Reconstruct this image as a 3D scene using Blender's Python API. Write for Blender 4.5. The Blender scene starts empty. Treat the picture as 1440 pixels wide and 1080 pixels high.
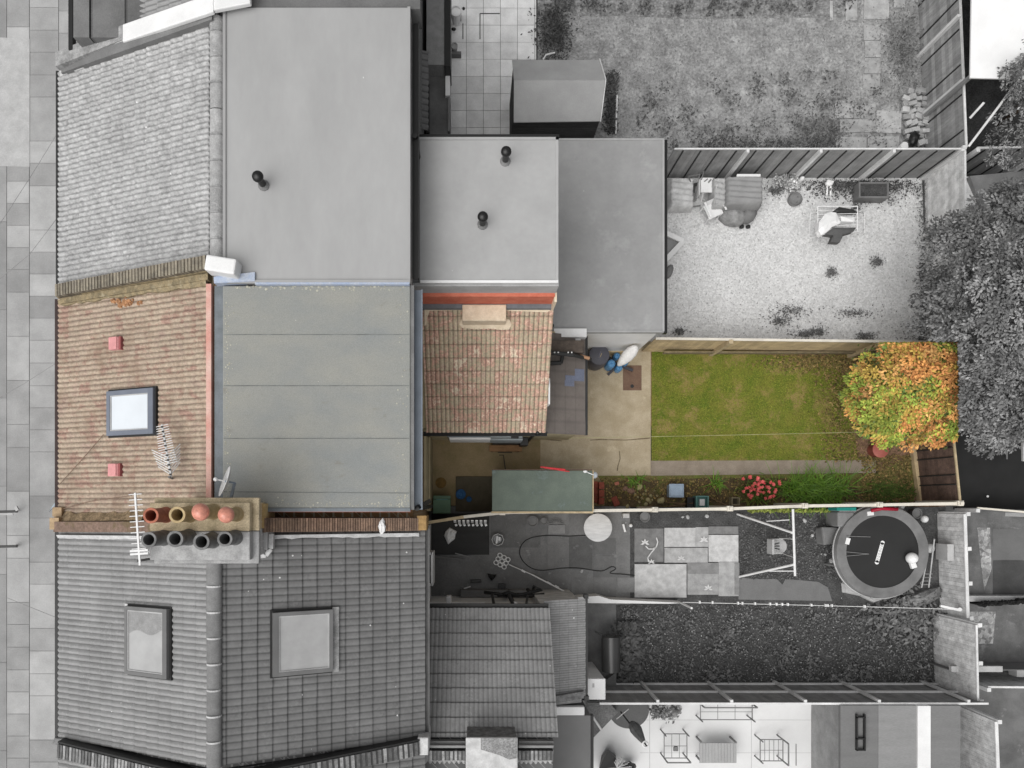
import bpy, math, random
from mathutils import Vector, Matrix
R = math.radians
sc = bpy.context.scene
# ---------------------------------------------------------------- camera, light, exposure
H = 20.0                      # camera height above the back gardens (m)
F = 1020.0; NX = 665.0; NY = 705.0   # focal length and nadir of the photograph, in its pixels
cam = bpy.data.cameras.new('camera'); co = bpy.data.objects.new('camera', cam)
sc.collection.objects.link(co); sc.camera = co
co.location = (0, 0, H); co.rotation_euler = (0, 0, 0)
cam.sensor_width = 36; cam.lens = 36 * F / 1440
cam.shift_x = (720 - NX) / 1440; cam.shift_y = (NY - 540) / 1440
cam.clip_start = 0.1; cam.clip_end = 2000
w = bpy.data.worlds.new('World'); sc.world = w; w.use_nodes = True
nt = w.node_tree; bg = nt.nodes['Background']
sky = nt.nodes.new('ShaderNodeTexSky'); sky.sky_type = 'NISHITA'; sky.sun_disc = False
SUN_EL, SUN_AZ = R(60), R(226)
sky.sun_elevation = SUN_EL; sky.sun_rotation = SUN_AZ
sky.dust_density = 4; sky.air_density = 1.0
hs = nt.nodes.new('ShaderNodeHueSaturation'); hs.inputs['Saturation'].default_value = 0.06
nt.links.new(sky.outputs[0], hs.inputs['Color']); nt.links.new(hs.outputs[0], bg.inputs[0])
bg.inputs[1].default_value = 0.07
sl = bpy.data.lights.new('sun', 'SUN'); so = bpy.data.objects.new('sun', sl); sc.collection.objects.link(so)
sl.energy = 1.5; sl.angle = R(70); sl.color = (1, 0.985, 0.96)
d = Vector((math.sin(SUN_AZ) * math.cos(SUN_EL), math.cos(SUN_AZ) * math.cos(SUN_EL), math.sin(SUN_EL)))
so.rotation_euler = d.to_track_quat('Z', 'Y').to_euler(); so.location = (0, 0, 30)
sc.view_settings.view_transform = 'Standard'; sc.view_settings.look = 'None'
sc.view_settings.exposure = 0.64; sc.view_settings.gamma = 1
rnd = random.Random(7)

# ---------------------------------------------------------------- helpers
def at(px, py, z=0.0):
    s = (H - z) / F
    return Vector(((px - NX) * s, (NY - py) * s, z))
def lin(c):
    c = c / 255.0
    return c / 12.92 if c <= 0.04045 else ((c + 0.055) / 1.055) ** 2.4
K = 1.12
def C(r, g=None, b=None):
    if g is None: g = b = r
    return (min(lin(r) / K, .86), min(lin(g) / K, .86), min(lin(b) / K, .86), 1)

class MB:
    def __init__(s): s.v = []; s.f = []; s.t = []; s.uv = None
    def poly(s, pts, t=1.0):
        i = len(s.v); s.v += [tuple(p) for p in pts]; s.f.append(tuple(range(i, i + len(pts)))); s.t.append(t)
    def hexa(s, p, t=1.0):      # p: 4 bottom ccw + 4 top ccw
        i = len(s.v); s.v += [tuple(q) for q in p]
        for a in ((3, 2, 1, 0), (4, 5, 6, 7), (0, 1, 5, 4), (1, 2, 6, 5), (2, 3, 7, 6), (3, 0, 4, 7)):
            s.f.append(tuple(i + k for k in a)); s.t.append(t)
    def box(s, x0, x1, y0, y1, z0, z1, t=1.0):
        s.hexa([(x0, y0, z0), (x1, y0, z0), (x1, y1, z0), (x0, y1, z0), (x0, y0, z1), (x1, y0, z1), (x1, y1, z1), (x0, y1, z1)], t)
    def abox(s, o, ax, ay, az, x0, x1, y0, y1, z0, z1, t=1.0):
        o = Vector(o)
        g = lambda x, y, z: o + ax * x + ay * y + az * z
        s.hexa([g(x0, y0, z0), g(x1, y0, z0), g(x1, y1, z0), g(x0, y1, z0), g(x0, y0, z1), g(x1, y0, z1), g(x1, y1, z1), g(x0, y1, z1)], t)
    def rbox(s, c, sx, sy, sz, rz=0, t=1.0):      # centre of the bottom, rotated about z (degrees)
        a = R(rz); ax = Vector((math.cos(a), math.sin(a), 0)); ay = Vector((-math.sin(a), math.cos(a), 0))
        s.abox(c, ax, ay, Vector((0, 0, 1)), -sx / 2, sx / 2, -sy / 2, sy / 2, 0, sz, t)
    def beam(s, a, b, wd, ht=None, t=1.0):
        a = Vector(a); b = Vector(b); ht = ht or wd; dd = (b - a)
        L = dd.length
        if L < 1e-6: return
        dd /= L; up = Vector((0, 0, 1)) if abs(dd.z) < .95 else Vector((0, 1, 0))
        sd = dd.cross(up).normalized(); up = sd.cross(dd)
        s.abox(a, dd, up, sd, 0, L, -ht / 2, ht / 2, -wd / 2, wd / 2, t)
    def prism(s, pts, z0, z1, t=1.0):
        pts = [Vector((p[0], p[1], 0)) for p in pts]
        ar = sum(pts[i].x * pts[(i + 1) % len(pts)].y - pts[(i + 1) % len(pts)].x * pts[i].y for i in range(len(pts)))
        if ar < 0: pts.reverse()
        n = len(pts)
        s.poly([(p.x, p.y, z1) for p in pts], t); s.poly([(p.x, p.y, z0) for p in reversed(pts)], t)
        for i in range(n):
            a, b = pts[i], pts[(i + 1) % n]
            s.poly([(a.x, a.y, z0), (b.x, b.y, z0), (b.x, b.y, z1), (a.x, a.y, z1)], t)
    def cyl(s, a, b, r0, r1=None, n=10, t=1.0, caps=True):
        a = Vector(a); b = Vector(b); r1 = r0 if r1 is None else r1
        dd = (b - a).normalized(); up = Vector((0, 0, 1)) if abs(dd.z) < .9 else Vector((1, 0, 0))
        u = dd.cross(up).normalized(); v = dd.cross(u); i = len(s.v)
        for p, r in ((a, r0), (b, r1)):
            for k in range(n):
                q = 2 * math.pi * k / n; s.v.append(tuple(p + u * (r * math.cos(q)) + v * (r * math.sin(q))))
        for k in range(n):
            k2 = (k + 1) % n; s.f.append((i + k, i + k2, i + n + k2, i + n + k)); s.t.append(t)
        if caps:
            s.f.append(tuple(i + k for k in reversed(range(n)))); s.t.append(t)
            s.f.append(tuple(i + n + k for k in range(n))); s.t.append(t)
    def tube(s, pts, r, n=6, t=1.0):
        pts = [Vector(p) for p in pts]; m = len(pts); base = len(s.v)
        for j, p in enumerate(pts):
            dd = (pts[min(j + 1, m - 1)] - pts[max(j - 1, 0)]).normalized()
            up = Vector((0, 0, 1)) if abs(dd.z) < .9 else Vector((1, 0, 0))
            u = dd.cross(up).normalized(); v = dd.cross(u)
            rr = r[j] if isinstance(r, (list, tuple)) else r
            for k in range(n):
                q = 2 * math.pi * k / n; s.v.append(tuple(p + u * (rr * math.cos(q)) + v * (rr * math.sin(q))))
        for j in range(m - 1):
            for k in range(n):
                k2 = (k + 1) % n; b = base + j * n
                s.f.append((b + k, b + k2, b + n + k2, b + n + k)); s.t.append(t)
        s.f.append(tuple(base + k for k in reversed(range(n)))); s.t.append(t)
        s.f.append(tuple(base + (m - 1) * n + k for k in range(n))); s.t.append(t)
    def lathe(s, c, prof, n=20, t=1.0, axis=None):      # prof: (r, z) list
        c = Vector(c); base = len(s.v); m = len(prof)
        q = (Vector(axis).to_track_quat('Z', 'Y') if axis else None)
        for r, z in prof:
            for k in range(n):
                a = 2 * math.pi * k / n; p = Vector((r * math.cos(a), r * math.sin(a), z))
                if q: p = q @ p
                s.v.append(tuple(c + p))
        for j in range(m - 1):
            for k in range(n):
                k2 = (k + 1) % n; b = base + j * n
                s.f.append((b + k, b + k2, b + n + k2, b + n + k)); s.t.append(t)
        if prof[0][0] > 1e-4: s.f.append(tuple(base + k for k in reversed(range(n)))); s.t.append(t)
        if prof[-1][0] > 1e-4: s.f.append(tuple(base + (m - 1) * n + k for k in range(n))); s.t.append(t)
    def ball(s, c, rx, ry=None, rz=None, n=10, m=6, t=1.0, jit=0, rot=0):
        ry = ry or rx; rz = rz or rx; c = Vector(c); base = len(s.v); a0 = R(rot)
        for j in range(m + 1):
            th = math.pi * j / m
            for k in range(n):
                a = 2 * math.pi * k / n; g = 1 + (rnd.uniform(-jit, jit) if jit else 0)
                x = rx * math.sin(th) * math.cos(a) * g; y = ry * math.sin(th) * math.sin(a) * g; z = -rz * math.cos(th) * g
                s.v.append((c.x + x * math.cos(a0) - y * math.sin(a0), c.y + x * math.sin(a0) + y * math.cos(a0), c.z + z))
        for j in range(m):
            for k in range(n):
                k2 = (k + 1) % n; b = base + j * n
                s.f.append((b + k, b + k2, b + n + k2, b + n + k)); s.t.append(t)
    def leaf(s, c, L, W, yaw, pitch, roll, t=1.0):
        d1 = Vector((math.cos(yaw) * math.cos(pitch), math.sin(yaw) * math.cos(pitch), math.sin(pitch)))
        sd = Vector((-math.sin(yaw), math.cos(yaw), 0)) * math.cos(roll) + Vector((0, 0, 1)) * math.sin(roll)
        c = Vector(c); i = len(s.v)
        s.v += [tuple(c - d1 * L / 2), tuple(c + sd * W / 2 - Vector((0, 0, W * .12))), tuple(c + d1 * L / 2), tuple(c - sd * W / 2 - Vector((0, 0, W * .12)))]
        s.f.append((i, i + 1, i + 2, i + 3)); s.t.append(t)

WL = {}      # world location of every object
def _link(name, mb, mat, loc, smooth=False, bevel=0):
    me = bpy.data.meshes.new(name)
    l = Vector(loc)
    me.from_pydata([(x - l.x, y - l.y, z - l.z) for x, y, z in mb.v], [], mb.f)
    at_ = me.attributes.new('tint', 'FLOAT_COLOR', 'FACE')
    fl = []
    for t in mb.t:
        if isinstance(t, (int, float)): fl += [t, t, t, 1]
        else: fl += [t[0], t[1], t[2], 1]
    at_.data.foreach_set('color', fl)
    if mb.uv:
        uvl = me.uv_layers.new(name='UVMap'); arr = []
        for lp in me.loops: arr += mb.uv[lp.vertex_index]
        uvl.data.foreach_set('uv', arr)
    if smooth: me.polygons.foreach_set('use_smooth', [True] * len(me.polygons))
    me.materials.append(mat); me.update()
    o = bpy.data.objects.new(name, me); sc.collection.objects.link(o)
    if smooth == 'auto':
        me.set_sharp_from_angle(angle=R(40))
    if bevel:
        m = o.modifiers.new('bevel', 'BEVEL'); m.width = bevel; m.segments = 2; m.limit_method = 'ANGLE'
    return o
def T(name, label, cat, loc, group=None):
    o = bpy.data.objects.new(name, None); sc.collection.objects.link(o); o.empty_display_size = .2
    o.location = loc; o['label'] = label; o['category'] = cat
    if group: o['group'] = group
    WL[o.name] = Vector(loc); return o
def P(parent, name, mb, mat, label=None, smooth=False, bevel=0, kind=None):
    o = _link(name, mb, mat, WL[parent.name], smooth, bevel); o.parent = parent
    WL[o.name] = WL[parent.name].copy()
    if label: o['label'] = label
    if kind: o['kind'] = kind
    return o
def ONE(name, mb, mat, label, cat, loc, group=None, smooth=False, bevel=0):
    o = _link(name, mb, mat, loc, smooth, bevel); o.location = loc; WL[o.name] = Vector(loc)
    o['label'] = label; o['category'] = cat
    if group: o['group'] = group
    return o
def ST(name, mb, mat, kind='structure', smooth=False, label=None):
    o = _link(name, mb, mat, (0, 0, 0), smooth); o['kind'] = kind
    if label: o['label'] = label
    return o
def CP(root, loc, label, rz=0, group=None):     # copy of a thing with copies of its parts and sub-parts
    r = root.copy(); sc.collection.objects.link(r); r.location = loc; r.rotation_euler = (0, 0, R(rz)); r['label'] = label
    if group: r['group'] = group
    for ch in list(root.children):
        c = ch.copy(); sc.collection.objects.link(c); c.parent = r
        for g in list(ch.children):
            e = g.copy(); sc.collection.objects.link(e); e.parent = c
    return r
def pp(*a): return [at(x, y, 0) for x, y in a]
def gp(a, z=0): return [(v.x, v.y, z) for v in (at(x, y, z) for x, y in a)]

# ---------------------------------------------------------------- materials
def M(name, col, col2=None, scale=2.0, var=.12, fine=45, finevar=.12, rough=.85, bump=0.0, metal=0, spec=.3, speck=None, spscale=9, spsize=.09, cell=0, cellscale=30, stain=None, stscale=.8, stth=.55, stretch=None, bscale=None, vs=None):
    m = bpy.data.materials.new(name); m.use_nodes = True; n = m.node_tree.nodes; L = m.node_tree.links
    b = n['Principled BSDF']; b.inputs['Roughness'].default_value = rough; b.inputs['Metallic'].default_value = metal
    b.inputs['Specular IOR Level'].default_value = spec
    tc = n.new('ShaderNodeTexCoord'); geo = n.new('ShaderNodeNewGeometry'); src = geo.outputs['Position']
    if stretch:
        mp = n.new('ShaderNodeMapping'); mp.inputs['Scale'].default_value = stretch; L.new(src, mp.inputs[0]); src = mp.outputs[0]
    def noise(s_, det=4, r_=.6):
        q = n.new('ShaderNodeTexNoise'); q.inputs['Scale'].default_value = s_; q.inputs['Detail'].default_value = det; q.inputs['Roughness'].default_value = r_
        L.new(src, q.inputs['Vector']); return q.outputs['Fac']
    def ramp(fac, lo, hi, a, c):
        q = n.new('ShaderNodeMapRange'); q.inputs[1].default_value = lo; q.inputs[2].default_value = hi; q.inputs[3].default_value = a; q.inputs[4].default_value = c
        L.new(fac, q.inputs[0]); return q.outputs[0]
    def mix(fac, a, c, mode='MIX'):
        q = n.new('ShaderNodeMix'); q.data_type = 'RGBA'; q.blend_type = mode
        for sock, val in ((q.inputs[0], fac), (q.inputs[6], a), (q.inputs[7], c)):
            if hasattr(val, 'links'): L.new(val, sock)
            else: sock.default_value = val
        return q.outputs[2]
    c2 = col2 if col2 else tuple(x * (1 - 2 * var) for x in col[:3]) + (1,)
    c1 = col if col2 else tuple(min(1, x * (1 + var)) for x in col[:3]) + (1,)
    out = mix(ramp(noise(scale, 6), .35, .65, 0, 1), c1, c2)
    f = noise(fine, 3)
    if finevar: 
        g = ramp(f, .3, .7, 1 - finevar, 1 + finevar); cb = n.new('ShaderNodeCombineColor')
        for k in range(3): L.new(g, cb.inputs[k])
        out = mix(1.0, out, cb.outputs[0], 'MULTIPLY')
    if cell:
        vo = n.new('ShaderNodeTexVoronoi'); vo.inputs['Scale'].default_value = cellscale; L.new(src, vo.inputs['Vector'])
        sp = n.new('ShaderNodeSeparateColor'); L.new(vo.outputs['Color'], sp.inputs[0])
        g = ramp(sp.outputs[0], 0, 1, 1 - cell, 1 + cell); cb = n.new('ShaderNodeCombineColor')
        for k in range(3): L.new(g, cb.inputs[k])
        out = mix(1.0, out, cb.outputs[0], 'MULTIPLY')
    if stain: out = mix(ramp(noise(stscale, 8, .7), stth, stth + .1, 0, .8), out, stain)
    if speck:
        vo = n.new('ShaderNodeTexVoronoi'); vo.inputs['Scale'].default_value = spscale; L.new(src, vo.inputs['Vector'])
        sp = n.new('ShaderNodeSeparateColor'); L.new(vo.outputs['Color'], sp.inputs[0])
        a = n.new('ShaderNodeMath'); a.operation = 'MULTIPLY_ADD'; L.new(sp.outputs[1], a.inputs[0]); a.inputs[1].default_value = spsize * 2; a.inputs[2].default_value = -spsize
        l = n.new('ShaderNodeMath'); l.operation = 'LESS_THAN'; L.new(vo.outputs['Distance'], l.inputs[0]); L.new(a.outputs[0], l.inputs[1])
        out = mix(l.outputs[0], out, speck)
    tn = n.new('ShaderNodeAttribute'); tn.attribute_name = 'tint'
    out = mix(1.0, out, tn.outputs['Color'], 'MULTIPLY')
    L.new(out, b.inputs['Base Color'])
    if bump:
        bp = n.new('ShaderNodeBump'); bp.inputs['Strength'].default_value = 1; bp.inputs['Distance'].default_value = bump
        L.new(noise(bscale, 4) if bscale else f, bp.inputs['Height']); L.new(bp.outputs[0], b.inputs['Normal'])
    return m

def MTILE(name, cols, moss=None, mossth=.6, mossscale=1.2, rolls=3, chan=.75, lip=.7, speck=None, tilevar=.18, spsize=.06, dirt=None, tilemix=.3, nscale=5, fscale=20, spn=5):
    m = bpy.data.materials.new(name); m.use_nodes = True; n = m.node_tree.nodes; L = m.node_tree.links
    b = n['Principled BSDF']; b.inputs['Roughness'].default_value = .85; b.inputs['Specular IOR Level'].default_value = .25
    uv = n.new('ShaderNodeUVMap'); geo = n.new('ShaderNodeNewGeometry')
    sx = n.new('ShaderNodeSeparateXYZ'); L.new(uv.outputs[0], sx.inputs[0])
    def math_(op, a, c=None, d_=None):
        q = n.new('ShaderNodeMath'); q.operation = op
        for sock, val in zip(q.inputs, (a, c, d_)):
            if val is None: continue
            if hasattr(val, 'links'): L.new(val, sock)
            else: sock.default_value = val
        return q.outputs[0]
    def mr(fac, lo, hi, a, c):
        q = n.new('ShaderNodeMapRange'); q.inputs[1].default_value = lo; q.inputs[2].default_value = hi; q.inputs[3].default_value = a; q.inputs[4].default_value = c
        L.new(fac, q.inputs[0]); return q.outputs[0]
    def mix(fac, a, c, mode='MIX'):
        q = n.new('ShaderNodeMix'); q.data_type = 'RGBA'; q.blend_type = mode
        for sock, val in ((q.inputs[0], fac), (q.inputs[6], a), (q.inputs[7], c)):
            if hasattr(val, 'links'): L.new(val, sock)
            else: sock.default_value = val
        return q.outputs[2]
    def grey(v):
        cb = n.new('ShaderNodeCombineColor')
        for k in range(3): L.new(v, cb.inputs[k])
        return cb.outputs[0]
    def noise(s_, det=4, r_=.6):
        q = n.new('ShaderNodeTexNoise'); q.inputs['Scale'].default_value = s_; q.inputs['Detail'].default_value = det; q.inputs['Roughness'].default_value = r_
        L.new(geo.outputs['Position'], q.inputs['Vector']); return q.outputs['Fac']
    cx = n.new('ShaderNodeCombineXYZ'); L.new(math_('FLOOR', sx.outputs[0]), cx.inputs[0]); L.new(math_('FLOOR', sx.outputs[1]), cx.inputs[1])
    wn = n.new('ShaderNodeTexWhiteNoise'); wn.noise_dimensions = '2D'; L.new(cx.outputs[0], wn.inputs['Vector'])
    nz = mr(noise(nscale, 8, .75), .3, .7, 0, 1)
    val = math_('ADD', math_('MULTIPLY', wn.outputs['Value'], tilemix), math_('MULTIPLY', nz, 1 - tilemix))
    rp = n.new('ShaderNodeValToRGB'); L.new(val, rp.inputs[0])
    els = rp.color_ramp.elements
    els[0].color = cols[0]; els[1].color = cols[-1]
    for i, c in enumerate(cols[1:-1]):
        e = els.new((i + 1) / (len(cols) - 1)); e.color = c
    out = rp.outputs[0]
    out = mix(1.0, out, grey(mr(noise(fscale, 5, .7), .3, .7, 1 - tilevar, 1 + tilevar)), 'MULTIPLY')
    out = mix(1.0, out, grey(mr(noise(1.1, 4), .35, .65, .9, 1.08)), 'MULTIPLY')
    # shade of rolls and lap edges painted in: pans and laps darker
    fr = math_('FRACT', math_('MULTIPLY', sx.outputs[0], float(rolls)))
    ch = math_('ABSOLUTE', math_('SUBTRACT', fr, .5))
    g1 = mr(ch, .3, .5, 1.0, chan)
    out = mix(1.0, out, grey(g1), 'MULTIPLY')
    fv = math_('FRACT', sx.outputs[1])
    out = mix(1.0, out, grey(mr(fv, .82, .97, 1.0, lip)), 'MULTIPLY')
    if dirt: out = mix(mr(noise(2.3, 8, .7), .5, .68, 0, .7), out, dirt)
    if moss: out = mix(mr(noise(mossscale, 9, .72), mossth, mossth + .12, 0, .75), out, moss)
    if speck:
        vo = n.new('ShaderNodeTexVoronoi'); vo.inputs['Scale'].default_value = spn; L.new(geo.outputs['Position'], vo.inputs['Vector'])
        sp = n.new('ShaderNodeSeparateColor'); L.new(vo.outputs['Color'], sp.inputs[0])
        l = math_('LESS_THAN', vo.outputs['Distance'], math_('MULTIPLY_ADD', sp.outputs[1], spsize * 3, -spsize * 2))
        out = mix(l, out, speck)
    tn = n.new('ShaderNodeAttribute'); tn.attribute_name = 'tint'
    out = mix(1.0, out, tn.outputs['Color'], 'MULTIPLY')
    L.new(out, b.inputs['Base Color'])
    bp = n.new('ShaderNodeBump'); bp.inputs['Distance'].default_value = .004; L.new(noise(60, 3), bp.inputs['Height']); L.new(bp.outputs[0], b.inputs['Normal'])
    return m

def MBRICK(name, c1, c2, mortar, bw=.225, bh=.075):
    m = bpy.data.materials.new(name); m.use_nodes = True; n = m.node_tree.nodes; L = m.node_tree.links
    b = n['Principled BSDF']; b.inputs['Roughness'].default_value = .9; b.inputs['Specular IOR Level'].default_value = .2
    geo = n.new('ShaderNodeNewGeometry'); s = n.new('ShaderNodeSeparateXYZ'); L.new(geo.outputs['Position'], s.inputs[0])
    a = n.new('ShaderNodeMath'); L.new(s.outputs[0], a.inputs[0]); L.new(s.outputs[1], a.inputs[1])
    c = n.new('ShaderNodeCombineXYZ'); L.new(a.outputs[0], c.inputs[0]); L.new(s.outputs[2], c.inputs[1])
    br = n.new('ShaderNodeTexBrick'); L.new(c.outputs[0], br.inputs['Vector']); br.inputs['Scale'].default_value = 1
    br.inputs['Color1'].default_value = c1; br.inputs['Color2'].default_value = c2; br.inputs['Mortar'].default_value = mortar
    br.inputs['Brick Width'].default_value = bw; br.inputs['Row Height'].default_value = bh; br.inputs['Mortar Size'].default_value = .008
    L.new(br.outputs[0], b.inputs['Base Color']); return m

G = lambda name, v, **k: M(name, C(v), **k)
m_white = G('white_paint', 235, var=.04, finevar=.04, rough=.5)
m_offw = G('off_white_render', 205, var=.12, scale=4, finevar=.08)
m_dark = G('dark_plastic', 48, var=.1, rough=.5)
m_black = G('black_plastic', 22, rough=.45, spec=.5)
m_vblack = G('soot', 14, rough=1, spec=0)
m_grey = G('grey_metal', 150, var=.06, rough=.45, metal=.2)
m_mgrey = G('mid_grey', 124, var=.1)
m_lgrey = G('light_grey', 185, var=.08)
m_grp = G('grey_fibreglass', 165, var=.035, scale=1.2, fine=8, finevar=.025, rough=.6, spec=.4, speck=C(227), spscale=2.2, spsize=.03, stretch=(1, .35, 1))
m_grp2 = G('grey_fibreglass_lower', 169, var=.035, scale=1.5, fine=9, finevar=.025, rough=.55, spec=.4, speck=C(224), spscale=2.0, spsize=.02)
m_grpd = G('dark_fibreglass', 158, var=.04, scale=1.6, fine=9, finevar=.035, rough=.5, spec=.4, stain=C(174), stscale=1.0, stth=.56, speck=C(239), spscale=2.0, spsize=.02)
m_felt = M('mineral_felt', C(151, 151, 145), C(139, 142, 141), scale=.9, fine=55, finevar=.14, rough=.95, bump=.003, stretch=(1, 1.6, 1), speck=C(215, 214, 202), spscale=3.5, spsize=.03, stain=C(134, 131, 124), stscale=2.6, stth=.62)
m_feltdk = M('felt_edge', C(138, 142, 140), scale=5, var=.15, rough=.95)
m_lead = M('lead', C(124, 130, 136), C(108, 114, 118), scale=4, rough=.6, finevar=.08)
m_leadb = M('blue_lead', C(160, 174, 198), C(184, 190, 200), scale=9, rough=.6)
m_gutb = M('blue_grey_gutter', C(140, 150, 162), scale=3, var=.06, rough=.5, finevar=.05)
m_terr = M('red_fascia', C(214, 128, 104), C(200, 108, 86), scale=5, finevar=.1)
m_pink = M('pink_trim', C(220, 186, 174), C(208, 152, 140), scale=2.2, finevar=.12)
m_redvent = M('red_tile_vent', C(212, 150, 150), scale=9, var=.05, finevar=.06)
m_cream = M('cream_cement', C(232, 216, 192), C(216, 198, 172), scale=7, finevar=.08)
m_mossc = M('mossy_cement', C(160, 144, 114), C(122, 112, 90), scale=9, finevar=.25, stain=C(176, 166, 142), stscale=6, stth=.55)
m_copB = M('brown_brick', C(138, 115, 98), C(110, 92, 80), scale=8, finevar=.25)
m_copG = G('grey_brick', 143, col2=C(105), scale=8, finevar=.25)
m_copL = G('pale_brick', 172, col2=C(130), scale=8, finevar=.2)
m_mortG = G('grey_mortar', 168, col2=C(130), scale=6, finevar=.2)
m_mortW = G('white_mortar', 212, col2=C(180), scale=5, finevar=.15)
m_brickB = MBRICK('buff_brick', C(150, 118, 84), C(124, 98, 72), C(170, 160, 140))
m_brickG = MBRICK('grey_brickwork', C(120), C(95), C(160))
m_render = M('cream_render', C(196, 184, 152), C(176, 164, 134), scale=3, finevar=.06)
m_renderG = G('grey_render', 232, col2=C(215), scale=3, finevar=.06)
m_glass = M('window_glass', C(222, 228, 234), scale=1, var=.03, finevar=0, rough=.12, spec=.6)  # sky reflection put into the pale base colour
m_glassG = G('grey_window_glass', 176, var=.06, finevar=0, rough=.08, spec=.8)
m_frameB = M('blue_grey_frame', C(118, 124, 136), scale=3, var=.05, finevar=.04, rough=.5)
m_frameG = G('grey_frame', 118, var=.06, finevar=.04, rough=.45)
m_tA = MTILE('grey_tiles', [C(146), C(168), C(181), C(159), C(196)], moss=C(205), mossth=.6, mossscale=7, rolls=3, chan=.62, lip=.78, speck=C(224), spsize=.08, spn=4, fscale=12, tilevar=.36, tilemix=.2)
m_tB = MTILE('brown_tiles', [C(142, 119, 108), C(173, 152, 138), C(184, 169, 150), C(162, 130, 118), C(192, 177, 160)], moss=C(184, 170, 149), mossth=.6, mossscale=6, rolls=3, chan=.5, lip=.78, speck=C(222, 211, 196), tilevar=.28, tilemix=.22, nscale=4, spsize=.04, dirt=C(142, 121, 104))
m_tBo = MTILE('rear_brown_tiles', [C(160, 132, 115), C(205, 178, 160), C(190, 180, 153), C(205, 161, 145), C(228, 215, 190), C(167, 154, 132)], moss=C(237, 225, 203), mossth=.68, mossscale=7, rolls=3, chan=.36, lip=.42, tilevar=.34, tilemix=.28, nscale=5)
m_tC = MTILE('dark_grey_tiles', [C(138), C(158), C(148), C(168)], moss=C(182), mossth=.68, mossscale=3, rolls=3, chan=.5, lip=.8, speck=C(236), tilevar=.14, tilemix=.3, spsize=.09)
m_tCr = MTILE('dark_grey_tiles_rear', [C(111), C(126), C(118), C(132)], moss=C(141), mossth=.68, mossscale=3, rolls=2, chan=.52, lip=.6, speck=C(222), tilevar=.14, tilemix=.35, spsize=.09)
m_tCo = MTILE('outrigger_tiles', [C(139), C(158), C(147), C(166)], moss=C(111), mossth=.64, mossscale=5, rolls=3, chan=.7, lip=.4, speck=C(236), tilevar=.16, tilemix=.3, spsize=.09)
m_ridA = G('pale_ridge_tile', 178, col2=C(149), scale=6, finevar=.2, stain=C(205), stscale=6, stth=.58)
m_ridC = G('dark_ridge_tile', 134, col2=C(120), scale=6, finevar=.14)
m_slate = M('purple_slate', C(125, 120, 125), C(110, 108, 115), scale=3, finevar=.08, rough=.7)
m_pot_r = M('red_clay', C(184, 116, 94), C(150, 92, 74), scale=8, finevar=.16)
m_pot_c = M('buff_clay', C(196, 176, 136), C(168, 146, 108), scale=8, finevar=.12)
m_pot_g = G('grey_clay', 132, col2=C(104), scale=8, finevar=.12)
m_cap_r = M('orange_pot_cap', C(222, 150, 130), scale=14, var=.12, finevar=.1, rough=.35, spec=.6)
m_flau = M('mossy_flaunching', C(207, 190, 160), C(169, 155, 127), scale=4, finevar=.25, stain=C(132, 119, 99), stscale=3, stth=.6)
m_flauG = G('grey_flaunching', 181, col2=C(151), scale=5, finevar=.15)
m_pave = G('paving', 168, var=.08, scale=1.4, fine=30, finevar=.07, speck=C(225), spscale=5, spsize=.02)
m_conc = M('concrete', C(188, 174, 150), C(168, 154, 128), scale=2.4, finevar=.12, stain=C(206, 192, 166), stscale=2.2, stth=.6, speck=C(226, 216, 196), spscale=6, spsize=.03)
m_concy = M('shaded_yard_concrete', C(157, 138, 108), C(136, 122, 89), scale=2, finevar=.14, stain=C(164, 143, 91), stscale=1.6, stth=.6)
m_path = M('path_concrete', C(158, 146, 132), C(140, 128, 114), scale=3, finevar=.14)
m_lawn = M('lawn', C(96, 112, 38), C(124, 122, 54), scale=2.4, fine=26, finevar=.3, rough=1, bump=.03, stain=C(152, 132, 84), stscale=1.6, stth=.51)
m_lawnG = G('grey_lawn', 165, col2=C(132), scale=2.2, fine=14, finevar=.3, rough=1, bump=.03, stain=C(189), stscale=3.4, stth=.56)
m_soil = M('bed_soil', C(106, 89, 65), C(77, 67, 48), scale=4, fine=30, finevar=.45, rough=1, bump=.03, stain=C(110, 115, 58), stscale=2.4, stth=.53)
m_soilr = M('leaf_litter_soil', C(147, 117, 95), C(111, 87, 68), scale=4, fine=30, finevar=.45, rough=1, bump=.03, stain=C(130, 130, 66), stscale=2.0, stth=.55)
m_soilG = G('grey_soil', 82, col2=C(62), scale=3, fine=26, finevar=.4, rough=1, bump=.02, speck=C(150), spscale=7, spsize=.07)
m_weed = G('weedy_ground', 92, col2=C(70), scale=3, fine=24, finevar=.4, rough=1, bump=.03, speck=C(209), spscale=6, spsize=.07)
m_gravel = G('white_gravel', 216, col2=C(206), scale=1.2, fine=30, finevar=.1, cell=.16, cellscale=24, rough=.95, bump=.006)
m_gravg = G('grey_gravel', 182, col2=C(140), scale=2, cell=.45, cellscale=12, finevar=.2, bump=.02)
m_yard = G('dark_yard', 132, col2=C(109), scale=1.2, finevar=.12, fine=20, stain=C(158), stscale=2.5, stth=.6)
m_yardm = G('dark_mat', 66, col2=C(58), scale=2, finevar=.08, stretch=(.3, 2, 1))
m_patD = G('pale_patio', 226, var=.03, scale=1, finevar=.03)
m_woodG = G('grey_fence_board', 173, col2=C(141), scale=5, finevar=.2, stretch=(1, 1, .15))
m_woodGd = G('dark_fence_board', 158, col2=C(137), scale=3, finevar=.12)
m_woodGl = G('weathered_fence_board', 237, col2=C(192), scale=5, finevar=.2)
m_woodBr = M('brown_fence_board', C(115, 94, 84), C(94, 77, 70), scale=6, finevar=.25)
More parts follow.
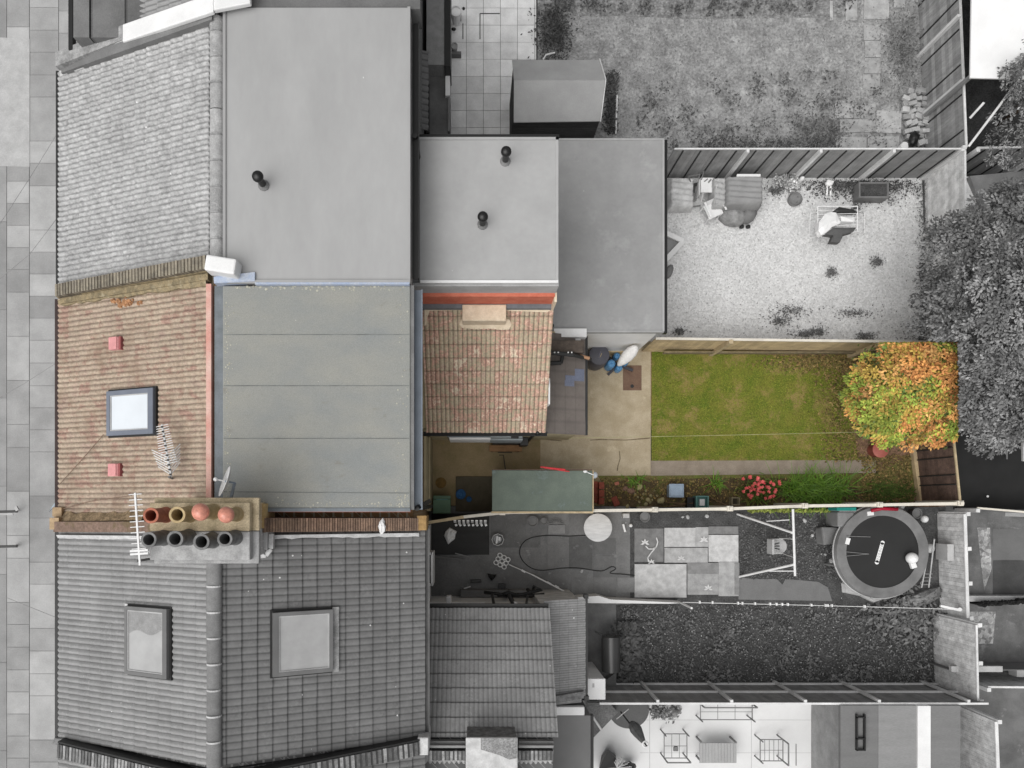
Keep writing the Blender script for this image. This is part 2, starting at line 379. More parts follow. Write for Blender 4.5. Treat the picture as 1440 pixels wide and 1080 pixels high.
m_woodTan = M('tan_fence_board', C(210, 188, 148), C(182, 162, 130), scale=3, finevar=.15)
m_post = G('pale_post', 225, var=.08)
m_postB = M('tan_post', C(190, 172, 140), scale=5, var=.1)
m_capw = M('white_fence_cap', C(222, 216, 204), scale=3, var=.06, finevar=.06)
# ---------------------------------------------------------------- the ground
def flat(name, pts, z, mat, kind='structure', tint=1.0, thick=0):
    mb = MB()
    q = [at(x, y, 0) for x, y in pts]
    if thick: mb.prism(q, -.02, z, tint)
    else:
        ar = sum(q[i].x * q[(i + 1) % len(q)].y - q[(i + 1) % len(q)].x * q[i].y for i in range(len(q)))
        if ar < 0: q.reverse()
        mb.poly([(v.x, v.y, z) for v in q], tint)
    return ST(name, mb, mat, kind)
b = MB(); b.poly([(-300, -300, -.03), (300, -300, -.03), (300, 300, -.03), (-300, 300, -.03)]); ST('ground', b, m_soilG)
# front pavement: staggered two-foot flags
b = MB(); b.poly([(-30, -30, -.01), (-8.6, -30, -.01), (-8.6, 30, -.01), (-30, 30, -.01)], .62)
r2 = random.Random(3)
cols_ = [(-30, 9, .7), (10, 41, 1), (42, 82, 1), (83, 120, 1), (121, 160, 1)]
for x0, x1, k in cols_[1:]:
    y = -60 + r2.uniform(0, 20)
    while y < 1200:
        h = r2.choice([31, 31, 32, 62, 31])
        a = at(x0 + .4, y + h - .5); c = at(x1 - .2, y + .5)
        b.box(a.x - .008, c.x + .004, a.y - .006, c.y, -.009, .0 + r2.uniform(0, .006), r2.choice([.86, .9, .96, 1.0, 1.1, .8, 1.16]))
        y += h
for y0 in range(-60, 1200, 124):
    a = at(-140, y0 + 123.4); c = at(9.2, y0)
    b.box(a.x, c.x, a.y, c.y, -.009, .003, r2.uniform(.72, .95))
ST('front_pavement', b, m_pave)
flat('front_concrete_path', [(-60, 232), (42, 235), (42, 55), (-60, 50)], .012, G('pale_concrete', 188, col2=C(170), scale=3, stain=C(150), stth=.6))
# neighbour's patio (top)
b = MB()
for i, x in enumerate(range(632, 756, 24)):
    for j, y in enumerate(range(-60, 300, 24)):
        x1 = min(x + 23.5, 754)
        a = at(x, y + 23.5); c = at(x1, y)
        sh = r2.uniform(.86, 1.04) * (.92 if y > 90 else 1.05)  # lower slabs tinted darker, shade put into their colour
        b.box(a.x, c.x, a.y, c.y, -.02, .01 + r2.uniform(0, .005), sh)
a = at(634, 40); ST('paved_patio', b, G('patio_slab', 236, var=.07, scale=2.5, finevar=.07))
flat('grey_lawn', [(756, 300), (1300, 300), (1300, -60), (756, -60)], .0, m_lawnG)
flat('stony_bed', [(756, 24), (860, 22), (980, 27), (1210, 24), (1215, -60), (756, -60)], .006, G('stony_soil', 150, col2=C(112), scale=7, fine=16, finevar=.4, bump=.03, stain=C(190), stscale=6, stth=.6, speck=C(225), spscale=9, spsize=.1))
flat('white_gravel_garden', [(900, 490), (1330, 490), (1330, 236), (880, 236)], .004, m_gravel)
flat('soil_verge', [(1296, 240), (1345, 240), (1345, 485), (1290, 485), (1297, 420), (1291, 380), (1299, 330)], .009, m_weed)
# coloured garden
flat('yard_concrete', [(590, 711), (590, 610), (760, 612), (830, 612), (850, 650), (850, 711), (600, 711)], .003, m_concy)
flat('patio_concrete', [(760, 612), (760, 480), (915, 480), (915, 648), (915, 670), (836, 672), (800, 668), (760, 660)], .006, m_conc)
flat('garden_soil', [(830, 664), (1200, 664), (1200, 480), (1320, 480), (1320, 713), (830, 713)], .0, m_soil)
flat('leafy_soil', [(915, 494), (1000, 498), (1120, 492), (1330, 490), (1330, 712), (1286, 712), (1236, 700), (1236, 640), (1180, 645), (915, 600)], .004, m_soilr)
lawn_pts = [(916, 648), (916, 490), (940, 487), (1000, 492), (1060, 498), (1120, 502), (1165, 512), (1190, 530), (1196, 560), (1200, 600), (1206, 645), (1228, 648)]
flat('green_lawn', lawn_pts, .012, m_lawn)
flat('lawn_margin', [(840, 669), (1232, 666), (1285, 640), (1285, 705), (1210, 690), (1180, 673), (1000, 672), (900, 676), (845, 676)], .008, M('rough_grass', C(103, 113, 53), C(113, 97, 67), scale=3, fine=26, finevar=.35, rough=1))
flat('garden_path', [(915, 648), (1231, 647), (1231, 665), (915, 669)], .018, m_path)
# yard and garden below
flat('dark_yard', [(600, 712), (886, 712), (886, 850), (600, 850)], .002, m_yard)
flat('weedy_plot', [(865, 714), (1330, 712), (1330, 965), (865, 965)], .0, m_weed)
flat('grey_concrete_pad', [(1040, 812), (1060, 814), (1092, 814), (1100, 822), (1104, 814), (1150, 818), (1164, 826), (1170, 845), (1038, 843)], .016, G('pad_concrete', 122, var=.05, scale=3))
flat('side_concrete', [(822, 838), (866, 838), (868, 965), (822, 975)], .006, G('side_slab', 120, col2=C(100), scale=3, stain=C(88), stth=.6))
flat('pale_patio', [(770, 985), (1181, 985), (1181, 1140), (770, 1140)], .004, m_patD)
b = MB()
for x in (913, 1056, 1150):
    a = at(x, 1140); c = at(x + 1, 985); b.box(a.x, c.x, a.y, c.y, .004, .008, .72)
for y in (1012, 1058): 
    a = at(900, y + 1); c = at(1181, y); b.box(a.x, c.x, a.y, c.y, .004, .0075, .84)
ST('patio_joint_lines', b, m_patD)
# far right gardens
flat('grey_side_garden', [(1330, 960), (1330, 712), (1700, 712), (1700, 960)], .0, G('worn_ground', 118, col2=C(92), scale=2, finevar=.2, stain=C(150), stscale=1.8, stth=.57))
flat('gravel_strip', [(1374, 742), (1392, 742), (1394, 800), (1384, 830), (1380, 800)], .008, m_gravg)
flat('gravel_patch', [(1350, 860), (1400, 860), (1396, 905), (1350, 905)], .008, m_gravg)
flat('grey_tarmac', [(1396, 744), (1500, 744), (1500, 787), (1396, 787)], .008, G('mid_tarmac', 110, var=.05, finevar=.08))
flat('dark_tarmac', [(1396, 788), (1500, 788), (1500, 836), (1396, 840)], .008, G('dark_tarmac_surface', 78, var=.12, finevar=.12))
flat('dark_decking', [(1340, 560), (1500, 560), (1500, 716), (1340, 716)], .005, G('dark_decking_surface', 42, var=.08, finevar=.06))
flat('corner_yard', [(1340, 1140), (1340, 960), (1500, 960), (1500, 1140)], .003, G('pale_concrete_yard', 122, col2=C(96), scale=1.5, finevar=.12, stain=C(150), stscale=2, stth=.6))

# ---------------------------------------------------------------- roofs
def tile_roof(P0, U, V, wu, wv, tw=.3, g=.3, rolls=3, rh=.03, t=.024, sub=6, skew=0):
    P0 = Vector(P0); U = Vector(U).normalized(); V = Vector(V).normalized(); N = U.cross(V)
    if N.z < 0: N = -N
    mb = MB(); mb.uv = []
    rw = tw / rolls; nu = int(round(wu / rw)) * sub
    nv = int(math.ceil(wv / g))
    def h(u):
        x = (u / rw) % 1.0
        return rh * (0.5 - 0.5 * math.cos(2 * math.pi * x)) ** .8
    rr = random.Random(int(abs(P0.x * 7 + P0.y * 13) * 10))
    cols = nu + 1
    for j in range(nv):
        v0 = j * g; v1 = min((j + 1) * g, wv)
        jit = [rr.uniform(-.004, .004) for _ in range(int(wu / tw) + 2)]
        for (v, e) in ((v0, 0.0), (v0, t), (v1, .002)):
            for i in range(cols):
                u = i * wu / nu; k = jit[int(u / tw)]
                hh = e + h(u) + (k if e == t else 0)
                q = P0 + U * u + V * (v - (abs(k) * 2 if e == t else 0)) + N * hh
                mb.v.append(tuple(q)); mb.uv.append((u / tw + .001, v / g + (.002 if v == v0 else -.002) + 0.0))
        b0 = j * 3 * cols
        for r_ in (0, 1):
            for i in range(cols - 1):
                a = b0 + r_ * cols + i
                mb.f.append((a, a + 1, a + cols + 1, a + cols)); mb.t.append(1.0)
    return mb
EZ, RZ = 5.5, 7.1             # eaves and ridge height of the main roofs
XF, XRG, XR = -8.25, -4.6, -0.97
KF = (RZ - EZ) / (XRG - XF); KR = (RZ - EZ) / (XR - XRG)
def front(px, py, lift=0):
    a = (px - NX) / F; z = (EZ + KF * a * H - KF * XF) / (1 + KF * a)
    p = at(px, py, z); p.z += lift; return p
def rear(px, py, lift=0):
    a = (px - NX) / F; z = (EZ - KR * (a * H - XR)) / (1 - KR * a)
    p = at(px, py, z); p.z += lift; return p
VF = Vector((1, 0, KF)).normalized(); VRr = Vector((-1, 0, KR)).normalized()
LF = math.hypot(XRG - XF, RZ - EZ); LR = math.hypot(XR - XRG, RZ - EZ)
UY = Vector((0, 1, 0)); UX = Vector((1, 0, 0)); UZ = Vector((0, 0, 1))
NF = Vector((-KF, 0, 1)).normalized(); NR = Vector((KR, 0, 1)).normalized()
YB = [13.2, 8.66, 4.1, -.43, -4.82, -9.4]        # party lines from top to bottom
def body(root, y0, y1, mat, dormer=False, name='wall'):
    b = MB(); 
    prof = [(-8.05, -.02), (-8.05, EZ - .02), (XRG, RZ - .09), (-1.2, EZ - .0), (-1.2, -.02)]
    if dormer:
        q_ = MB(); q_.box(XRG + .1, -1.19, *dormer, 5.2, 6.95); P(root, 'dormer_cheeks', q_, m_lead)
    n = len(prof)
    b.poly([(x, y0, z) for x, z in prof][::-1]); b.poly([(x, y1, z) for x, z in prof])
    for i in range(n):
        (x, z), (x2, z2) = prof[i], prof[(i + 1) % n]
        b.poly([(x, y0, z), (x2, y0, z2), (x2, y1, z2), (x, y1, z)][::-1])
    P(root, name, b, mat)
    # street windows and door
    ym = (y0 + y1) / 2
    for (yc, z0, z1, hw) in ((ym - 1.0, .9, 2.2, .75), (ym - 1.1, 3.4, 4.6, .6), (ym + 1.1, 3.4, 4.6, .6)):
        f = MB(); X = -8.05
        f.box(X - .03, X, yc - hw, yc + hw, z0, z0 + .07); f.box(X - .03, X, yc - hw, yc + hw, z1 - .07, z1)
        for yy in (yc - hw, yc - .035, yc + hw - .07): f.box(X - .03, X, yy, yy + .07, z0 + .07, z1 - .07)
        fr = P(root, 'window', f, m_white); g_ = MB(); g_.box(X - .012, X + .01, yc - hw + .07, yc + hw - .07, z0 + .07, z1 - .07); P(fr, 'pane', g_, m_dark)
    f = MB(); f.box(-8.09, -8.05, ym + .6, ym + 1.5, 0, 2.05); P(root, 'front_door', f, m_dark)
def gutter(root, a, b_, mat, r=.06, n='gutter'):
    a = Vector(a); b_ = Vector(b_); dd = (b_ - a).normalized(); sd = dd.cross(UZ)
    g_ = MB(); g_.abox(a, dd, sd, UZ, 0, (b_ - a).length, -r, -r + .012, -.08, 0); g_.abox(a, dd, sd, UZ, 0, (b_ - a).length, r - .012, r, -.08, 0)
    g_.abox(a, dd, sd, UZ, 0, (b_ - a).length, -r + .012, r - .012, -.08, -.055, .6); P(root, n, g_, mat)
def ridge(root, y0, y1, mat, mort, x=XRG, z=RZ, r=.13, L=.46, name='ridge_tile'):
    y = y0; b = MB(); mm = []
    while y < y1 - .05:
        e = min(y + L - .02, y1); n = 10; i = len(b.v); tt = rnd.uniform(.86, 1.1); rr = r * rnd.uniform(.98, 1.03)
        for yy in (y, e):
            for k in range(n + 1):
                a = math.pi * (-.12 + 1.24 * k / n); b.v.append((x + rr * math.cos(a), yy, z + rr * .75 * math.sin(a)))
        for k in range(n): b.f.append((i + k, i + k + 1, i + n + 2 + k, i + n + 1 + k)); b.t.append(tt)
        b.f.append(tuple(range(i, i + n + 1))); b.t.append(tt); b.f.append(tuple(range(i + n + 1, i + 2 * n + 2))); b.t.append(tt)
        if rnd.random() < .8: mm.append((e, r * rnd.uniform(.95, 1.0)))
        y += L
    o = P(root, name, b, mat, smooth='auto')
    for e, r_ in mm: q_ = MB(); q_.lathe((x, e - .005, z), [(r * .55, 0), (r_, 0), (r_, .03), (r * .55, .03)], n=16, axis=(0, 1, 0)); P(o, 'mortar_joint', q_, mort)
def coping(root, pts, wd, mat, mort, bw=.075, gap=.018, hgt=.08, name='parapet', body_mat=None, drop=.45, tintf=None):
    """party-wall parapet along 3D polyline pts (top line): brick-on-edge coping over a rendered upstand"""
    bb = MB(); cc = MB(); mo = MB()
    for a, e in zip(pts[:-1], pts[1:]):
        a = Vector(a); e = Vector(e); dd = (e - a); L = dd.length; dd /= L; sd = Vector((dd.y, -dd.x, 0)).normalized(); up = sd.cross(dd)
        if up.z < 0: up = -up
        bb.hexa([a - sd * wd * .46 - UZ * drop, e - sd * wd * .46 - UZ * drop, e + sd * wd * .46 - UZ * drop, a + sd * wd * .46 - UZ * drop,
                 a - sd * wd * .46 - UZ * hgt, e - sd * wd * .46 - UZ * hgt, e + sd * wd * .46 - UZ * hgt, a + sd * wd * .46 - UZ * hgt])
        mo.abox(a - up * hgt, dd, sd, up, 0, L, -wd * .485, wd * .485, 0, hgt * .82)
        u = 0
        while u < L - .02:
            t_ = tintf(a + dd * u) if tintf else rnd.uniform(.75, 1.2)
            cc.abox(a - up * hgt, dd, sd, up, u, min(u + bw, L), -wd / 2 + rnd.uniform(0, .006), wd / 2 - rnd.uniform(0, .006), .002, hgt + rnd.uniform(-.006, .004), t_)
            u += bw + gap
    o = P(root, name, bb, body_mat or mort); P(o, 'coping_bricks', cc, mat); P(o, 'mortar_bed', mo, mort)
    return o
def fillet(root, a, e, wd, mat, name='cement_fillet', lift=.04, side=1, dz=.12, n=24, jag=.03):
    """sloped mortar fillet between roof and parapet from a to e; side = +1 spreads to +Y"""
    a = Vector(a); e = Vector(e); b = MB(); prev = None
    for i in range(n + 1):
        p = a.lerp(e, i / n); j = rnd.uniform(-jag, jag)
        q = (p + UZ * dz, p + Vector((0, side * (wd + j), lift)), p + Vector((0, side * (wd + j), -.05)), p - UZ * .05)
        if prev: 
            b.poly([prev[0], q[0], q[1], prev[1]] if side < 0 else [prev[1], q[1], q[0], prev[0]]); b.poly([prev[1], q[1], q[2], prev[2]])
        prev = q
    return P(root, name, b, mat)
def rooflight(root, o, U, V, N, u0, u1, v0, v1, fm, gm, fw=.075, lift=.07, apron=None, apmat=None, label=None, border=None):
    b = MB(); 
    g = lambda x0, x1, y0, y1, z0, z1, t=1.0: b.abox(o, U, V, N, x0, x1, y0, y1, z0, z1, t)
    g(u0, u1, v0, v0 + fw, .0, lift); g(u0, u1, v1 - fw * 1.5, v1, .0, lift, .9)
    g(u0, u0 + fw, v0 + fw, v1 - fw * 1.5, .0, lift); g(u1 - fw, u1, v0 + fw, v1 - fw * 1.5, .0, lift)
    f = P(root, 'roof_window', b, fm, label=label)
    s = MB(); i = .02
    for (x0, x1, y0, y1) in ((u0 + fw, u1 - fw, v0 + fw, v0 + fw + i), (u0 + fw, u1 - fw, v1 - fw * 1.5 - i, v1 - fw * 1.5), (u0 + fw, u0 + fw + i, v0 + fw + i, v1 - fw * 1.5 - i), (u1 - fw - i, u1 - fw, v0 + fw + i, v1 - fw * 1.5 - i)):
        s.abox(o, U, V, N, x0, x1, y0, y1, .0, lift - .012)
    P(f, 'sash', s, m_lgrey)
    p = MB(); p.abox(o, U, V, N, u0 + fw + i, u1 - fw - i, v0 + fw + i, v1 - fw * 1.5 - i, .0, lift - .03); P(f, 'glass', p, gm)
    k = MB(); q = .035
    k.abox(o, U, V, N, u0 - q, u1 + q, v1, v1 + q, .0, .045); k.abox(o, U, V, N, u0 - q, u0, v0, v1, 0, .045); k.abox(o, U, V, N, u1, u1 + q, v0, v1, 0, .045)
    P(f, 'flashing_kerb', k, m_dark)
    if apron: 
        s = MB(); s.abox(o, U, V, N, u0 - .03, u1 + .03, v0 - apron, v0 - .002, 0, .04); P(f, 'apron', s, apmat)
    return f
def onroof(px, py, side='f'): return front(px, py) if side == 'f' else rear(px, py)

# --- house beyond the top edge
h0 = T('terraced_house', 'partly seen house at the top left edge beyond the white capped parapet', 'house', (-4.6, 11, 0))
body(h0, 8.68, 13.2, m_brickG)
P(h0, 'front_roof', tile_roof((XF + .2, 8.8, EZ), UY, VF, 4.6, LF - .2, rolls=3), m_tC)
b = MB()
for (x0, x1, t_) in ((104, 126, .98), (128, 131, .55), (131, 176, .82), (176, 180, .5), (180, 310, .72)):
    p0 = at(x0, 60, 6.3); p1 = at(x1, 60, 6.3); b.box(p0.x, p1.x, 8.75, 13.2, 5.6, 6.32 - (.02 if t_ < .6 else 0), t_)
P(h0, 'bay_roof', b, m_mgrey)
b = MB(); p = at(101, 0, 5.9); b.box(p.x - .04, p.x + .04, 8.75, 13.2, 5.82, 5.95); P(h0, 'gutter', b, m_black)
b = MB(); b.box(-4.3, -1.1, 8.75, 13.2, 6.0, RZ + .0, 1.1); P(h0, 'dormer_roof', b, G('weathered_felt', 118, col2=C(105), scale=4, finevar=.12, speck=C(170), spscale=4, spsize=.03))
# rear flat extension + little tiled slope beside A's gutter
p0 = at(587, 91, 2.8); p1 = at(629, -60, 2.8)
b = MB(); b.box(-1.1, p1.x, p0.y, 13.2, -.02, 2.8); P(h0, 'rear_extension', b, G('light_felt', 148, col2=C(132), scale=6, finevar=.12, speck=C(200), spscale=5, spsize=.04))
p0 = at(600, 200, 2.3); p1 = at(630, 91, 2.3)
b = MB(); b.box(-1.1, p1.x, 8.72, p1.y, -.02, 2.3); P(h0, 'low_roof', b, G('dark_low_felt', 112, col2=C(90), scale=2, finevar=.08))
b = MB(); 
p = at(635, 97, 2.7); b.box(p.x - .17, p.x - .02, p.y, 13.2, 2.0, 2.82, 1); P(h0, 'fascia', b, m_dark)
b = MB(); p = at(633, 100, 2.3); q = at(633, 138, 2.3); b.box(p.x - .11, p.x, q.y, p.y, 2.05, 2.42); P(h0, 'white_fascia', b, m_white)
b = MB(); q2 = at(633, 186, 2.3); b.box(p.x - .05, p.x, q2.y, q.y, 2.1, 2.36); P(h0, 'fascia_rail', b, m_mgrey)
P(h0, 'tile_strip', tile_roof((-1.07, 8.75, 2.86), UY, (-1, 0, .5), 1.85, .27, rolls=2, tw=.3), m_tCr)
b = MB(); p = at(602, 118, 2.85); b.box(p.x - .05, p.x + .03, 8.72, p.y, 2.75, 2.85); P(h0, 'rear_gutter', b, m_black)
# --- house A (grey, grey flat dormer)
hA = T('terraced_house', 'pale grey tiled house with smooth grey flat roofs and black ball vents', 'house', (-4.6, 6.3, 0))
body(hA, 4.1, 8.66, m_brickG, (4.12, 8.6))
P(hA, 'front_roof', tile_roof((XF, 4.18, EZ), UY, VF, 4.5, LF - .1), m_tA)
ridge(hA, 4.2, 8.55, m_ridA, m_mortG, x=XRG + .05)
b = MB(); x0 = at(314, 0, 7.2).x; x1 = at(577, 0, 7.2).x
b.box(x0, x1, 3.86, 8.72, 6.75, 7.2); P(hA, 'dormer_roof', b, m_grp, bevel=.015)
b = MB(); b.box(x0, x1, 3.84, 3.9, 7.19, 7.235, .95); b.box(x0, x0 + .05, 3.9, 8.7, 7.19, 7.23, .9); b.box(x1 - .05, x1, 3.9, 8.72, 7.19, 7.22, .97); P(hA, 'roof_edge_trim', b, m_grp)
gutter(hA, (x1 + .075, 4.0, 7.0), (x1 + .075, 8.6, 7.0), m_black)
b = MB(); b.cyl((x1 + .06, 6.55, 6.0), (x1 + .06, 6.55, 7.02), .05); P(hA, 'downpipe', b, m_black)
b = MB(); x2 = at(785, 0, 6.2).x; b.box(-1.2, x2 - .08, 4.2, 6.9, -.02, 6.1); P(hA, 'rear_wall', b, m_mgrey)
b = MB(); b.box(-1.02, x2, 4.18, 6.92, 6.08, 6.2); P(hA, 'upper_flat_roof', b, m_grp2, bevel=.012)
b = MB(); b.box(-1.0, x2, 4.15, 4.2, 6.19, 6.225); P(hA, 'white_edge_trim', b, m_white)
b = MB(); b.box(x2 - .05, x2, 4.2, 6.92, 6.19, 6.225, 1.05); b.box(-1.02, x2, 6.87, 6.92, 6.19, 6.225); P(hA, 'roof_edge', b, m_grp2)
b = MB(); b.box(-1.02, x2 + .02, 6.925, 6.99, 6.05, 6.19); P(hA, 'north_gutter', b, m_black)
x3 = at(934, 0, 2.6).x
b = MB(); b.box(x2 - .08, x3 - .12, 4.14, 8.62, -.02, 2.48); P(hA, 'extension_wall', b, m_offw)
b = MB(); b.box(x2 - .12, x3, 4.05, 8.7, 2.46, 2.6); P(hA, 'lower_flat_roof', b, m_grpd, bevel=.012)
b = MB(); b.box(x3 - .05, x3 + .0, 4.08, 8.68, 2.598, 2.625, 1.25); b.box(x2 - .12, x3 - .05, 4.05, 4.09, 2.598, 2.625, 1.1); b.box(x2 - .12, x3, 8.66, 8.7, 2.598, 2.62, 1.2); P(hA, 'lower_roof_edge', b, m_grpd)
b = MB(); b.box(x3 + .004, x3 + .09, 4.05, 8.7, 2.4, 2.55); P(hA, 'east_gutter', b, m_black)
b = MB(); b.box(x2 + .1, x3 - .15, 4.05, 4.136, .45, 2.459); P(hA, 'white_render_panel', b, m_white)
b = MB(); b.box(x2 + .1, x3 - .13, 4.04, 4.136, -.02, .45); P(hA, 'tan_plinth', b, M('tan_plinth_paint', C(238, 214, 170), C(222, 196, 150), scale=5))
p0 = at(779, 462, 2.7); p1 = at(825, 474, 2.7)
b = MB(); b.box(p0.x, p1.x, p1.y, p0.y, 2.3, 2.7); b.box(p0.x - .05, p1.x - .12, p1.y - .16, p1.y, 2.3, 2.55, .85); P(hA, 'white_coping', b, m_white)
def vent(root, px, py, bx, by, zt, zb):
    t_ = at(px, py, zt); c = Vector((t_.x, t_.y, zb)); q = MB()
    q.cyl(c, (c.x, c.y, zt - .1), .06, n=14); o = P(root, 'roof_vent', q, m_dark, smooth='auto'); q = MB(); q.lathe(c, [(.1, 0), (.1, .02), (.08, .04), (.064, .07)], n=14); P(o, 'vent_flange', q, m_mgrey, smooth='auto'); q = MB(); q.ball((c.x, c.y, zt - .06), .1, .1, .085, n=16, m=10); P(o, 'vent_cap', q, m_black, smooth=True)
vent(hA, 361, 246, 368, 258, 7.62, 7.2); vent(hA, 712, 211, 711, 222, 6.65, 6.2); vent(hA, 679, 303, 678, 313, 6.65, 6.2)
# party parapet between the top house and A
def tw(p): return rnd.uniform(.9, 1.1)
pA0 = [at(92, 82, 5.85), at(172, 50, 6.4)]; pA1 = [at(172, 50, 6.4), at(302, 4, 7.35)]
b = MB()
def slab(mb, a, e, w0, w1, h, t_=1.0):
    a = Vector(a); e = Vector(e)
    mb.hexa([a + Vector((0, w0, -h)), e + Vector((0, w0, -h)), e + Vector((0, w1, -h)), a + Vector((0, w1, -h)), a + Vector((0, w0, 0)), e + Vector((0, w0, 0)), e + Vector((0, w1, 0)), a + Vector((0, w1, 0))], t_)
slab(b, at(78, 84, 5.8), at(172, 46, 6.35), -.13, .15, .5); P(hA, 'parapet', b, m_copL, label='top party parapet of worn grey brick')
b = MB(); slab(b, at(172, 46, 6.42), at(300, 2, 7.4), -.17, .16, .1); slab(b, at(300, 2, 7.4), at(352, -8, 7.4), -.15, .15, .1); P(hA, 'parapet_capping', b, m_white, bevel=.02)
b = MB(); slab(b, at(172, 46, 6.3), at(300, 2, 7.29), -.14, .15, .6, .8); P(hA, 'parapet_upstand', b, m_offw)
b = MB(); slab(b, at(86, 96, 5.7), at(298, 20, 7.25), -.09, .1, .35); P(hA, 'lead_flashing', b, m_mgrey)
b = MB(); slab(b, at(86, 90, 5.74), at(190, 52, 6.45), -.012, .02, .2); P(hA, 'white_flashing_line', b, m_white)
fillet(hA, front(88, 104) + UZ * .04, front(296, 22) + UZ * .05, .09, m_mortW, side=-1, dz=.08)
b = MB(); p = at(305, 4, 7.4); b.box(p.x, at(590, 0, 7.3).x, 8.72, 9.3, 6.6, 7.15, .75); P(hA, 'parapet_lead', b, m_mgrey)
# front eaves gutter + top left bit
b = MB(); b.box(XF - .1, XF - .02, 4.1, 8.62, EZ - .1, EZ - .02); P(hA, 'front_gutter', b, m_dark)

# --- house B (the coloured one)
hB = T('terraced_house', 'brown tiled house in full colour with a grey felt dormer roof', 'house', (-4.6, 1.8, 0))
body(hB, -.42, 4.09, m_brickB, (-.1, 3.8))
XB = at(296, 0, 7.05).x
P(hB, 'front_roof', tile_roof((XF, -.34, EZ), UY, VF, 4.4, LF - .13), m_tB)
b = MB(); b.box(XB - .05, XB + .04, -.2, 3.86, 7.0, 7.13); P(hB, 'red_ridge_trim', b, m_pink)
xa = at(301, 0, 7.1).x; xb = at(313, 0, 7.15).x
b = MB(); b.box(xa, xb, -.2, 3.84, 6.9, 7.08)
P(hB, 'lead_ridge', b, m_lead)
b = MB(); b.box(xb, at(577, 0, 7.15).x, -.12, 3.82, 6.7, 7.15)
dr = P(hB, 'dormer_roof', b, m_felt, bevel=.02)
b = MB()
for y, t_ in ((470, .8), (542, .72), (616, .68), (691, .7)):
    p = at(313, y, 7.15); q = at(577, y + (0 if y != 691 else 2), 7.15)
    b.hexa([(p.x + .02, p.y - .012, 7.14), (q.x - .02, q.y - .012, 7.14), (q.x - .02, q.y + .0, 7.14), (p.x + .02, p.y + .0, 7.14),
            (p.x + .02, p.y - .012, 7.156), (q.x - .02, q.y - .012, 7.156), (q.x - .02, q.y + .0, 7.156), (p.x + .02, p.y + .0, 7.156)], t_)
P(dr, 'felt_lap', b, m_feltdk)
b = MB()
for i in range(420):
    k_ = i % 4
    if k_ == 0: x, y = rnd.uniform(330, 572), 402 + abs(rnd.gauss(0, 3))
    elif k_ == 1: x, y = 316 + abs(rnd.gauss(0, 5)), rnd.uniform(420, 700)
    elif k_ == 2: x, y = rnd.gauss(566, 5), rnd.choice([rnd.gauss(702, 8), rnd.uniform(410, 716)])
    else: x, y = rnd.uniform(320, 570), 708 + rnd.gauss(0, 3)
    if not (314.5 < x < 575 and 401.5 < y < 714): continue
    p = at(x, y, 7.15); b.ball(p, rnd.uniform(.005, .018) * (1.4 if k_ == 0 else 1), None, .006, n=6, m=3, t=rnd.uniform(.75, 1.15), jit=.3)
P(dr, 'lichen', b, M('pale_lichen', C(186, 184, 170), C(166, 164, 150), scale=14), kind='stuff')
b = MB(); p = at(372, 717, 7.1); b.box(p.x, at(577, 0, 7.1).x, -.19, -.125, 6.9, 7.12, 1); P(hB, 'dormer_red_edge', b, m_terr)
b = MB(); b.box(xb, at(577, 0, 7.15).x, -.185, -.12, 7.121, 7.16, 1.0); P(hB, 'dormer_grey_trim', b, m_lead)
b = MB(); b.box(at(577, 0, 7.15).x, at(582, 0, 7.15).x, -.15, 3.84, 6.6, 7.12); P(hB, 'dormer_fascia', b, m_mgrey)
gutter(hB, (at(588, 0, 7.0).x, -.15, 7.0), (at(588, 0, 7.0).x, 3.8, 7.0), m_gutb, r=.075)
b = MB(); p = at(586, 0, 7).x; b.cyl((p, -.12, 2.5), (p, -.12, 6.95), .05); b.beam((p, -.12, 6.99), (p + .2, .0, 6.6), .08); P(hB, 'downpipe', b, m_black)
b = MB(); p = at(300, 392, 7.3); q = at(357, 386, 7.3)
b.hexa([(p.x, p.y - .07, 7.0), (q.x, q.y - .1, 7.0), (q.x, q.y + .06, 7.0), (p.x, p.y + .04, 7.0), (p.x, p.y - .07, 7.27), (q.x, q.y - .1, 7.25), (q.x, q.y + .06, 7.25), (p.x, p.y + .04, 7.29)])
q3 = at(576, 0, 7.2).x; b.box(q.x, q3, 3.815, 3.855, 7.1, 7.24, .95); P(hB, 'blue_lead_flashing', b, m_leadb)
b = MB(); p = at(309, 371, 7.55); ax = Vector((1, -.16, 0)).normalized(); b.abox(p, ax, Vector((-ax.y, ax.x, 0)), UZ, -.26, .27, -.14, .13, -.35, 0); P(hB, 'white_ridge_end_cap', b, m_white, bevel=.03)
def tB(p): return rnd.uniform(.8, 1.25)
coping(hB, [at(77, 408, 5.85), at(288, 368, 7.38)], .24, M('worn_creasing_brick', C(150, 142, 126), C(118, 112, 102), scale=8, finevar=.2), M('dark_mortar', C(104, 96, 84), scale=8, finevar=.2), bw=.05, gap=.03, tintf=tB, drop=.5)
b = MB(); a_ = at(80, 417, 5.72); e_ = at(290, 380, 7.24); slab(b, a_, e_, -.02, .05, .3); P(hB, 'tan_coping_edge', b, m_mossc)
b = MB(); a_ = at(84, 423, 5.66); e_ = at(292, 388, 7.18); slab(b, a_ + Vector((0, 0, 0)), e_, -.06, .05, .3, .95); P(hB, 'mossy_upstand', b, m_mossc)
fillet(hB, front(85, 424) + UZ * .03, front(292, 395) + UZ * .03, .10, m_mossc, side=-1, dz=.07, jag=.02)
b = MB()
for i in range(26):
    p = front(rnd.gauss(178, 9), rnd.gauss(426, 3), .05); b.ball(p, rnd.uniform(.02, .05), None, .03, n=7, m=4, t=rnd.uniform(.8, 1.1), jit=.3)
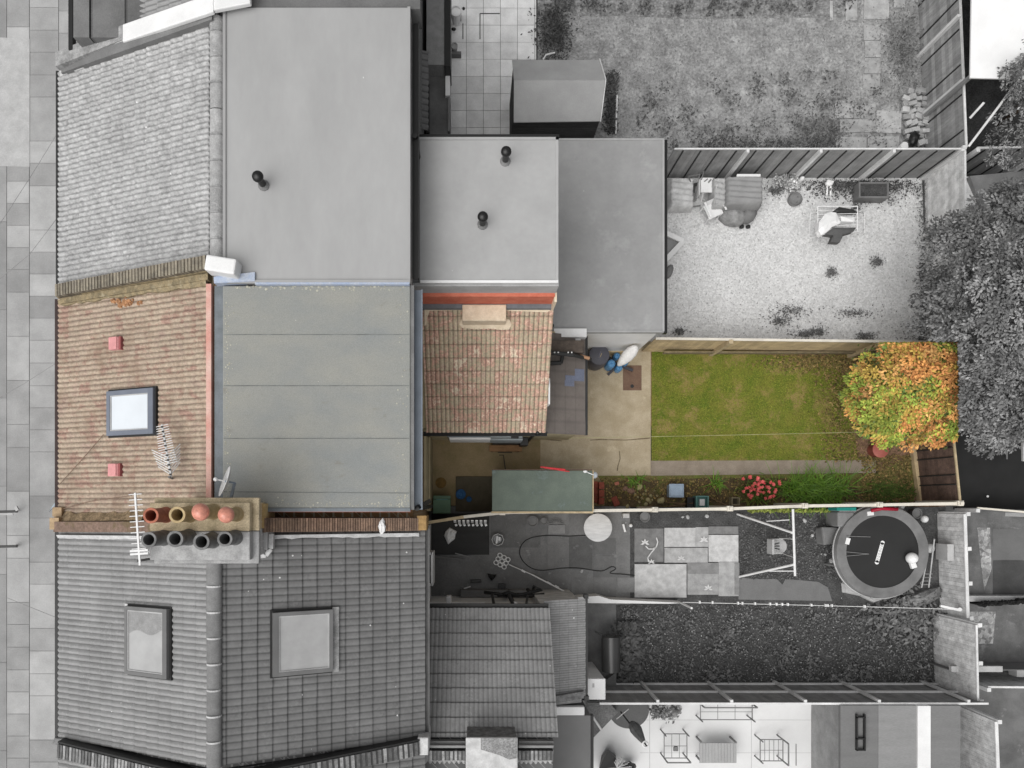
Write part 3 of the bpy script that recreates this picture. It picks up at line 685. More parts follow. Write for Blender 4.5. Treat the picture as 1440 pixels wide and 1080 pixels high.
P(hB, 'crumbled_mortar', b, M('orange_mortar', C(200, 150, 110), var=.2, scale=12))
# lower parapet (B/C)
b = MB(); slab(b, at(75, 741, 5.85), at(300, 741, 7.3), -.1, .1, .5); slab(b, at(300, 741, 7.3), at(372, 741, 7.28), -.1, .1, .5)
slab(b, at(372, 738, 7.3), at(592, 737, 5.9), -.13, .12, .6)
m_pB = M('plum_brick', C(136, 114, 102), C(116, 98, 86), scale=5, fine=22, finevar=.28, stain=C(104, 92, 66), stscale=4, stth=.52)
P(hB, 'parapet', b, m_pB, label='brown brick party parapet by the chimney')
b = MB()
for k in range(60):
    u = k / 60; p = at(372, 738, 7.3).lerp(at(592, 737, 5.9), u * .985); b.box(p.x, p.x + .035, p.y - .125, p.y + .115, p.z - .05, p.z + .012, rnd.uniform(.7, 1.3))
P(hB, 'parapet_bricks', b, m_copB)
fillet(hB, front(82, 733) + UZ * .02, front(206, 731) + UZ * .02, .17, M('moss_strip', C(168, 146, 118), C(124, 108, 84), scale=9, finevar=.4, fine=25), side=1, dz=.2, jag=.03, name='mossy_fillet')
b = MB(); 
p = at(75, 718, 5.7); b.box(p.x - .02, p.x + .16, -.3, -.12, 5.2, 5.7); p = at(75, 737, 5.8); b.box(p.x - .04, p.x + .14, -.55, -.32, 5.2, 5.86, 1.15); P(hB, 'corbel_bricks', b, M('orange_corbel_brick', C(176, 152, 122), var=.1, scale=8))
b = MB(); p = at(594, 735, 5.9); b.box(p.x - .1, p.x + .08, -.56, -.28, 5.3, 5.95); P(hB, 'parapet_end_brick', b, M('ochre_brick', C(170, 138, 92), var=.15, scale=8))
b = MB(); p = at(537, 740, 6.3); b.ball(p, .07, .16, .05, n=10, m=5, jit=.2); P(hB, 'cement_blob', b, m_white)
# rooflight and red vents
o_ = front(190, 580); 
pz = [front(157, 580), front(222, 580)]
v0 = (pz[0] - o_).dot(VF); v1 = (pz[1] - o_).dot(VF); y0 = at(0, 612, o_.z).y - o_.y; y1 = at(0, 549, o_.z).y - o_.y
rooflight(hB, o_ + NF * .03, UY, VF, NF, y0, y1, v0, v1, m_frameB, m_glass, fw=.085, lift=.09, label='roof window with the white of the sky painted into its pane')
for px, py in ((167, 484), (166, 661)):
    o_ = front(px, py); q = MB(); q.abox(o_, UY, VF, NF, -.12, .12, -.13, .1, .0, .1); q.abox(o_, UY, VF, NF, -.12, .12, -.13, .08, .1, .125, 1.05)
    o2 = P(hB, 'roof_vent', q, m_redvent, bevel=.03); q = MB(); q.abox(o_, UY, VF, NF, -.125, .125, .1, .15, .0, .09); P(o2, 'vent_back', q, M('dark_red_tile', C(160, 92, 92)), bevel=.01)
b = MB(); b.box(XF - .12, XF - .02, -.3, 4.05, EZ - .1, EZ - .02); P(hB, 'front_gutter', b, M('brown_gutter', C(72, 60, 58)))
# chimney (B half coloured, C half grey)
def stack(root, y0, y1, mt, mf, ycorb):
    x0 = -5.12; x1 = -3.53
    q = MB(); q.box(x0 + .03, x1 - .16, y0, y1, 5.9, 8.26); s = P(root, 'chimney_stack', q, MBRICK('pale_stack_brick', C(214, 190, 150), C(186, 160, 122), C(220, 210, 190)) if root is hB else MBRICK('pale_grey_stack_brick', C(190), C(165), C(215)))
    q = MB(); q.box(x0, x1 + .1, min(y0, ycorb[0]), max(y1, ycorb[1]), 8.26, 8.36, .92); q.box(x0 + .0, x1, y0, y1, 8.36, 8.52); P(s, 'flaunching', q, mf, bevel=.02)
    return s
sB = stack(hB, -.47, -.02, m_brickB, m_flau, (-.47, .06))
def pot(s, px, py, mat, zt=9.05, r=.118, cap=None, name='chimney_pot', fat=1.0):
    t_ = at(px, py, zt); q = MB(); zb = 8.5; h = zt - zb
    q.lathe((t_.x, t_.y, zb), [(r * 1.12 * fat, 0), (r * 1.05 * fat, .05), (r * .98 * fat, .1), (r * .9, h - .1), (r * .95, h - .08), (r, h - .05), (r, h), (r * .72, h), (r * .68, .1)], n=24)
    o = P(s, name, q, mat, smooth='auto'); 
    q = MB(); q.lathe((t_.x, t_.y, zb + .12), [(r * .7, 0), (0.0001, .001)], n=20); P(s, 'pot_throat', q, m_vblack)
    if cap: q = MB(); q.lathe((t_.x, t_.y, zt - .02), [(r * 1.12, 0), (r * 1.14, .03), (r * .9, .09), (r * .4, .13), (.0001, .14)], n=22); P(s, 'pot_cap', q, cap, smooth=True)
pot(sB, 212, 725, m_pot_r); pot(sB, 249, 724, m_pot_c, 9.0, .125)
pot(sB, 282, 720, m_pot_c, 9.05, .118, m_cap_r); pot(sB, 318, 724, m_pot_c, 9.0, .11, m_cap_r)
b = MB(); b.box(-3.75, -3.63, -.47, -.04, 6.7, 7.3); P(sB, 'shoulder', b, M('ochre_render', C(214, 188, 140), C(186, 160, 114), scale=5))
# B outrigger
zE, zT = 3.25, 4.95
yE = at(0, 607, zE).y; yT = at(0, 431, zT).y; xL, xRr = -1.07, 1.68
b = MB(); 
prof = [(1.69, -.02), (1.69, zE - .02), (yT, zT - .1), (4.09, zT - .1), (4.09, -.02)]
for x in (-1.19, 1.55): b.poly([(x, y, z) for y, z in (prof if x < 0 else prof[::-1])])
for (ya, za), (yb, zb) in zip(prof, prof[1:]): b.poly([(-1.19, ya, za), (1.55, ya, za), (1.55, yb, zb), (-1.19, yb, zb)])
P(hB, 'outrigger_wall', b, m_render)
VO = Vector((0, yT - yE, zT - zE)).normalized(); LO = math.hypot(yT - yE, zT - zE)
P(hB, 'outrigger_roof', tile_roof((xRr, yE, zE), (-1, 0, 0), VO, xRr - xL, LO, g=.31, tw=.3, rolls=3, rh=.022, t=.028), m_tBo)
NO = Vector((0, -(zT - zE), yT - yE)).normalized()
def onout(px, py, e=zE, ye=yE):   # a point on B's outrigger plane
    k = (zT - zE) / (yT - yE); a = (NY - py) / F; z = (zE + k * (a * H - yE)) / (1 + k * a); return at(px, py, z)
def cem(mb, pts, h=.045, f=onout):
    q = [f(x, y) + NO * h for x, y in pts]; mb.poly(q[::-1]); n = len(q)
    for i in range(n): mb.poly([q[i], q[(i + 1) % n], q[(i + 1) % n] - NO * h, q[i] - NO * h])
b = MB(); cem(b, [(597, 431), (650, 431), (650, 435), (604, 436), (603, 441), (601, 445), (600, 456), (597, 457)]); cem(b, [(710, 431), (774, 431), (773, 436), (769, 438), (712, 436)])
cem(b, [(648, 448), (716, 448), (719, 455), (716, 462), (706, 463), (690, 461), (672, 462), (660, 461), (650, 460), (646, 455)]); P(hB, 'cement_patch', b, m_cream)
b = MB(); o_ = onout(681, 440); b.box(at(650, 0, 5.12).x, at(712, 0, 5.12).x, at(0, 451, 5.12).y, at(0, 428, 5.12).y, 4.6, 5.12); P(hB, 'capped_chimney_stub', b, m_cream, bevel=.02)
gutter(hB, (-1.15, yE - .05, zE), (1.72, yE - .05, zE), m_dark, r=.05, n='outrigger_gutter')
b = MB(); p = at(756, 608, zE); b.cyl((p.x, yE + .02, .1), (p.x, yE + .02, zE), .035, n=8); b.ball((p.x, yE - .03, zE + .0), .06); P(hB, 'outrigger_downpipe', b, m_black)
# party line details above B's outrigger
xq = at(780, 0, 5.4).x
b = MB(); b.box(-1.15, xq, 4.13, 4.195, 5.62, 6.08, 1.0); P(hB, 'slate_hung_strip', b, m_lgrey)
b = MB(); b.box(-1.15, xq - .02, 4.06, 4.13, 5.0, 5.62); P(hB, 'orange_fascia', b, m_terr)
b = MB(); b.box(-1.15, xq, 3.97, 4.07, 4.85, 5.08, .95); P(hB, 'lead_gully', b, m_lead)
b = MB(); b.box(xq - .03, xq + .02, 3.96, 4.16, 4.8, 5.6); P(hB, 'cream_end_board', b, m_cream)
b = MB(); p = at(770, 0, 3.7).x; b.box(p + .0, p + .035, at(0, 570, 3.7).y, at(0, 532, 3.9).y, 3.5, 3.9); P(hB, 'white_bargeboard', b, m_white)
# lean-to
b = MB(); q = MB(); xe = at(823, 0, 2.5).x; y0 = at(0, 611, 2.6).y
q.hexa([(1.55, 1.70, -.02), (xe - .08, 1.70, -.02), (xe - .08, 4.05, -.02), (1.55, 4.05, -.02), (1.55, 1.70, 2.86), (xe - .08, 1.70, 2.44), (xe - .08, 4.05, 2.44), (1.55, 4.05, 2.86)]); P(hB, 'lean_to_wall', q, m_render)
VS = Vector((-1, 0, .4)).normalized()
b = tile_roof((xe, y0, 2.45), UY, VS, 4.0 - y0, 1.22, tw=.3, g=.28, rolls=1, rh=0, t=.012, sub=2)
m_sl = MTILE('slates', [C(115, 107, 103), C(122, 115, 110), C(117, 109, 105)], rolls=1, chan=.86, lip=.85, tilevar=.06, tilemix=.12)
lt = P(hB, 'lean_to_roof', b, m_sl)
b = MB()
for (x0_, x1_, ya, yb) in ((808, 822, 519, 529), (794, 822, 529, 536), (793, 807, 536, 544)):
    z = 2.52
    p = at(x0_, yb, z); r_ = at(x1_, ya, z); 
    b.hexa([(p.x, p.y, 2.3), (r_.x, p.y, 2.3), (r_.x, r_.y, 2.3), (p.x, r_.y, 2.3), (p.x, p.y, 2.47 + (xe - p.x) * .4), (r_.x, p.y, 2.47 + (xe - r_.x) * .4), (r_.x, r_.y, 2.47 + (xe - r_.x) * .4), (p.x, r_.y, 2.47 + (xe - p.x) * .4)])
P(lt, 'bluer_slates', b, M('blue_slate', C(118, 124, 142), var=.05, scale=5))
b = MB(); b.box(xe, xe + .07, y0, 4.0, 2.36, 2.44); P(hB, 'lean_to_gutter', b, m_dark)
b = MB(); p = at(773, 478, 3.0); r_ = at(821, 496, 2.95); b.box(p.x, r_.x, r_.y, p.y, 2.45, 2.98); P(hB, 'brick_upstand', b, M('sooty_brick', C(98, 88, 80), C(80, 72, 66), scale=9, finevar=.2), bevel=.02)
b = MB(); b.cyl(at(775, 496, 3.1), at(806, 499, 3.1), .05); b.cyl(at(804, 499, 3.1), at(830, 505, 2.5), .045, t=1.5); b.cyl(at(792, 496, 3.1), at(789, 510, 2.9), .045); b.cyl(at(789, 510, 2.9), at(772, 511, 2.9), .05)
sp_ = P(hB, 'soil_pipe', b, m_dark)
b = MB()
for x in (780, 785, 799, 804): p = at(x, 495.5, 3.17); b.ball(p, .02)
P(sp_, 'pipe_clips', b, m_white)
b = MB(); b.cyl(at(815, 500, 2.75), at(829, 504, 2.75), .04); P(hB, 'clay_pipe', b, M('copper_brown_pipe', C(178, 138, 108), var=.1))
b = MB(); p = at(776, 458.5, 2.7); b.cyl((p.x, p.y, 2.3), (p.x, p.y, 2.75), .05); P(hB, 'black_pipe_stub', b, m_black)
# open window on the outrigger's alley wall and rear wall pieces
b = MB(); p = at(632, 615, 2.2); r_ = at(698, 618, 2.2); b.box(p.x, r_.x, r_.y, r_.y + .05, 1.3, 2.2); b.box(p.x, p.x + .04, r_.y + .05, 1.68, 1.3, 2.2)
f = P(hB, 'window', b, m_white); b = MB(); b.box(p.x - .05, r_.x, r_.y + .055, r_.y + .1, 1.3, 2.22); P(f, 'pane', b, M('dull_window_glass', C(130, 138, 146), rough=.2))
b = MB(); p = at(690, 612, 2.3); r_ = at(735, 619, 2.3); b.box(p.x, r_.x, r_.y, r_.y + .035, 1.5, 2.3); b.box(p.x, r_.x, r_.y + .035, p.y, 2.2, 2.24, 1.2)
f = P(hB, 'vent_window', b, M('silver_frame', C(150, 158, 162), rough=.4)); b = MB(); b.box(p.x + .5, p.x + .68, r_.y + .04, p.y - .02, 2.24, 2.3); P(f, 'window_latch', b, m_dark)
b = MB(); b.box(-1.19, -1.13, -.2, 1.62, 1.3, 2.42, 1.0); b.box(-1.19, -1.1, -.25, 1.66, .1, 1.3, .85); P(hB, 'rear_render', b, m_render)
# --- house C
hC = T('terraced_house', 'dark grey tiled terraced house below the chimney with a window in each roof slope', 'house', (-4.6, -2.6, 0))
body(hC, -4.8, -.44, m_brickG)
P(hC, 'front_roof', tile_roof((XF, -4.72, EZ), UY, VF, 4.2, LF - .05, rolls=3, tw=.34), m_tC)
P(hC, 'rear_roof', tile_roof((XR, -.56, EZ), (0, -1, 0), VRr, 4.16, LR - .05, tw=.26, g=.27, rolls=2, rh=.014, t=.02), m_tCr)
ridge(hC, -4.72, -.95, m_ridC, m_mortW, r=.135)
fillet(hC, front(84, 752) + UZ * .03, front(204, 753) + UZ * .03, .07, m_mortW, side=-1, dz=.1, jag=.015)
fillet(hC, rear(384, 752) + UZ * .03, rear(590, 749) + UZ * .03, .07, m_mortW, side=-1, dz=.12, jag=.015)
b = MB()
for a_, e_ in (((382, 751), (381, 772)), ((381, 772), (374, 781)), ((374, 781), (361, 782))):
    b.beam(at(a_[0], a_[1], 7.1), at(e_[0], e_[1], 7.1), .08, .05)
P(hC, 'lead_flashing', b, m_mortW)
sC = stack(hC, -.93, -.475, m_brickG, m_flauG, (-1.0, -.475))
b = MB(); b.box(-3.75, -3.63, -.86, -.53, 6.7, 7.2); P(sC, 'shoulder', b, m_lgrey)
pot(sC, 209, 759, m_pot_g); pot(sC, 246, 758, m_pot_g, 9.05, .124); pot(sC, 283, 762, m_pot_g, 9.0, .124); pot(sC, 316, 758, m_pot_g, 9.0, .115)
o_ = front(212, 900)
pz = [front(184, 900), front(243, 900)]; v0 = (pz[0] - o_).dot(VF); v1 = (pz[1] - o_).dot(VF); y1 = at(0, 853, o_.z).y - o_.y; y0 = at(0, 949, o_.z).y - o_.y
fw_ = rooflight(hC, o_ + NF * .03, UY, VF, NF, y0, y1, v0, v1, m_frameG, m_glassG, apron=.08, apmat=m_mortW, fw=.07, lift=.12, label='smaller roof window on the street slope with a pale strip along its lower edge')
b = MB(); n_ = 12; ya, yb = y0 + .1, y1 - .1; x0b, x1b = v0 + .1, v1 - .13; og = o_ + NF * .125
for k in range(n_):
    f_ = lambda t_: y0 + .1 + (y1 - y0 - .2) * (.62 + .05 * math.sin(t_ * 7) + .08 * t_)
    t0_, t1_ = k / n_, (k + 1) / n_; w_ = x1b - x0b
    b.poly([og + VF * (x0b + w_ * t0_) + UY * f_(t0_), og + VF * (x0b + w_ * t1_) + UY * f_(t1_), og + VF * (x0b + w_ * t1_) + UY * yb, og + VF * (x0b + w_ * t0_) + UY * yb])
P(fw_, 'painted_reflection', b, G('reflection_grey', 150, var=.08, scale=6))  # darker wavy area of the pane's reflection, painted on as a flat sheet
o_ = rear(424, 900)
pz = [rear(466, 900), rear(382, 900)]; v0 = (pz[0] - o_).dot(VRr); v1 = (pz[1] - o_).dot(VRr); y1 = at(0, 858, o_.z).y - o_.y; y0 = at(0, 946, o_.z).y - o_.y
rooflight(hC, o_ + NR * .03, UY, VRr, NR, y0, y1, v0, v1, m_frameG, m_glassG, apron=.13, apmat=m_mortG, fw=.07, lift=.12, label='large square roof window on the garden slope with a pale apron')
b = MB(); b.box(XF - .12, XF - .02, -4.75, -.5, EZ - .1, EZ - .02); P(hC, 'front_gutter', b, m_dark)
gutter(hC, (XR + .05, -4.7, EZ), (XR + .05, -.5, EZ), m_mgrey, r=.05)
b = MB(); b.box(-1.19, -1.1, -2.5, -.6, 1.0, 2.6); P(hC, 'rear_render', b, m_offw)
b = MB(); p = at(600, 823, 2.0); q = at(607, 778, 2.0); b.box(p.x, q.x, q.y - .04, q.y + .02, 1.1, 2.0); b.box(p.x, q.x, p.y - .02, p.y + .04, 1.1, 2.0); b.box(q.x - .02, q.x + .03, p.y - .02, q.y + .02, 1.1, 2.0)
f = P(hC, 'window', b, m_white); b = MB(); b.box(p.x, q.x - .02, p.y + .04, q.y - .04, 1.1, 1.9); P(f, 'pane', b, m_dark)
# outrigger C (mirror)
yE2 = at(0, 856, 3.25).y; yT2 = at(0, 1037, 4.95).y; xL2 = -1.07; xR2 = 1.77
VO2 = Vector((0, yT2 - yE2, zT - zE)).normalized(); LO2 = math.hypot(yT2 - yE2, zT - zE)
P(hC, 'outrigger_roof', tile_roof((xL2, yE2, zE), (1, 0, 0), VO2, xR2 - xL2, LO2, g=.32, rolls=3, tw=.3, rh=.016, t=.024), m_tCo)
b = MB()
prof = [(-2.61, -.02), (-2.61, zE - .02), (yT2, zT - .1), (-4.79, zT - .1), (-4.79, -.02)]
for x in (-1.19, 1.66): b.poly([(x, y, z) for y, z in (prof if x > 0 else prof[::-1])])
for (ya, za), (yb, zb) in zip(prof, prof[1:]): b.poly([(-1.19, ya, za), (-1.19, yb, zb), (1.66, yb, zb), (1.66, ya, za)])
P(hC, 'outrigger_wall', b, m_white)
gutter(hC, (-1.1, yE2 + .05, zE), (1.75, yE2 + .05, zE), m_dark, r=.06, n='outrigger_gutter')
b = MB(); p = at(631, 848, 2.2); b.box(p.x - .06, p.x + .06, p.y - .04, p.y + .16, 1.9, 2.2); b.box(p.x - 1.0, p.x + .9, -2.6, -2.57, 1.5, 1.56); P(hC, 'white_flue', b, m_white, bevel=.02)
b = MB(); p = at(724, 851, 3.0); b.lathe((p.x, p.y, 2.9), [(.02, 0), (.08, .02), (.06, .1), (.0001, .11)], n=14); P(hC, 'white_pipe_cap', b, m_white, smooth=True)
b = MB(); b.cyl(at(722, 850, 3.0), at(716, 838, 2.0), .05); b.cyl(at(695, 852, 3.0), at(692, 836, 1.8), .035); b.cyl(at(740, 850, 2.9), at(742, 838, 2.0), .03); P(hC, 'waste_pipes', b, m_dark)
xe2 = at(823, 0, 2.5).x; yN = at(0, 842, 2.5).y; yS = at(0, 992, 2.5).y
P(hC, 'lean_to_roof', tile_roof((xe2, yS + .2, 2.45), (0, 1, 0), VS, yN - yS - .2, 1.12, tw=.17, g=.24, rolls=1, rh=.014, t=.015), m_tC)
b = MB(); b.hexa([(1.6, yS + .05, -.02), (xe2 - .08, yS + .05, -.02), (xe2 - .08, yN - .08, -.02), (1.6, yN - .08, -.02), (1.6, yS + .05, 2.78), (xe2 - .08, yS + .05, 2.42), (xe2 - .08, yN - .08, 2.42), (1.6, yN - .08, 2.78)]); P(hC, 'lean_to_wall', b, m_offw)
b = MB(); b.box(xe2, xe2 + .07, yS + .2, yN + .03, 2.36, 2.45); b.box(xe2 - .02, xe2 + .08, yN - .0, yN + .1, 2.3, 2.5); b.box(xe2 - .02, xe2 + .09, yS + .12, yS + .22, 2.2, 2.5); P(hC, 'lean_to_gutter', b, m_black)
b = MB(); slab(b, at(776, 985, 2.95), at(821, 977, 2.6), -.09, .08, .3); P(hC, 'lean_to_parapet', b, m_copG)
# party parapet between C and D with brick-on-edge coping
def tC(p): return rnd.choice([.55, .7, 1.0, 1.45, 1.5])
m_stripe = G('pale_creasing', 150, col2=C(112), scale=8, finevar=.2)
cp = [at(80, 1056, 5.85), at(303, 1112, 7.35), at(590, 1053, 5.85)]
coping(hC, cp[:2], .27, m_stripe, G('dark_mortar_grey', 84), bw=.055, gap=.03, tintf=tC, drop=.5)
coping(hC, cp[1:], .27, m_stripe, G('dark_mortar_grey_rear', 84), bw=.06, gap=.045, tintf=tC, drop=.5)
b = MB()
for a_, e_ in zip(cp, cp[1:]): slab(b, a_ + Vector((0, .14, -.03)), e_ + Vector((0, .14, -.03)), -.0, .035, .3)
P(hC, 'coping_edge', b, m_dark)
fillet(hC, front(80, 1042) + UZ * .05, front(262, 1092) + UZ * .05, .1, m_mortG, side=1, dz=.12)
fillet(hC, rear(398, 1082) + UZ * .03, rear(588, 1042) + UZ * .03, .07, m_mortG, side=1, dz=.1)
b = MB(); p = at(598, 1048, 5.8); b.box(p.x - .15, p.x + .06, p.y - .2, p.y + .15, 5.0, 5.8); P(hC, 'parapet_kneeler', b, m_offw, bevel=.02)
# outrigger party wall and its chimney
for (x0_, x1_) in ((604, 655), (729, 778)):
    pa = at(x0_, 1063, 5.25); pb = at(x1_, 1063, 5.25)
    coping(hC, [pa, pb], .2, m_stripe, G('dark_mortar_outrigger', 88), bw=.05, gap=.035, tintf=tC, drop=.6, name='outrigger_parapet')
    b = MB(); pa = at(x0_, 1043, 5.05); pb = at(x1_, 1043, 5.05); b.beam(pa, pb, .06, .12); b.beam(at(x0_, 1049, 5.15), at(x1_, 1049, 5.15), .05, .1, 1.5); P(hC, 'outrigger_flashing', b, m_mgrey)
b = MB(); pa = at(655, 1080, 5.6); pb = at(728, 1037, 5.6); b.box(pa.x + .02, pb.x - .02, at(0, 1130, 5.6).y, pb.y - .02, 4.3, 5.55); s_ = P(hC, 'outrigger_chimney', b, m_copG)
b = MB(); b.box(pa.x, pb.x, at(0, 1130, 5.6).y, pb.y, 5.55, 5.62); P(s_, 'rendered_top', b, m_offw, bevel=.02)
b = MB(); q0 = at(694, 1062, 5.62); 
b.poly([(q.x, q.y, 5.627) for q in (at(676, 1054, 5.62), at(703, 1062, 5.62), at(716, 1068, 5.62), at(727, 1066, 5.62), at(727, 1038, 5.62), at(676, 1038, 5.62))]); P(s_, 'pebble_dash', b, G('pebble_dash_top', 150, cell=.3, cellscale=40))
b = MB(); pa = at(658, 1034, 4.7); pb = at(724, 1019, 4.7); b.box(pa.x - .02, pb.x + .02, pb.y - .03, pb.y + .02, 4.5, 4.75); P(s_, 'chimney_flashing', b, m_mortW)
# --- house D (bottom edge)
hD = T('terraced_house', 'partly seen house at the bottom edge with a flat dark rear extension', 'house', (-4.6, -7, 0))
body(hD, -9.4, -4.84, m_brickG)
P(hD, 'front_roof', tile_roof((XF, -9.3, EZ), UY, VF, 4.3, LF - .05, tw=.34), m_tC)
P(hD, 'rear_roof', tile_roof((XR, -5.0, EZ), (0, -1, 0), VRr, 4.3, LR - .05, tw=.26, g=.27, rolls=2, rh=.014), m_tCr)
ridge(hD, -9.3, -5.0, m_ridC, m_mortW)
b = MB(); b.box(-1.19, 1.66, -7.6, -4.82, -.02, 4.9); P(hD, 'outrigger_wall', b, m_brickG)
VO3 = Vector((0, 1, .7)).normalized()
P(hD, 'outrigger_roof', tile_roof((1.66, -7.6, 3.35), (-1, 0, 0), VO3, 2.8, 3.05, g=.32, rolls=3), G('pale_corrugated', 178, var=.05, stretch=(6, .3, 1)))
b = MB(); pa = at(776, 1006, 2.6); pb = at(831, 1140, 2.6); b.box(pa.x - .3, pb.x, pb.y, pa.y, -.02, 2.6); P(hD, 'flat_extension', b, G('dark_felt_roof', 125, var=.03, finevar=.03), bevel=.015)
b = MB(); b.box(pb.x + .002, pb.x + .06, pb.y, pa.y, 2.45, 2.63); P(hD, 'extension_gutter', b, m_dark)
b = MB(); pa = at(779, 1006, 2.75); pb = at(822, 994, 2.75); b.box(pa.x, pb.x, pa.y, pb.y, 2.61, 2.76); P(hD, 'white_coping', b, m_white, bevel=.015)

# ---------------------------------------------------------------- aerials and dish
a1 = T('tv_aerial', 'grid-like aerial with crossed reflector rods lying just above the brown tiled roof', 'TV aerial', front(242, 672))
b = MB(); tip = at(228, 597, 7.05); end = at(241, 671, 7.2); b.beam(tip, end, .03); m_alu = G('aluminium', 205, rough=.4, metal=.3, var=.05); P(a1, 'boom', b, m_alu)
b = MB(); b.cyl(front(243, 673), end + UZ * .1, .02); P(a1, 'mast', b, m_mgrey)
dv = (end - tip); sd = Vector((dv.y, -dv.x, 0)).normalized(); b = MB()
for k in range(17):
    c = tip + dv * (.02 + .72 * k / 16); L_ = .11 + .003 * k
    b.cyl(c - sd * L_ + UZ * .01, c + sd * L_ + UZ * .01, .007, n=5)
for k in range(7):
    c = tip + dv * (.62 + .055 * k)
    for s_ in (-1, 1):
        b.cyl(c, c + sd * (s_ * (.24 - .01 * k)) + dv.normalized() * -.19 + UZ * (.05 * s_), .009, n=5)
P(a1, 'elements', b, m_alu)
b = MB()
for k in range(11): c = tip + dv * (.05 + .09 * k); b.rbox(c + UZ * .01, .03, .03, .03)
P(a1, 'insulators', b, m_dark)
zA = 8.75
a2 = T('tv_aerial', 'white straight-boom aerial pointing up the picture at the left side of the chimney', 'TV aerial', (-5.2, -.9, 7.5))
tip = at(190, 693, zA); end = at(197, 795, zA); b = MB(); b.beam(tip, end, .028); P(a2, 'boom', b, m_white)
b = MB(); dv = end - tip; sd = Vector((dv.y, -dv.x, 0)).normalized()
for k, L_ in enumerate([.1, .1, .11, .1, .11, .11, .11, .11, .11, .11, .11, .11]):
    c = tip + dv * (.02 + .075 * k); b.cyl(c - sd * L_, c + sd * L_, .008, n=5)
P(a2, 'elements', b, m_white)
b = MB(); c = at(196, 777, zA); b.beam(c - sd * .14 + dv.normalized() * .02, c + sd * .14 + dv.normalized() * .02, .03); b.beam(c - sd * .14 - dv.normalized() * .03, c + sd * .14 - dv.normalized() * .03, .03); P(a2, 'folded_dipole', b, m_white)
b = MB(); c = at(199, 788, 8.6); b.cyl((c.x, c.y, 7.6), (c.x, c.y, 8.78), .02); b.beam((c.x, c.y, 8.0), (-5.05, -.85, 8.0), .03); P(a2, 'mast', b, m_mgrey)
ds = T('satellite_dish', 'grey satellite dish on an arm beside the red pot caps of the chimney', 'satellite dish', at(328, 696, 7.9))
c = at(317, 677, 8.35); ax = Vector((-1, .38, .5)).normalized()
b = MB(); n_ = 20; b.lathe(c, [(.0001, -.045), (.1, -.038), (.18, -.02), (.25, .01), (.26, .012), (.25, .02), (.18, -.005), (.1, -.022), (.0001, -.03)], n=24, axis=ax); P(ds, 'reflector', b, G('dish_grey', 215, var=.05), smooth=True)
b = MB(); lnb = at(303, 674, 8.35); b.cyl(c + Vector((0, 0, -.12)), lnb, .012); b.ball(lnb, .035); P(ds, 'feed_arm', b, m_white)
b = MB(); p2 = at(330, 679, 8.2); p3 = at(325, 700, 8.1); b.beam(p2, p3, .04); b.beam(p2, c, .03); b.beam(p3, (p3.x, .0, 8.0), .04); b.rbox((p3.x, -.0, 7.95), .1, .05, .14); P(ds, 'bracket', b, m_gutb)

# ---------------------------------------------------------------- fences
def fence(name, label, a, e, h, mat, postm, capm=None, bays=2, postside=1, group=None, seam=.45, seamm=None, postr=.05, th=.03, cap=.05, rails=None, h2=None, postn=None, horiz=False, vary=.11):
    """boarded fence between ground points a and e; posts/rails stand on side postside (left of a->e = +1)"""
    a = Vector(a); e = Vector(e); h2 = h2 or h
    t_ = T(name, label, 'fence', (a + e) / 2, group)
    dd = (e - a); L = dd.length; dd /= L; sd = Vector((-dd.y, dd.x, 0)) * postside
    for k in range(bays):
        u0, u1 = L * k / bays, L * (k + 1) / bays; b = MB(); s = MB(); u = u0
        if horiz:
            z_ = .03
            while z_ < h - .02: b.abox(a, dd, sd, UZ, u0 + .004, u1 - .004, -th / 2, th / 2, z_, min(z_ + .135, h), rnd.uniform(1 - 2.4 * vary, 1 + 1.6 * vary)); z_ += .14
        while u < u1 - .01 and not horiz:
            w_ = min(.115, u1 - u); hh = h + (h2 - h) * u / L
            b.abox(a, dd, sd, UZ, u, u + w_ - .004, -th / 2, th / 2 * rnd.uniform(.6, 1), .02, hh - rnd.uniform(0, .01), rnd.uniform(.88, 1.1)); u += w_
        o = P(t_, 'panel', b, mat)
        if seam:
            u = u0 + seam * .5
            while u < u1: s.abox(a, dd, sd, UZ, u, u + .03, th / 2, th / 2 + .025, .03, h - .03); u += seam
            P(o, 'battens', s, seamm or m_dark)
        if capm:
            c_ = MB(); hh0 = h + (h2 - h) * u0 / L; hh1 = h + (h2 - h) * u1 / L
            c_.beam(a + dd * u0 + UZ * (hh0 + .02), a + dd * u1 + UZ * (hh1 + .02), cap, .035); P(o, 'cap_rail', c_, capm)
        if rails:
            c_ = MB()
            for z in rails: c_.abox(a, dd, sd, UZ, u0, u1, th / 2 + .001, th / 2 + .05, z - .04, z + .04)
            P(o, 'rails', c_, postm)
    for k in range(bays + 1) if postn is None else postn:
        b = MB(); c = a + dd * (L * k / bays); b.abox(c, dd, sd, UZ, -postr, postr, th / 2 + .002, th / 2 + .1, 0, h + .07); P(t_, 'post', b, postm)
    return t_
g0 = lambda x, y: at(x, y, 0)
f1 = fence('panel_fence', 'dark grey panelled fence with pale sloping posts behind the white gravel garden', g0(925, 250), g0(1302, 250), 1.62, m_woodGd, m_post, m_post, bays=4, postside=-1, seamm=m_dark, postn=[1, 2, 3], postr=.035, cap=.035)
f2 = fence('board_fence', 'pale weathered board fence closing the right end of the gravel garden', g0(1300, 252), g0(1302, 494), 1.62, m_woodGl, m_post, m_post, bays=3, postside=-1, seam=0, horiz=True, postr=.03)
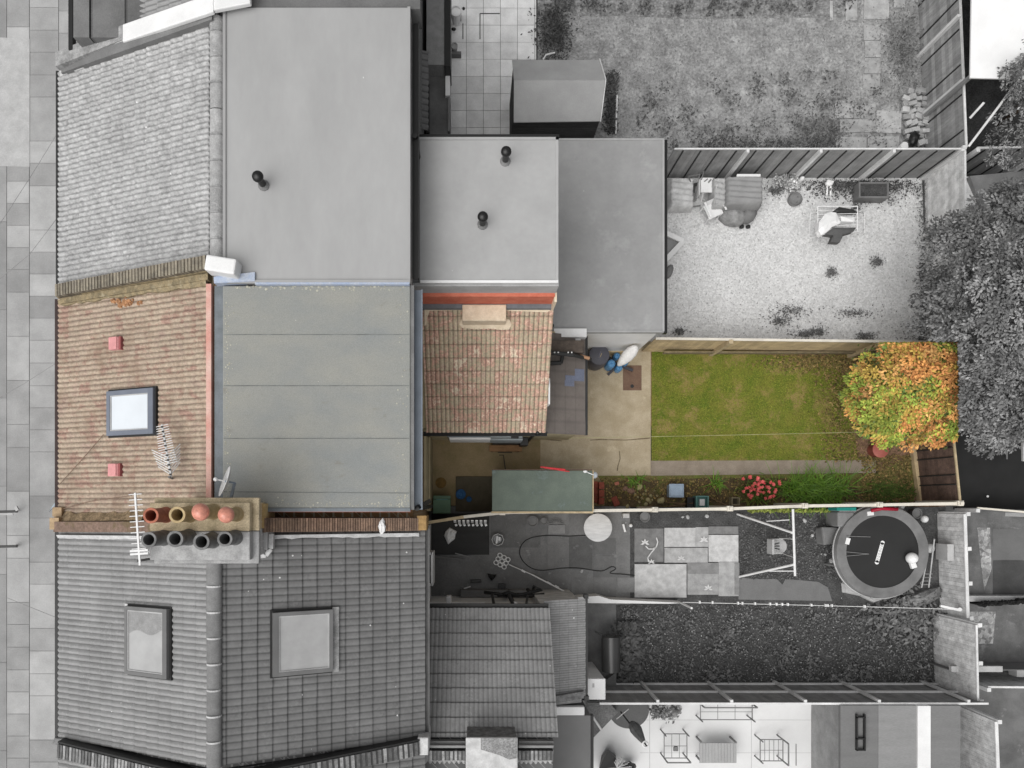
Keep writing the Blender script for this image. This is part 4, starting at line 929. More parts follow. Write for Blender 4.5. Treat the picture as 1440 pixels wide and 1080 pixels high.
f3 = fence('panel_fence', 'tall streaky dark fence with slanting pale posts at the upper right lawn', g0(1302, 248), g0(1288, -90), 1.62, m_woodG, m_post, m_post, bays=4, postside=1, seamm=m_dark, horiz=True, postr=.035, seam=.9)
b = MB(); b.rbox(g0(1318, 170), .05, 1.0, .9, 4); b.rbox(g0(1306, 60), .04, 1.5, .5, 0, 1.2)
P(f3, 'gravel_board', b, m_mgrey)
f4 = fence('board_fence', 'grey fence running off the right edge below the small shrub', g0(1320, 246), g0(1600, 240), 1.5, m_woodG, m_post, m_post, bays=3, postside=-1, seamm=m_dark)
f5 = fence('timber_fence', 'cream topped timber fence between the white gravel and the green lawn', g0(902, 494), g0(1290, 499), 1.55, m_woodTan, m_postB, m_capw, bays=4, postside=-1, seam=0, cap=.06, postn=[1, 3])
b = MB()
for k in range(26):
    p = g0(912 + k * 14.3, 495.6 + .004 * k); 
b.box(at(940, 0, .9).x, at(1260, 0, .9).x, 4.0, 4.03, .28, .5, .8); P(f5, 'gravel_board', b, m_mossc)
f6 = fence('board_fence', 'short brown board fence below the orange tree at the end of the lawn', g0(1281, 600), g0(1292, 706), 1.68, m_woodBr, m_postB, m_postB, bays=3, postside=-1, seam=.45, seamm=m_dark, postn=[], horiz=True)
b = MB(); b.beam(g0(1279, 620) + UZ * .1, g0(1291, 706) + UZ * .1, .1, .15); P(f6, 'base_board', b, m_woodTan)
# boundary fence with white capping between colour garden and lower garden
line = [(601, 735), (652, 727), (707, 721), (812, 718.5), (921, 717), (1026, 715.5), (1131, 711.5), (1236, 710), (1349, 708)]
bt = T('boundary_fence', 'thin boundary fence with white capping and concrete post tops under the coloured garden', 'fence', at(900, 716, 0))
for (x0_, y0_), (x1_, y1_) in zip(line, line[1:]):
    A = at(x0_, y0_, 1.7); E = at(x1_, y1_, 1.7); b = MB(); c_ = MB()
    dd = (E - A).normalized(); L = (E - A).length; u = 0; sd = Vector((-dd.y, dd.x, 0))
    while u < L: b.abox(Vector((A.x, A.y, 0)), dd, sd, UZ, u, min(u + .13, L), -.012, .012 * rnd.uniform(.5, 1), .05, 1.66, rnd.uniform(.85, 1.15)); u += .134
    o = P(bt, 'panel', b, m_woodTan if x0_ < 900 else m_woodBr)
    c_.beam(A, E, .075, .05); P(o, 'cap_rail', c_, m_capw if x0_ > 650 else m_postB)
for (x_, y_) in line[2:]:
    q = at(x_, y_, 1.7); b = MB(); b.box(q.x - .08, q.x + .06, q.y - .06, q.y + .07, 0, 1.78); b.box(q.x - .05, q.x + .03, q.y - .03, q.y + .04, 1.78, 1.84); P(bt, 'post', b, m_capw)
# lower fence with three rails
f8 = fence('railed_fence', 'long dark fence with three pale rails at the lower edge of the weedy plot', g0(826, 962), g0(1320, 962), 1.9, m_woodGd, m_post, m_post, bays=5, postside=1, seam=0, rails=[.12, .95], postn=[])
for k in (.15, .34, .53, .72, .95):
    b = MB(); p = g0(826 + 494 * k, 958); q = p + Vector((.0, -.02, 0)); b.beam(p, q + UZ * 1.93, .07); P(f8, 'post', b, m_post)
f9 = fence('slatted_fence', 'pale slatted fence behind the trampoline at the right', g0(1318, 722), g0(1322, 860), 1.1, m_woodGl, m_post, m_post, bays=3, postside=1, seam=0, rails=[.3], cap=.08)
f10 = fence('board_fence', 'light grey board fence at the end of the weedy plot', g0(1312, 864), g0(1314, 962), 1.7, m_woodGl, m_post, m_post, bays=2, postside=1, seam=0)
f11 = fence('board_fence', 'grey boarded fence running down beside the lower right outbuilding', g0(1330, 985), g0(1336, 1140), 1.9, m_woodGl, m_post, m_post, bays=2, postside=1, seam=0, cap=.08)
f12 = fence('low_fence', 'low grey fence with a white top running right from the brown fence corner', g0(1345, 714), g0(1560, 732), .8, m_mgrey, m_post, m_capw, bays=3, postside=-1, seam=0)
f13 = fence('board_fence', 'dark ended board fence across the lower right gardens', g0(1345, 950), g0(1560, 952), 1.2, m_woodGl, m_post, m_post, bays=3, postside=-1, seam=0)
b = MB(); A = at(1372, 850, .5); 
for i in range(34):
    x = 1378 + i * 3.2; p = at(x, 850 - i * .22, .5); b.ball(p + Vector((0, rnd.uniform(-.03, .03), 0)), .07, .07, .1, n=7, m=4, t=rnd.uniform(.7, 1.3), jit=.3)
    b.cyl((p.x, p.y, 0), (p.x, p.y, .4), .03, n=5)
ONE('clipped_hedge', b, G('dark_hedge', 34, finevar=.3), 'thin dark clipped hedge line near the right edge', 'hedge', at(1400, 850, 0))
b = MB(); b.box(at(1352, 0, .25).x, at(1500, 0, .25).x, at(0, 846, .3).y, at(0, 838, .3).y, 0, .3); ONE('garden_wall', b, m_lgrey, 'low pale garden wall above the thin dark hedge', 'wall', at(1400, 842, 0))
b = MB(); b.box(at(1338, 0, 1).x, at(1410, 0, 1).x, at(0, 945, 1).y, at(0, 937, 1).y, .9, 1); b.box(at(1338, 0, 1).x, at(1500, 0, 1).x, at(0, 932, 0).y, at(0, 931, 0).y, 0, .9, .4)
b.rbox(at(1424, 943, .5), .22, .2, .3); ONE('bench', b, m_lgrey, 'pale plank bench with a small pale block at the lower right edge', 'bench', at(1380, 941, 0))
# white cream wall at the lower garden
b = MB(); pts = [(812, 840), (818, 848), (940, 849), (960, 848), (858, 843), (842, 838)]
b.prism([at(x, y, .55) for x, y in pts], 0, .55); ONE('garden_wall', b, m_white, 'low cream wall tapering along the weedy plot beside the lean-to', 'wall', at(880, 845, 0))
b = MB(); p = at(960, 847, .9); q = at(1350, 857, .9); b.tube([p.lerp(q, k / 12) - UZ * (.06 * math.sin(math.pi * k / 12)) for k in range(13)], .009, t=1); 
wl = T('washing_line', 'thin white line with small pegs strung along the weedy plot', 'washing line', at(1345, 857, 0)); P(wl, 'cord', b, m_white)
for x in (984, 1002, 1038, 1044, 1062, 1083, 1092, 1100, 1108, 1141, 1161, 1164, 1170, 1216):
    k = (x - 960) / 390; c = p.lerp(q, k); b = MB(); b.box(c.x - .018, c.x + .018, c.y - .02, c.y + .05, c.z - .05, c.z + .02); P(wl, 'peg', b, m_white)
b = MB(); b.cyl(at(1350, 857, 0), at(1350, 857, 1.0), .05); b.cyl(g0(958, 848), g0(958, 848) + UZ * .95, .03); b.beam(at(1322, 852, .9), at(1350, 858, .95), .06); P(wl, 'post', b, m_white)
cl = T('washing_line', 'fine pale line stretched over the green lawn', 'washing line', at(762, 617, 0))
b = MB(); p = at(800, 616, 1.6); q = at(1345, 604, 1.7); b.tube([p.lerp(q, k / 16) - UZ * (.18 * math.sin(math.pi * k / 16)) for k in range(17)], .006, n=5); P(cl, 'cord', b, M('pale_cord', C(176, 172, 130)))
b = MB(); b.cyl(g0(1288, 612), at(1349, 602.5, 1.75), .02); b.cyl(at(1338, 603, 1.74), at(1357, 603, 1.8), .05); P(cl, 'post', b, m_white)
# ---------------------------------------------------------------- sheds and outbuildings
s1 = T('garden_shed', 'pitched grey felted shed beside the paved patio at the top', 'shed', at(785, 150, 0))
e0, e1, rz_ = 1.85, 1.85, 2.3
xa, xb = at(722, 0, 2.1).x, at(848, 0, 2.1).x
yt = at(0, 84, e0).y; yr = at(0, 113, rz_).y; yb = at(0, 172, e0).y
b = MB(); x0_, x1_ = xa + .02, xb - .03
prof = [(yb + .08, -.02), (yb + .08, e0 - .03), (yr, rz_ - .05), (yt - .05, e0 - .03), (yt - .05, -.02)]
b.poly([(x0_, y, z) for y, z in prof]); b.poly([(x1_, y, z) for y, z in prof][::-1])
k = 0; z = 0
while z < e0 - .05:      # shiplap boards on the side facing the houses
    b.abox((x0_, yb + .08, z), UX, -UY, UZ, 0, x1_ - x0_, 0, .012, 0, .105, rnd.uniform(.8, 1.15)); b.poly([(x0_, yb + .08, z), (x1_, yb + .08, z), (x1_, yb + .08, z + .12), (x0_, yb + .08, z + .12)], .5); z += .12
b.poly([(x0_, yt - .05, 0), (x0_, yt - .05, e0), (x1_, yt - .05, e0), (x1_, yt - .05, 0)])
for i_ in range(12):
    y_ = yb + .1 + i_ * (yt - yb - .2) / 12; b.box(x0_ - .012, x0_, y_, y_ + .1, 0, e0 - .02, rnd.uniform(.8, 1.1))
P(s1, 'walls', b, G('shed_boards', 74, col2=C(60), finevar=.15))
def slab3(mb, a, e, c, d_, th, t_=1): mb.hexa([Vector(p) - UZ * th for p in (a, e, c, d_)] + [Vector(p) for p in (a, e, c, d_)], t_)
b = MB(); slab3(b, (xa + .02, yb, e0), (xb - .03, yb + .03, e0), (xb + .02, yr, rz_), (xa, yr, rz_), .04, 1.0)
slab3(b, (xa, yr, rz_), (xb + .02, yr, rz_), (xb - .05, yt, e0), (xa - .02, yt, e0), .04, 1.0); P(s1, 'roof', b, G('shed_felt', 165, var=.05, finevar=.06), bevel=.01)
b = MB(); b.beam((xb - .02, yb + .02, e0), (xb + .03, yr, rz_), .02, .06); b.beam((xb + .03, yr, rz_), (xb - .04, yt, e0), .02, .06); P(s1, 'barge_trim', b, m_post)
s2 = T('flat_roof_shed', 'flat green-grey felt roofed shed against the white capped fence', 'shed', at(760, 690, 0))
zs = 1.95; p = at(692, 719, zs); q = at(833, 662, zs)
b = MB(); b.box(p.x + .06, q.x - .06, p.y + .04, q.y - .05, -.02, zs - .1); P(s2, 'walls', b, m_woodBr)
b = MB(); b.hexa([(p.x, p.y, zs - .1), (q.x, p.y, zs - .1), (q.x, q.y, zs - .1), (p.x, q.y + .02, zs - .1), (p.x, p.y, zs - .02), (q.x, p.y, zs - .02), (q.x, q.y, zs), (p.x, q.y + .02, zs)]); P(s2, 'roof', b, M('green_grey_felt', C(112, 122, 112), C(98, 108, 100), scale=2, finevar=.1, stain=C(124, 136, 134), stscale=2, stth=.58), bevel=.012)
b = MB(); b.box(p.x - .02, q.x + .02, p.y - .05, p.y - .005, zs - .1, zs + .015); b.box(q.x + .003, q.x + .03, p.y, q.y, zs - .1, zs + .015, .95); P(s2, 'white_edge', b, m_postB)
b = MB(); b.box(p.x, q.x, q.y + .022, q.y + .035, zs - .14, zs); b.box(p.x + .4, p.x + 1.1, q.y - .045, q.y - .02, .1, 1.7, .8); P(s2, 'door', b, m_woodBr)
b = MB(); z = zs + .01; pa = at(760, 656.5, z); pb = at(830, 664, z); b.cyl(pa, pa.lerp(pb, .5), .018); b.cyl(pa + Vector((.08, -.02, 0)), pa.lerp(pb, .5) + Vector((.1, -.05, 0)), .014); 
ONE('garden_poles', b, M('red_paint', C(206, 60, 66), rough=.4, var=.05), 'pair of thin red poles lying on the edge of the flat shed roof', 'poles', (pa + pb) / 2)
b = MB(); pc = at(823, 663, z + .03); b.ball(pc, .06, .035, .03); b.cyl(pc, at(835, 668, z + .1), .012); ONE('white_cloth', b, m_white, 'small white crumpled rag on the red poles at the shed corner', 'rag', pc, smooth=True)
b = MB(); pc = at(836, 668, 1.75); b.lathe((pc.x, pc.y, 1.6), [(.05, 0), (.08, .02), (.085, .1), (.05, .14), (.0001, .145)], n=16); b.cyl((pc.x, pc.y, 0), (pc.x, pc.y, 1.6), .02); ONE('garden_lamp', b, M('pale_lamp', C(206, 214, 222), rough=.4), 'round pale garden light on a pole at the corner of the flat roofed shed', 'lamp', (pc.x, pc.y, 0))
s3 = T('outbuilding', 'grey boarded outbuilding with a broad white strip on its roof beside the pale patio', 'outbuilding', at(1260, 1050, 0))
p = at(1182, 1200, 2.0); q = at(1350, 992, 2.0)
b = MB(); b.box(p.x + .2, q.x - .2, p.y, q.y - .1, -.02, 1.9); P(s3, 'walls', b, m_woodGd)
b = MB()
x_ = [1182, 1235, 1289, 1307, 1350]; sh = [.72, 1.05, 2.1, .8]
for k in range(4):
    a_ = at(x_[k], 0, 2).x; c_ = at(x_[k + 1], 0, 2).x; 
    if k != 2: b.box(a_, c_ - .003, p.y, q.y, 1.9, 2.0 + .006 * k, sh[k])
P(s3, 'roof', b, G('outbuilding_felt', 138, var=.05, stretch=(.3, 2, 1)))
b = MB(); b.box(at(1289, 0, 2).x, at(1307, 0, 2).x, p.y, q.y, 1.9, 2.05); P(s3, 'white_roof_strip', b, m_white)
b = MB()
for y_ in (1040, 1056, 1010): b.box(at(1205, 0, 2.1).x, at(1217, 0, 2.1).x, at(0, y_, 2.1).y, at(0, y_, 2.1).y + .03, 2.02, 2.1)
for x_q in (1205, 1216): b.box(at(x_q, 0, 2.1).x, at(x_q, 0, 2.1).x + .03, at(0, 1056, 2.1).y, at(0, 1005, 2.1).y, 2.02, 2.1)
P(s3, 'roof_ladder', b, m_dark)
b = MB(); b.box(at(1181, 0, .2).x, at(1235, 0, .2).x, at(0, 992, .2).y, at(0, 988, .2).y, 0, .3); 
cn = T('white_canopy', 'large white canopy roof at the top right corner behind the fence', 'canopy', at(1500, 0, 0))
p = at(1366, 108, 2.3); q = at(1700, -200, 2.3)
b = MB(); b.hexa([(p.x - .0, p.y, 2.22), (q.x, p.y - .15, 2.22), (q.x, q.y, 2.5), (p.x - .1, q.y, 2.5), (p.x, p.y, 2.26), (q.x, p.y - .15, 2.26), (q.x, q.y, 2.56), (p.x - .1, q.y, 2.56)]); P(cn, 'canopy_roof', b, G('white_sheet', 242, var=.03, finevar=.02, rough=.6))
b = MB(); 
for k in range(18): u = p.x + .25 + k * .35; b.box(u, u + .03, p.y - .0, q.y, 2.2, 2.23)
for x_p in (p.x + .1, q.x - .2):
    for y_p in (p.y + .1, q.y - .2): b.box(x_p, x_p + .08, y_p, y_p + .08, 0, 2.2)
P(cn, 'frame', b, m_grey)
s4 = T('garden_shed', 'weathered pale shed half under the big grey tree at the right edge', 'shed', at(1430, 270, 0))
p = at(1362, 292, 1.7); q = at(1480, 232, 1.7)
b = MB(); b.box(p.x + .0, q.x, p.y - .5, q.y - .25, -.02, 1.6); 
for k in range(12): b.box(p.x - .012, p.x, p.y - .5 + k * .125, p.y - .4 + k * .125, 0, 1.58, rnd.uniform(.8, 1.15))
P(s4, 'walls', b, m_woodGl)
b = MB(); b.hexa([(p.x + .6, p.y - .6, 1.6), (q.x, p.y - .6, 1.6), (q.x, q.y - .1, 1.6), (p.x + .0, q.y - .3, 1.6), (p.x + .6, p.y - .6, 1.65), (q.x, p.y - .6, 1.65), (q.x, q.y - .1, 1.75), (p.x + .0, q.y - .3, 1.75)]); P(s4, 'roof', b, G('shed_roof_grey', 132, finevar=.1))
# ---------------------------------------------------------------- trees and plants
def foliage(mb, c, rad, clumps, per, size, shades, clip=None, spread=.3, seed=1, flat_=0, cs=None, lw=.5, inner=.55):
    rr = random.Random(seed); c = Vector(c)
    for _ in range(clumps):
        while True:
            d_ = Vector((rr.gauss(0, 1), rr.gauss(0, 1), rr.gauss(0, 1)))
            if d_.length > .1: break
        d_.normalize(); k = rr.uniform(inner, 1.02)
        if d_.z < -.35: d_.z *= -1
        cc_ = c + Vector((d_.x * rad[0] * k, d_.y * rad[1] * k, d_.z * rad[2] * k)); sp = spread * rr.uniform(.7, 1.3)
        base = rr.choice(shades)
        for _ in range(per):
            p_ = cc_ + Vector((rr.gauss(0, sp * .5), rr.gauss(0, sp * .5), rr.gauss(0, sp * .4)))
            if clip and not clip(p_): continue
            g_ = rr.uniform(.7, 1.35) * (1 if rr.random() > .12 else 1.5); t_ = base if rr.random() < .72 else rr.choice(shades)
            L_ = size * rr.uniform(.6, 1.4)
            mb.leaf(p_, L_, L_ * lw, rr.uniform(0, 6.28), rr.uniform(-.9, .7), rr.uniform(-.7, .7), (t_[0] * g_, t_[1] * g_, t_[2] * g_))
def lobes(mb, c, rad, n, lr, per, size, shades, clip=None, seed=1, lw=.55, low=-.15, bv=.32):
    """crown as many separate leafy lobes over an ellipsoid; leaves lie on each lobe's rounded top so gaps stay dark"""
    rr = random.Random(seed); c = Vector(c); ga = 2.39996
    for i in range(n):
        z = 1 - (i + .5) / n * (1 - low); rxy = math.sqrt(max(0, 1 - z * z)); a = i * ga + rr.uniform(-.3, .3); k = rr.uniform(.78, 1.04)
        o = c + Vector((rad[0] * rxy * math.cos(a) * k, rad[1] * rxy * math.sin(a) * k, rad[2] * z * k)); L0 = lr * rr.uniform(.65, 1.25)
        br = rr.uniform(1 - bv, 1 + bv); base = rr.choice(shades); alt = rr.choice(shades)
        for j in range(int(per * (L0 / lr) ** 2)):
            v = Vector((rr.gauss(0, 1), rr.gauss(0, 1), abs(rr.gauss(0, 1)) * 1.1 - .35)).normalized()
            q = o + v * (L0 * rr.uniform(.55, 1.05))
            if clip and not clip(q): continue
            t_ = base if rr.random() < .6 else alt; g_ = br * rr.uniform(.72, 1.3)
            yaw = math.atan2(v.y, v.x) + rr.uniform(-.9, .9); L_ = size * rr.uniform(.65, 1.35)
            mb.leaf(q, L_, L_ * lw, yaw, -(.6 - v.z * .7) + rr.uniform(-.35, .45), rr.uniform(-.55, .55), (t_[0] * g_, t_[1] * g_, t_[2] * g_))
def limbs(c, h, r, seed, n_=7, reach=(1, 1)):
    rr = random.Random(seed); tr = MB(); lb = MB(); c = Vector(c)
    tr.tube([c, c + Vector((.05, .03, h * .25)), c + Vector((-.04, .06, h * .5)), c + Vector((.02, 0, h * .72))], [r, r * .8, r * .65, r * .4], n=10)
    for k in range(n_):
        a_ = 6.28 * k / n_ + rr.uniform(-.3, .3); q_ = c + UZ * h * rr.uniform(.3, .6); e_ = q_ + Vector((math.cos(a_) * reach[0] * rr.uniform(.5, .85), math.sin(a_) * reach[1] * rr.uniform(.5, .85), h * rr.uniform(.15, .35)))
        m_ = q_.lerp(e_, .5) + UZ * .15; lb.tube([q_, m_, e_], [r * .45, r * .25, r * .1], n=6)
        for s_ in range(2):
            f_ = e_ + Vector((rr.uniform(-.4, .4), rr.uniform(-.4, .4), rr.uniform(0, .4))); lb.tube([m_, m_.lerp(f_, .6) + UZ * .05, f_], [r * .2, r * .12, r * .05], n=5)
    return tr, lb
mleaf = M('leaves', (1, 1, 1, 1), scale=3, var=.0, finevar=0, rough=.65, spec=.2)
m_bark = M('bark', C(84, 72, 60), scale=12, finevar=.3)
def lc(r, g=None, b_=None, k=1.38): 
    c = C(r, g, b_); return (c[0] * k, c[1] * k, c[2] * k)
# orange tree, clipped hedge-like to its plot corner
zc = 2.35
xr_ = at(1347, 0, 2.9).x; yt_ = at(0, 482, 2.9).y; xl_ = at(1198, 0, 2.6).x; yb_ = at(0, 632, 2.4).y
to = T('photinia_tree', 'bushy tree with orange and yellow-green leaves at the end of the green lawn', 'tree', at(1290, 560, 0))
cc = Vector(((xl_ + xr_) / 2 + .15, (yt_ + yb_) / 2 + .12, zc))
tr, lb = limbs((cc.x, cc.y, 0), 2.9, .11, 5, 8, (1.1, 1.1)); P(to, 'trunk', tr, m_bark, smooth=True); P(to, 'branches', lb, m_bark, smooth=True)
rs = random.Random(4)
def clipo(p_):
    return p_.x < xr_ - (p_.z - 2.9) * .66 and p_.y < yt_ - (p_.z - 2.9) * .22 and p_.z > .9
green = [lc(142, 152, 66), lc(124, 140, 60), lc(158, 160, 74), lc(96, 118, 60)]; orange = [lc(184, 134, 78), lc(174, 120, 72), lc(192, 148, 92), lc(160, 136, 68)]
b = MB(); q0 = cc + Vector((.1, .02, 0))
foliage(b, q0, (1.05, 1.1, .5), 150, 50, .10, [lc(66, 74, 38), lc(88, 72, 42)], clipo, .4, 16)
lobes(b, q0, (1.2, 1.2, .85), 130, .21, 120, .085, orange + [green[0]], clipo, 11)
lobes(b, q0 + Vector((.35, .2, .06)), (1.15, 1.1, .85), 90, .2, 110, .085, orange + orange + green[3:], clipo, 12)
lobes(b, q0 + Vector((-.45, -.28, -.05)), (.85, .9, .8), 100, .2, 110, .085, green + [orange[3]], clipo, 13)
lobes(b, q0 + Vector((.85, .8, .05)), (.8, .75, .7), 60, .2, 110, .085, orange + green, clipo, 14)
lobes(b, q0 + Vector((.4, 1.15, .05)), (1.0, .4, .6), 40, .18, 100, .085, green[:3] + orange[:1], clipo, 15)
lobes(b, q0 + Vector((.8, -.85, -.1)), (.6, .42, .5), 34, .18, 100, .085, orange + green[:2], clipo, 17)
lobes(b, q0 + Vector((-1.0, .05, -.2)), (.35, .6, .45), 26, .17, 90, .08, green + orange[:1], clipo, 18)
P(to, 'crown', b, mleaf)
# large grey tree
tg = T('large_tree', 'large dark grey leafy tree filling the right edge beyond the orange tree', 'tree', at(1420, 450, 0))
tr, lb = limbs(at(1405, 440, 0), 4.6, .2, 9, 10, (2.0, 2.6)); P(tg, 'trunk', tr, m_bark, smooth=True); P(tg, 'branches', lb, m_bark, smooth=True)
greys = [lc(104), lc(92), lc(116), lc(84), lc(124)]
xr2_ = xr_ + .03
def clipg(p_):
    sx_ = p_.x / (H - p_.z) * F + NX; sy_ = NY - p_.y / (H - p_.z) * F
    return not (sx_ < 1348 and sy_ > 480)
b = MB()
ct = at(1410, 450, 3.6)
for (px_, py_, z_, rx_, ry_, rz2, n_) in ((1420, 350, 3.6, 1.25, 1.5, 1.0, 210), (1400, 440, 3.9, 1.5, 1.4, 1.1, 260), (1410, 540, 3.4, 1.2, 1.4, 1.0, 230), (1340, 370, 3.0, .75, .9, .8, 100), (1345, 440, 3.0, .85, .8, .8, 90), (1385, 590, 3.0, .65, .8, .7, 90), (1470, 450, 3.6, 1.3, 2.6, 1.2, 200), (1440, 300, 3.2, .9, .6, .8, 90), (1328, 330, 2.6, .4, .35, .5, 22), (1312, 415, 2.4, .35, .45, .5, 22), (1318, 462, 2.6, .5, .38, .5, 34), (1375, 500, 3.2, .5, .9, .6, 60), (1368, 560, 3.0, .35, .6, .5, 40)):
    lobes(b, at(px_, py_, z_), (rx_ * .95, ry_ * .95, rz2), int(n_ * .42) + 6, .25, 105, .08, greys, clipg, int(px_ + py_), bv=.35, low=-.05)
P(tg, 'crown', b, mleaf)
ts = T('small_tree', 'small grey shrubby tree with feathery branches below the white canopy', 'tree', at(1420, 170, 0))
tr, lb = limbs(at(1404, 175, 0), 2.6, .07, 21, 9, (1.1, 1.3)); P(ts, 'trunk', tr, m_bark, smooth=True); P(ts, 'branches', lb, m_bark, smooth=True)
b = MB()
for (px_, py_, z_, r_, n_) in ((1415, 150, 2.2, .9, 70), (1430, 195, 1.8, .9, 80), (1380, 100, 2.6, .4, 22), (1408, 95, 2.8, .5, 28), (1430, 80, 3.0, .4, 18), (1395, 130, 2.3, .6, 40), (1450, 120, 2.4, .7, 40)):
    lobes(b, at(px_, py_, z_), (r_, r_, r_ * .7), int(n_ * .4) + 4, .16, 60, .075, [lc(120), lc(100), lc(136), lc(86)], lambda q: q.x > 12.8, int(px_ * 3), lw=.4)
P(ts, 'crown', b, mleaf)
b = MB(); b.cyl(at(1362, 206, 1.9), at(1433, 112, 2.6), .03); ONE('bamboo_cane', b, m_post, 'long pale cane sloping up from the fence corner in front of the small shrub tree', 'cane', at(1362, 206, 1.9))
b = MB(); b.cyl(at(1364, 166, 1.7), at(1384, 144, 2.0), .03); ONE('broken_branch', b, m_post, 'short pale stick poking out of the dark gap beside the fence', 'stick', at(1364, 166, 1.7))
# red flower clump, green strap-leaved clump
fl = T('flower_plant', 'clump of bright red flowers beside the spiky green plant', 'flowers', at(1075, 690, 0))
b = MB(); s_ = MB(); rr = random.Random(5)
for i in range(60):
    px_ = rr.gauss(1073, 16); py_ = rr.gauss(684, 11)
    if not 1043 < px_ < 1104 or not 664 < py_ < 704: continue
    z_ = rr.uniform(.45, .75); p = at(px_, py_, z_); tt = rr.choice([(1, 1, 1), (.85, .8, .8), (1.15, 1.3, 1.3)])
    for k in range(6): a_ = 6.28 * k / 6 + rr.random(); b.leaf(p + Vector((math.cos(a_) * .025, math.sin(a_) * .025, rr.uniform(0, .03))), .065, .04, a_, .4, 0, tt)
    s_.cyl((p.x + rr.uniform(-.1, .1), p.y + rr.uniform(-.1, .1), 0), p, .006, n=4)
P(fl, 'flower_heads', b, M('red_petals', C(216, 82, 84), C(226, 112, 108), scale=9, finevar=0, rough=.6))
for i in range(160):
    p = at(rr.gauss(1074, 15), min(rr.gauss(688, 9), 705), rr.uniform(.1, .5)); s_.leaf(p, .22, .03, rr.uniform(0, 6.28), rr.uniform(.1, 1.2), rr.uniform(-.5, .5), rr.uniform(.7, 1.3))
P(fl, 'stems_and_leaves', s_, M('stem_green', C(88, 112, 48), var=.2, scale=8))
def straps(name, label, px_, py_, n_, L_, rx_, ry_, mat, seed, z=.0, w=.03, cat='plant', group=None):
    rr = random.Random(seed); b = MB()
    for i in range(n_):
        c = at(px_ + rr.gauss(0, rx_), py_ + rr.gauss(0, ry_), 0); a_ = rr.uniform(0, 6.28); L = L_ * rr.uniform(.6, 1.2); t_ = rr.uniform(.6, 1.35); el = rr.uniform(.7, 1.4); prev = None
        sd = Vector((-math.sin(a_), math.cos(a_), 0)) * w / 2
        for j in range(5):
            u = j / 4; r_ = L * u * math.cos(el) * (1 + u * .5); zz = L * (u * math.sin(el) - .55 * u * u * math.sin(el)); q = c + Vector((math.cos(a_) * r_, math.sin(a_) * r_, zz + .01)); k = 1 - u * .85
            if prev: b.poly([prev[0], prev[1], q + sd * k, q - sd * k], t_)
            prev = (q - sd * k, q + sd * k)
    return ONE(name, b, mat, label, cat, at(px_, py_, 0), group)
m_strap = M('strap_leaf', C(112, 146, 52), C(84, 122, 38), scale=6, finevar=.1, rough=.5)
straps('strap_leaf_plant', 'large clump of arching green strap leaves right of the red flowers', 1142, 688, 520, .75, 24, 6, m_strap, 3)
straps('strap_leaf_plant', 'small green leafy clump near the teal tub in the soil bed', 1006, 680, 40, .35, 4, 3, m_strap, 4)
straps('leafy_weed', 'low green leafy patch right of the arching strap leaves', 1248, 693, 260, .3, 17, 7, M('dull_leaf', C(84, 104, 46), var=.2, scale=6), 6)
straps('leafy_weed', 'low green tuft at the left of the stone bed', 893, 676, 60, .22, 6, 4, m_strap, 8)
straps('leafy_weed', 'thin yellowish tuft under the red flowers by the fence', 1062, 700, 60, .35, 9, 3, M('yellow_leaf', C(138, 144, 70), var=.2, scale=6), 9)
# ground cover
def cover(name, n_, reg, mat, size, seed, z=.02, hgt=.06, lw=.5, poly=None, shades=(.6, 1.5)):
    rr = random.Random(seed); b = MB()
    for i in range(n_):
        px_, py_ = reg(rr); p = at(px_, py_, 0); p.z = z + rr.random() * hgt; L_ = size * rr.uniform(.5, 1.5)
        b.leaf(p, L_, L_ * lw, rr.uniform(0, 6.28), rr.uniform(-.6, .9), rr.uniform(-.6, .6), rr.uniform(*shades))
    return ST(name, b, mat, 'stuff')
U_ = lambda x0, x1, y0, y1: (lambda rr: (rr.uniform(x0, x1), rr.uniform(y0, y1)))
m_wl = G('grey_weed_leaf', 109, col2=C(86), scale=5, rough=.7)
cover('weeds', 7000, lambda rr: (rr.uniform(872, 1318), rr.uniform(851, 961)), m_wl, .065, 1, hgt=.08, shades=(.5, 1.7))
cover('weeds', 700, lambda rr: (rr.uniform(878, 1310), rr.uniform(855, 958)), G('pale_flower', 200), .04, 21, hgt=.1, shades=(.6, 1.1))
cover('weeds', 900, lambda rr: (rr.gauss(884, 9), rr.uniform(875, 955)), G('pale_weed_leaf', 100), .16, 2, hgt=.25, shades=(.6, 1.4))
cover('weeds', 1500, lambda rr: (rr.gauss(1270, 22), rr.gauss(866, 16)), G('pale_weed_leaf_edge', 112), .14, 3, hgt=.3, shades=(.5, 1.5))
cover('weeds', 2600, U_(1040, 1180, 722, 815), m_wl, .06, 4, hgt=.03)
cover('weeds', 7000, U_(758, 1300, 26, 213), G('pale_grass_blade', 150), .06, 5, hgt=.05, lw=.3, shades=(.55, 1.4))
cover('weeds', 1500, lambda rr: (rr.gauss(778, 12), rr.gauss(48, 20)), G('dark_weed_leaf', 78), .07, 6, hgt=.25, shades=(.5, 1.5))
cover('weeds', 900, lambda rr: (rr.gauss(858, 5), rr.uniform(105, 190)), G('dark_weed_leaf_side', 84), .07, 7, hgt=.25, shades=(.5, 1.5))
cover('weeds', 1300, lambda rr: (rr.gauss(1268, 13), rr.gauss(70, 34)), G('dark_weed_leaf_right', 118), .06, 8, hgt=.2, shades=(.5, 1.5))
cover('weeds', 1200, lambda rr: (rr.uniform(980, 1172) , rr.gauss(206, 7)), G('dark_weed_leaf_fence', 98), .06, 9, hgt=.15, shades=(.5, 1.5))
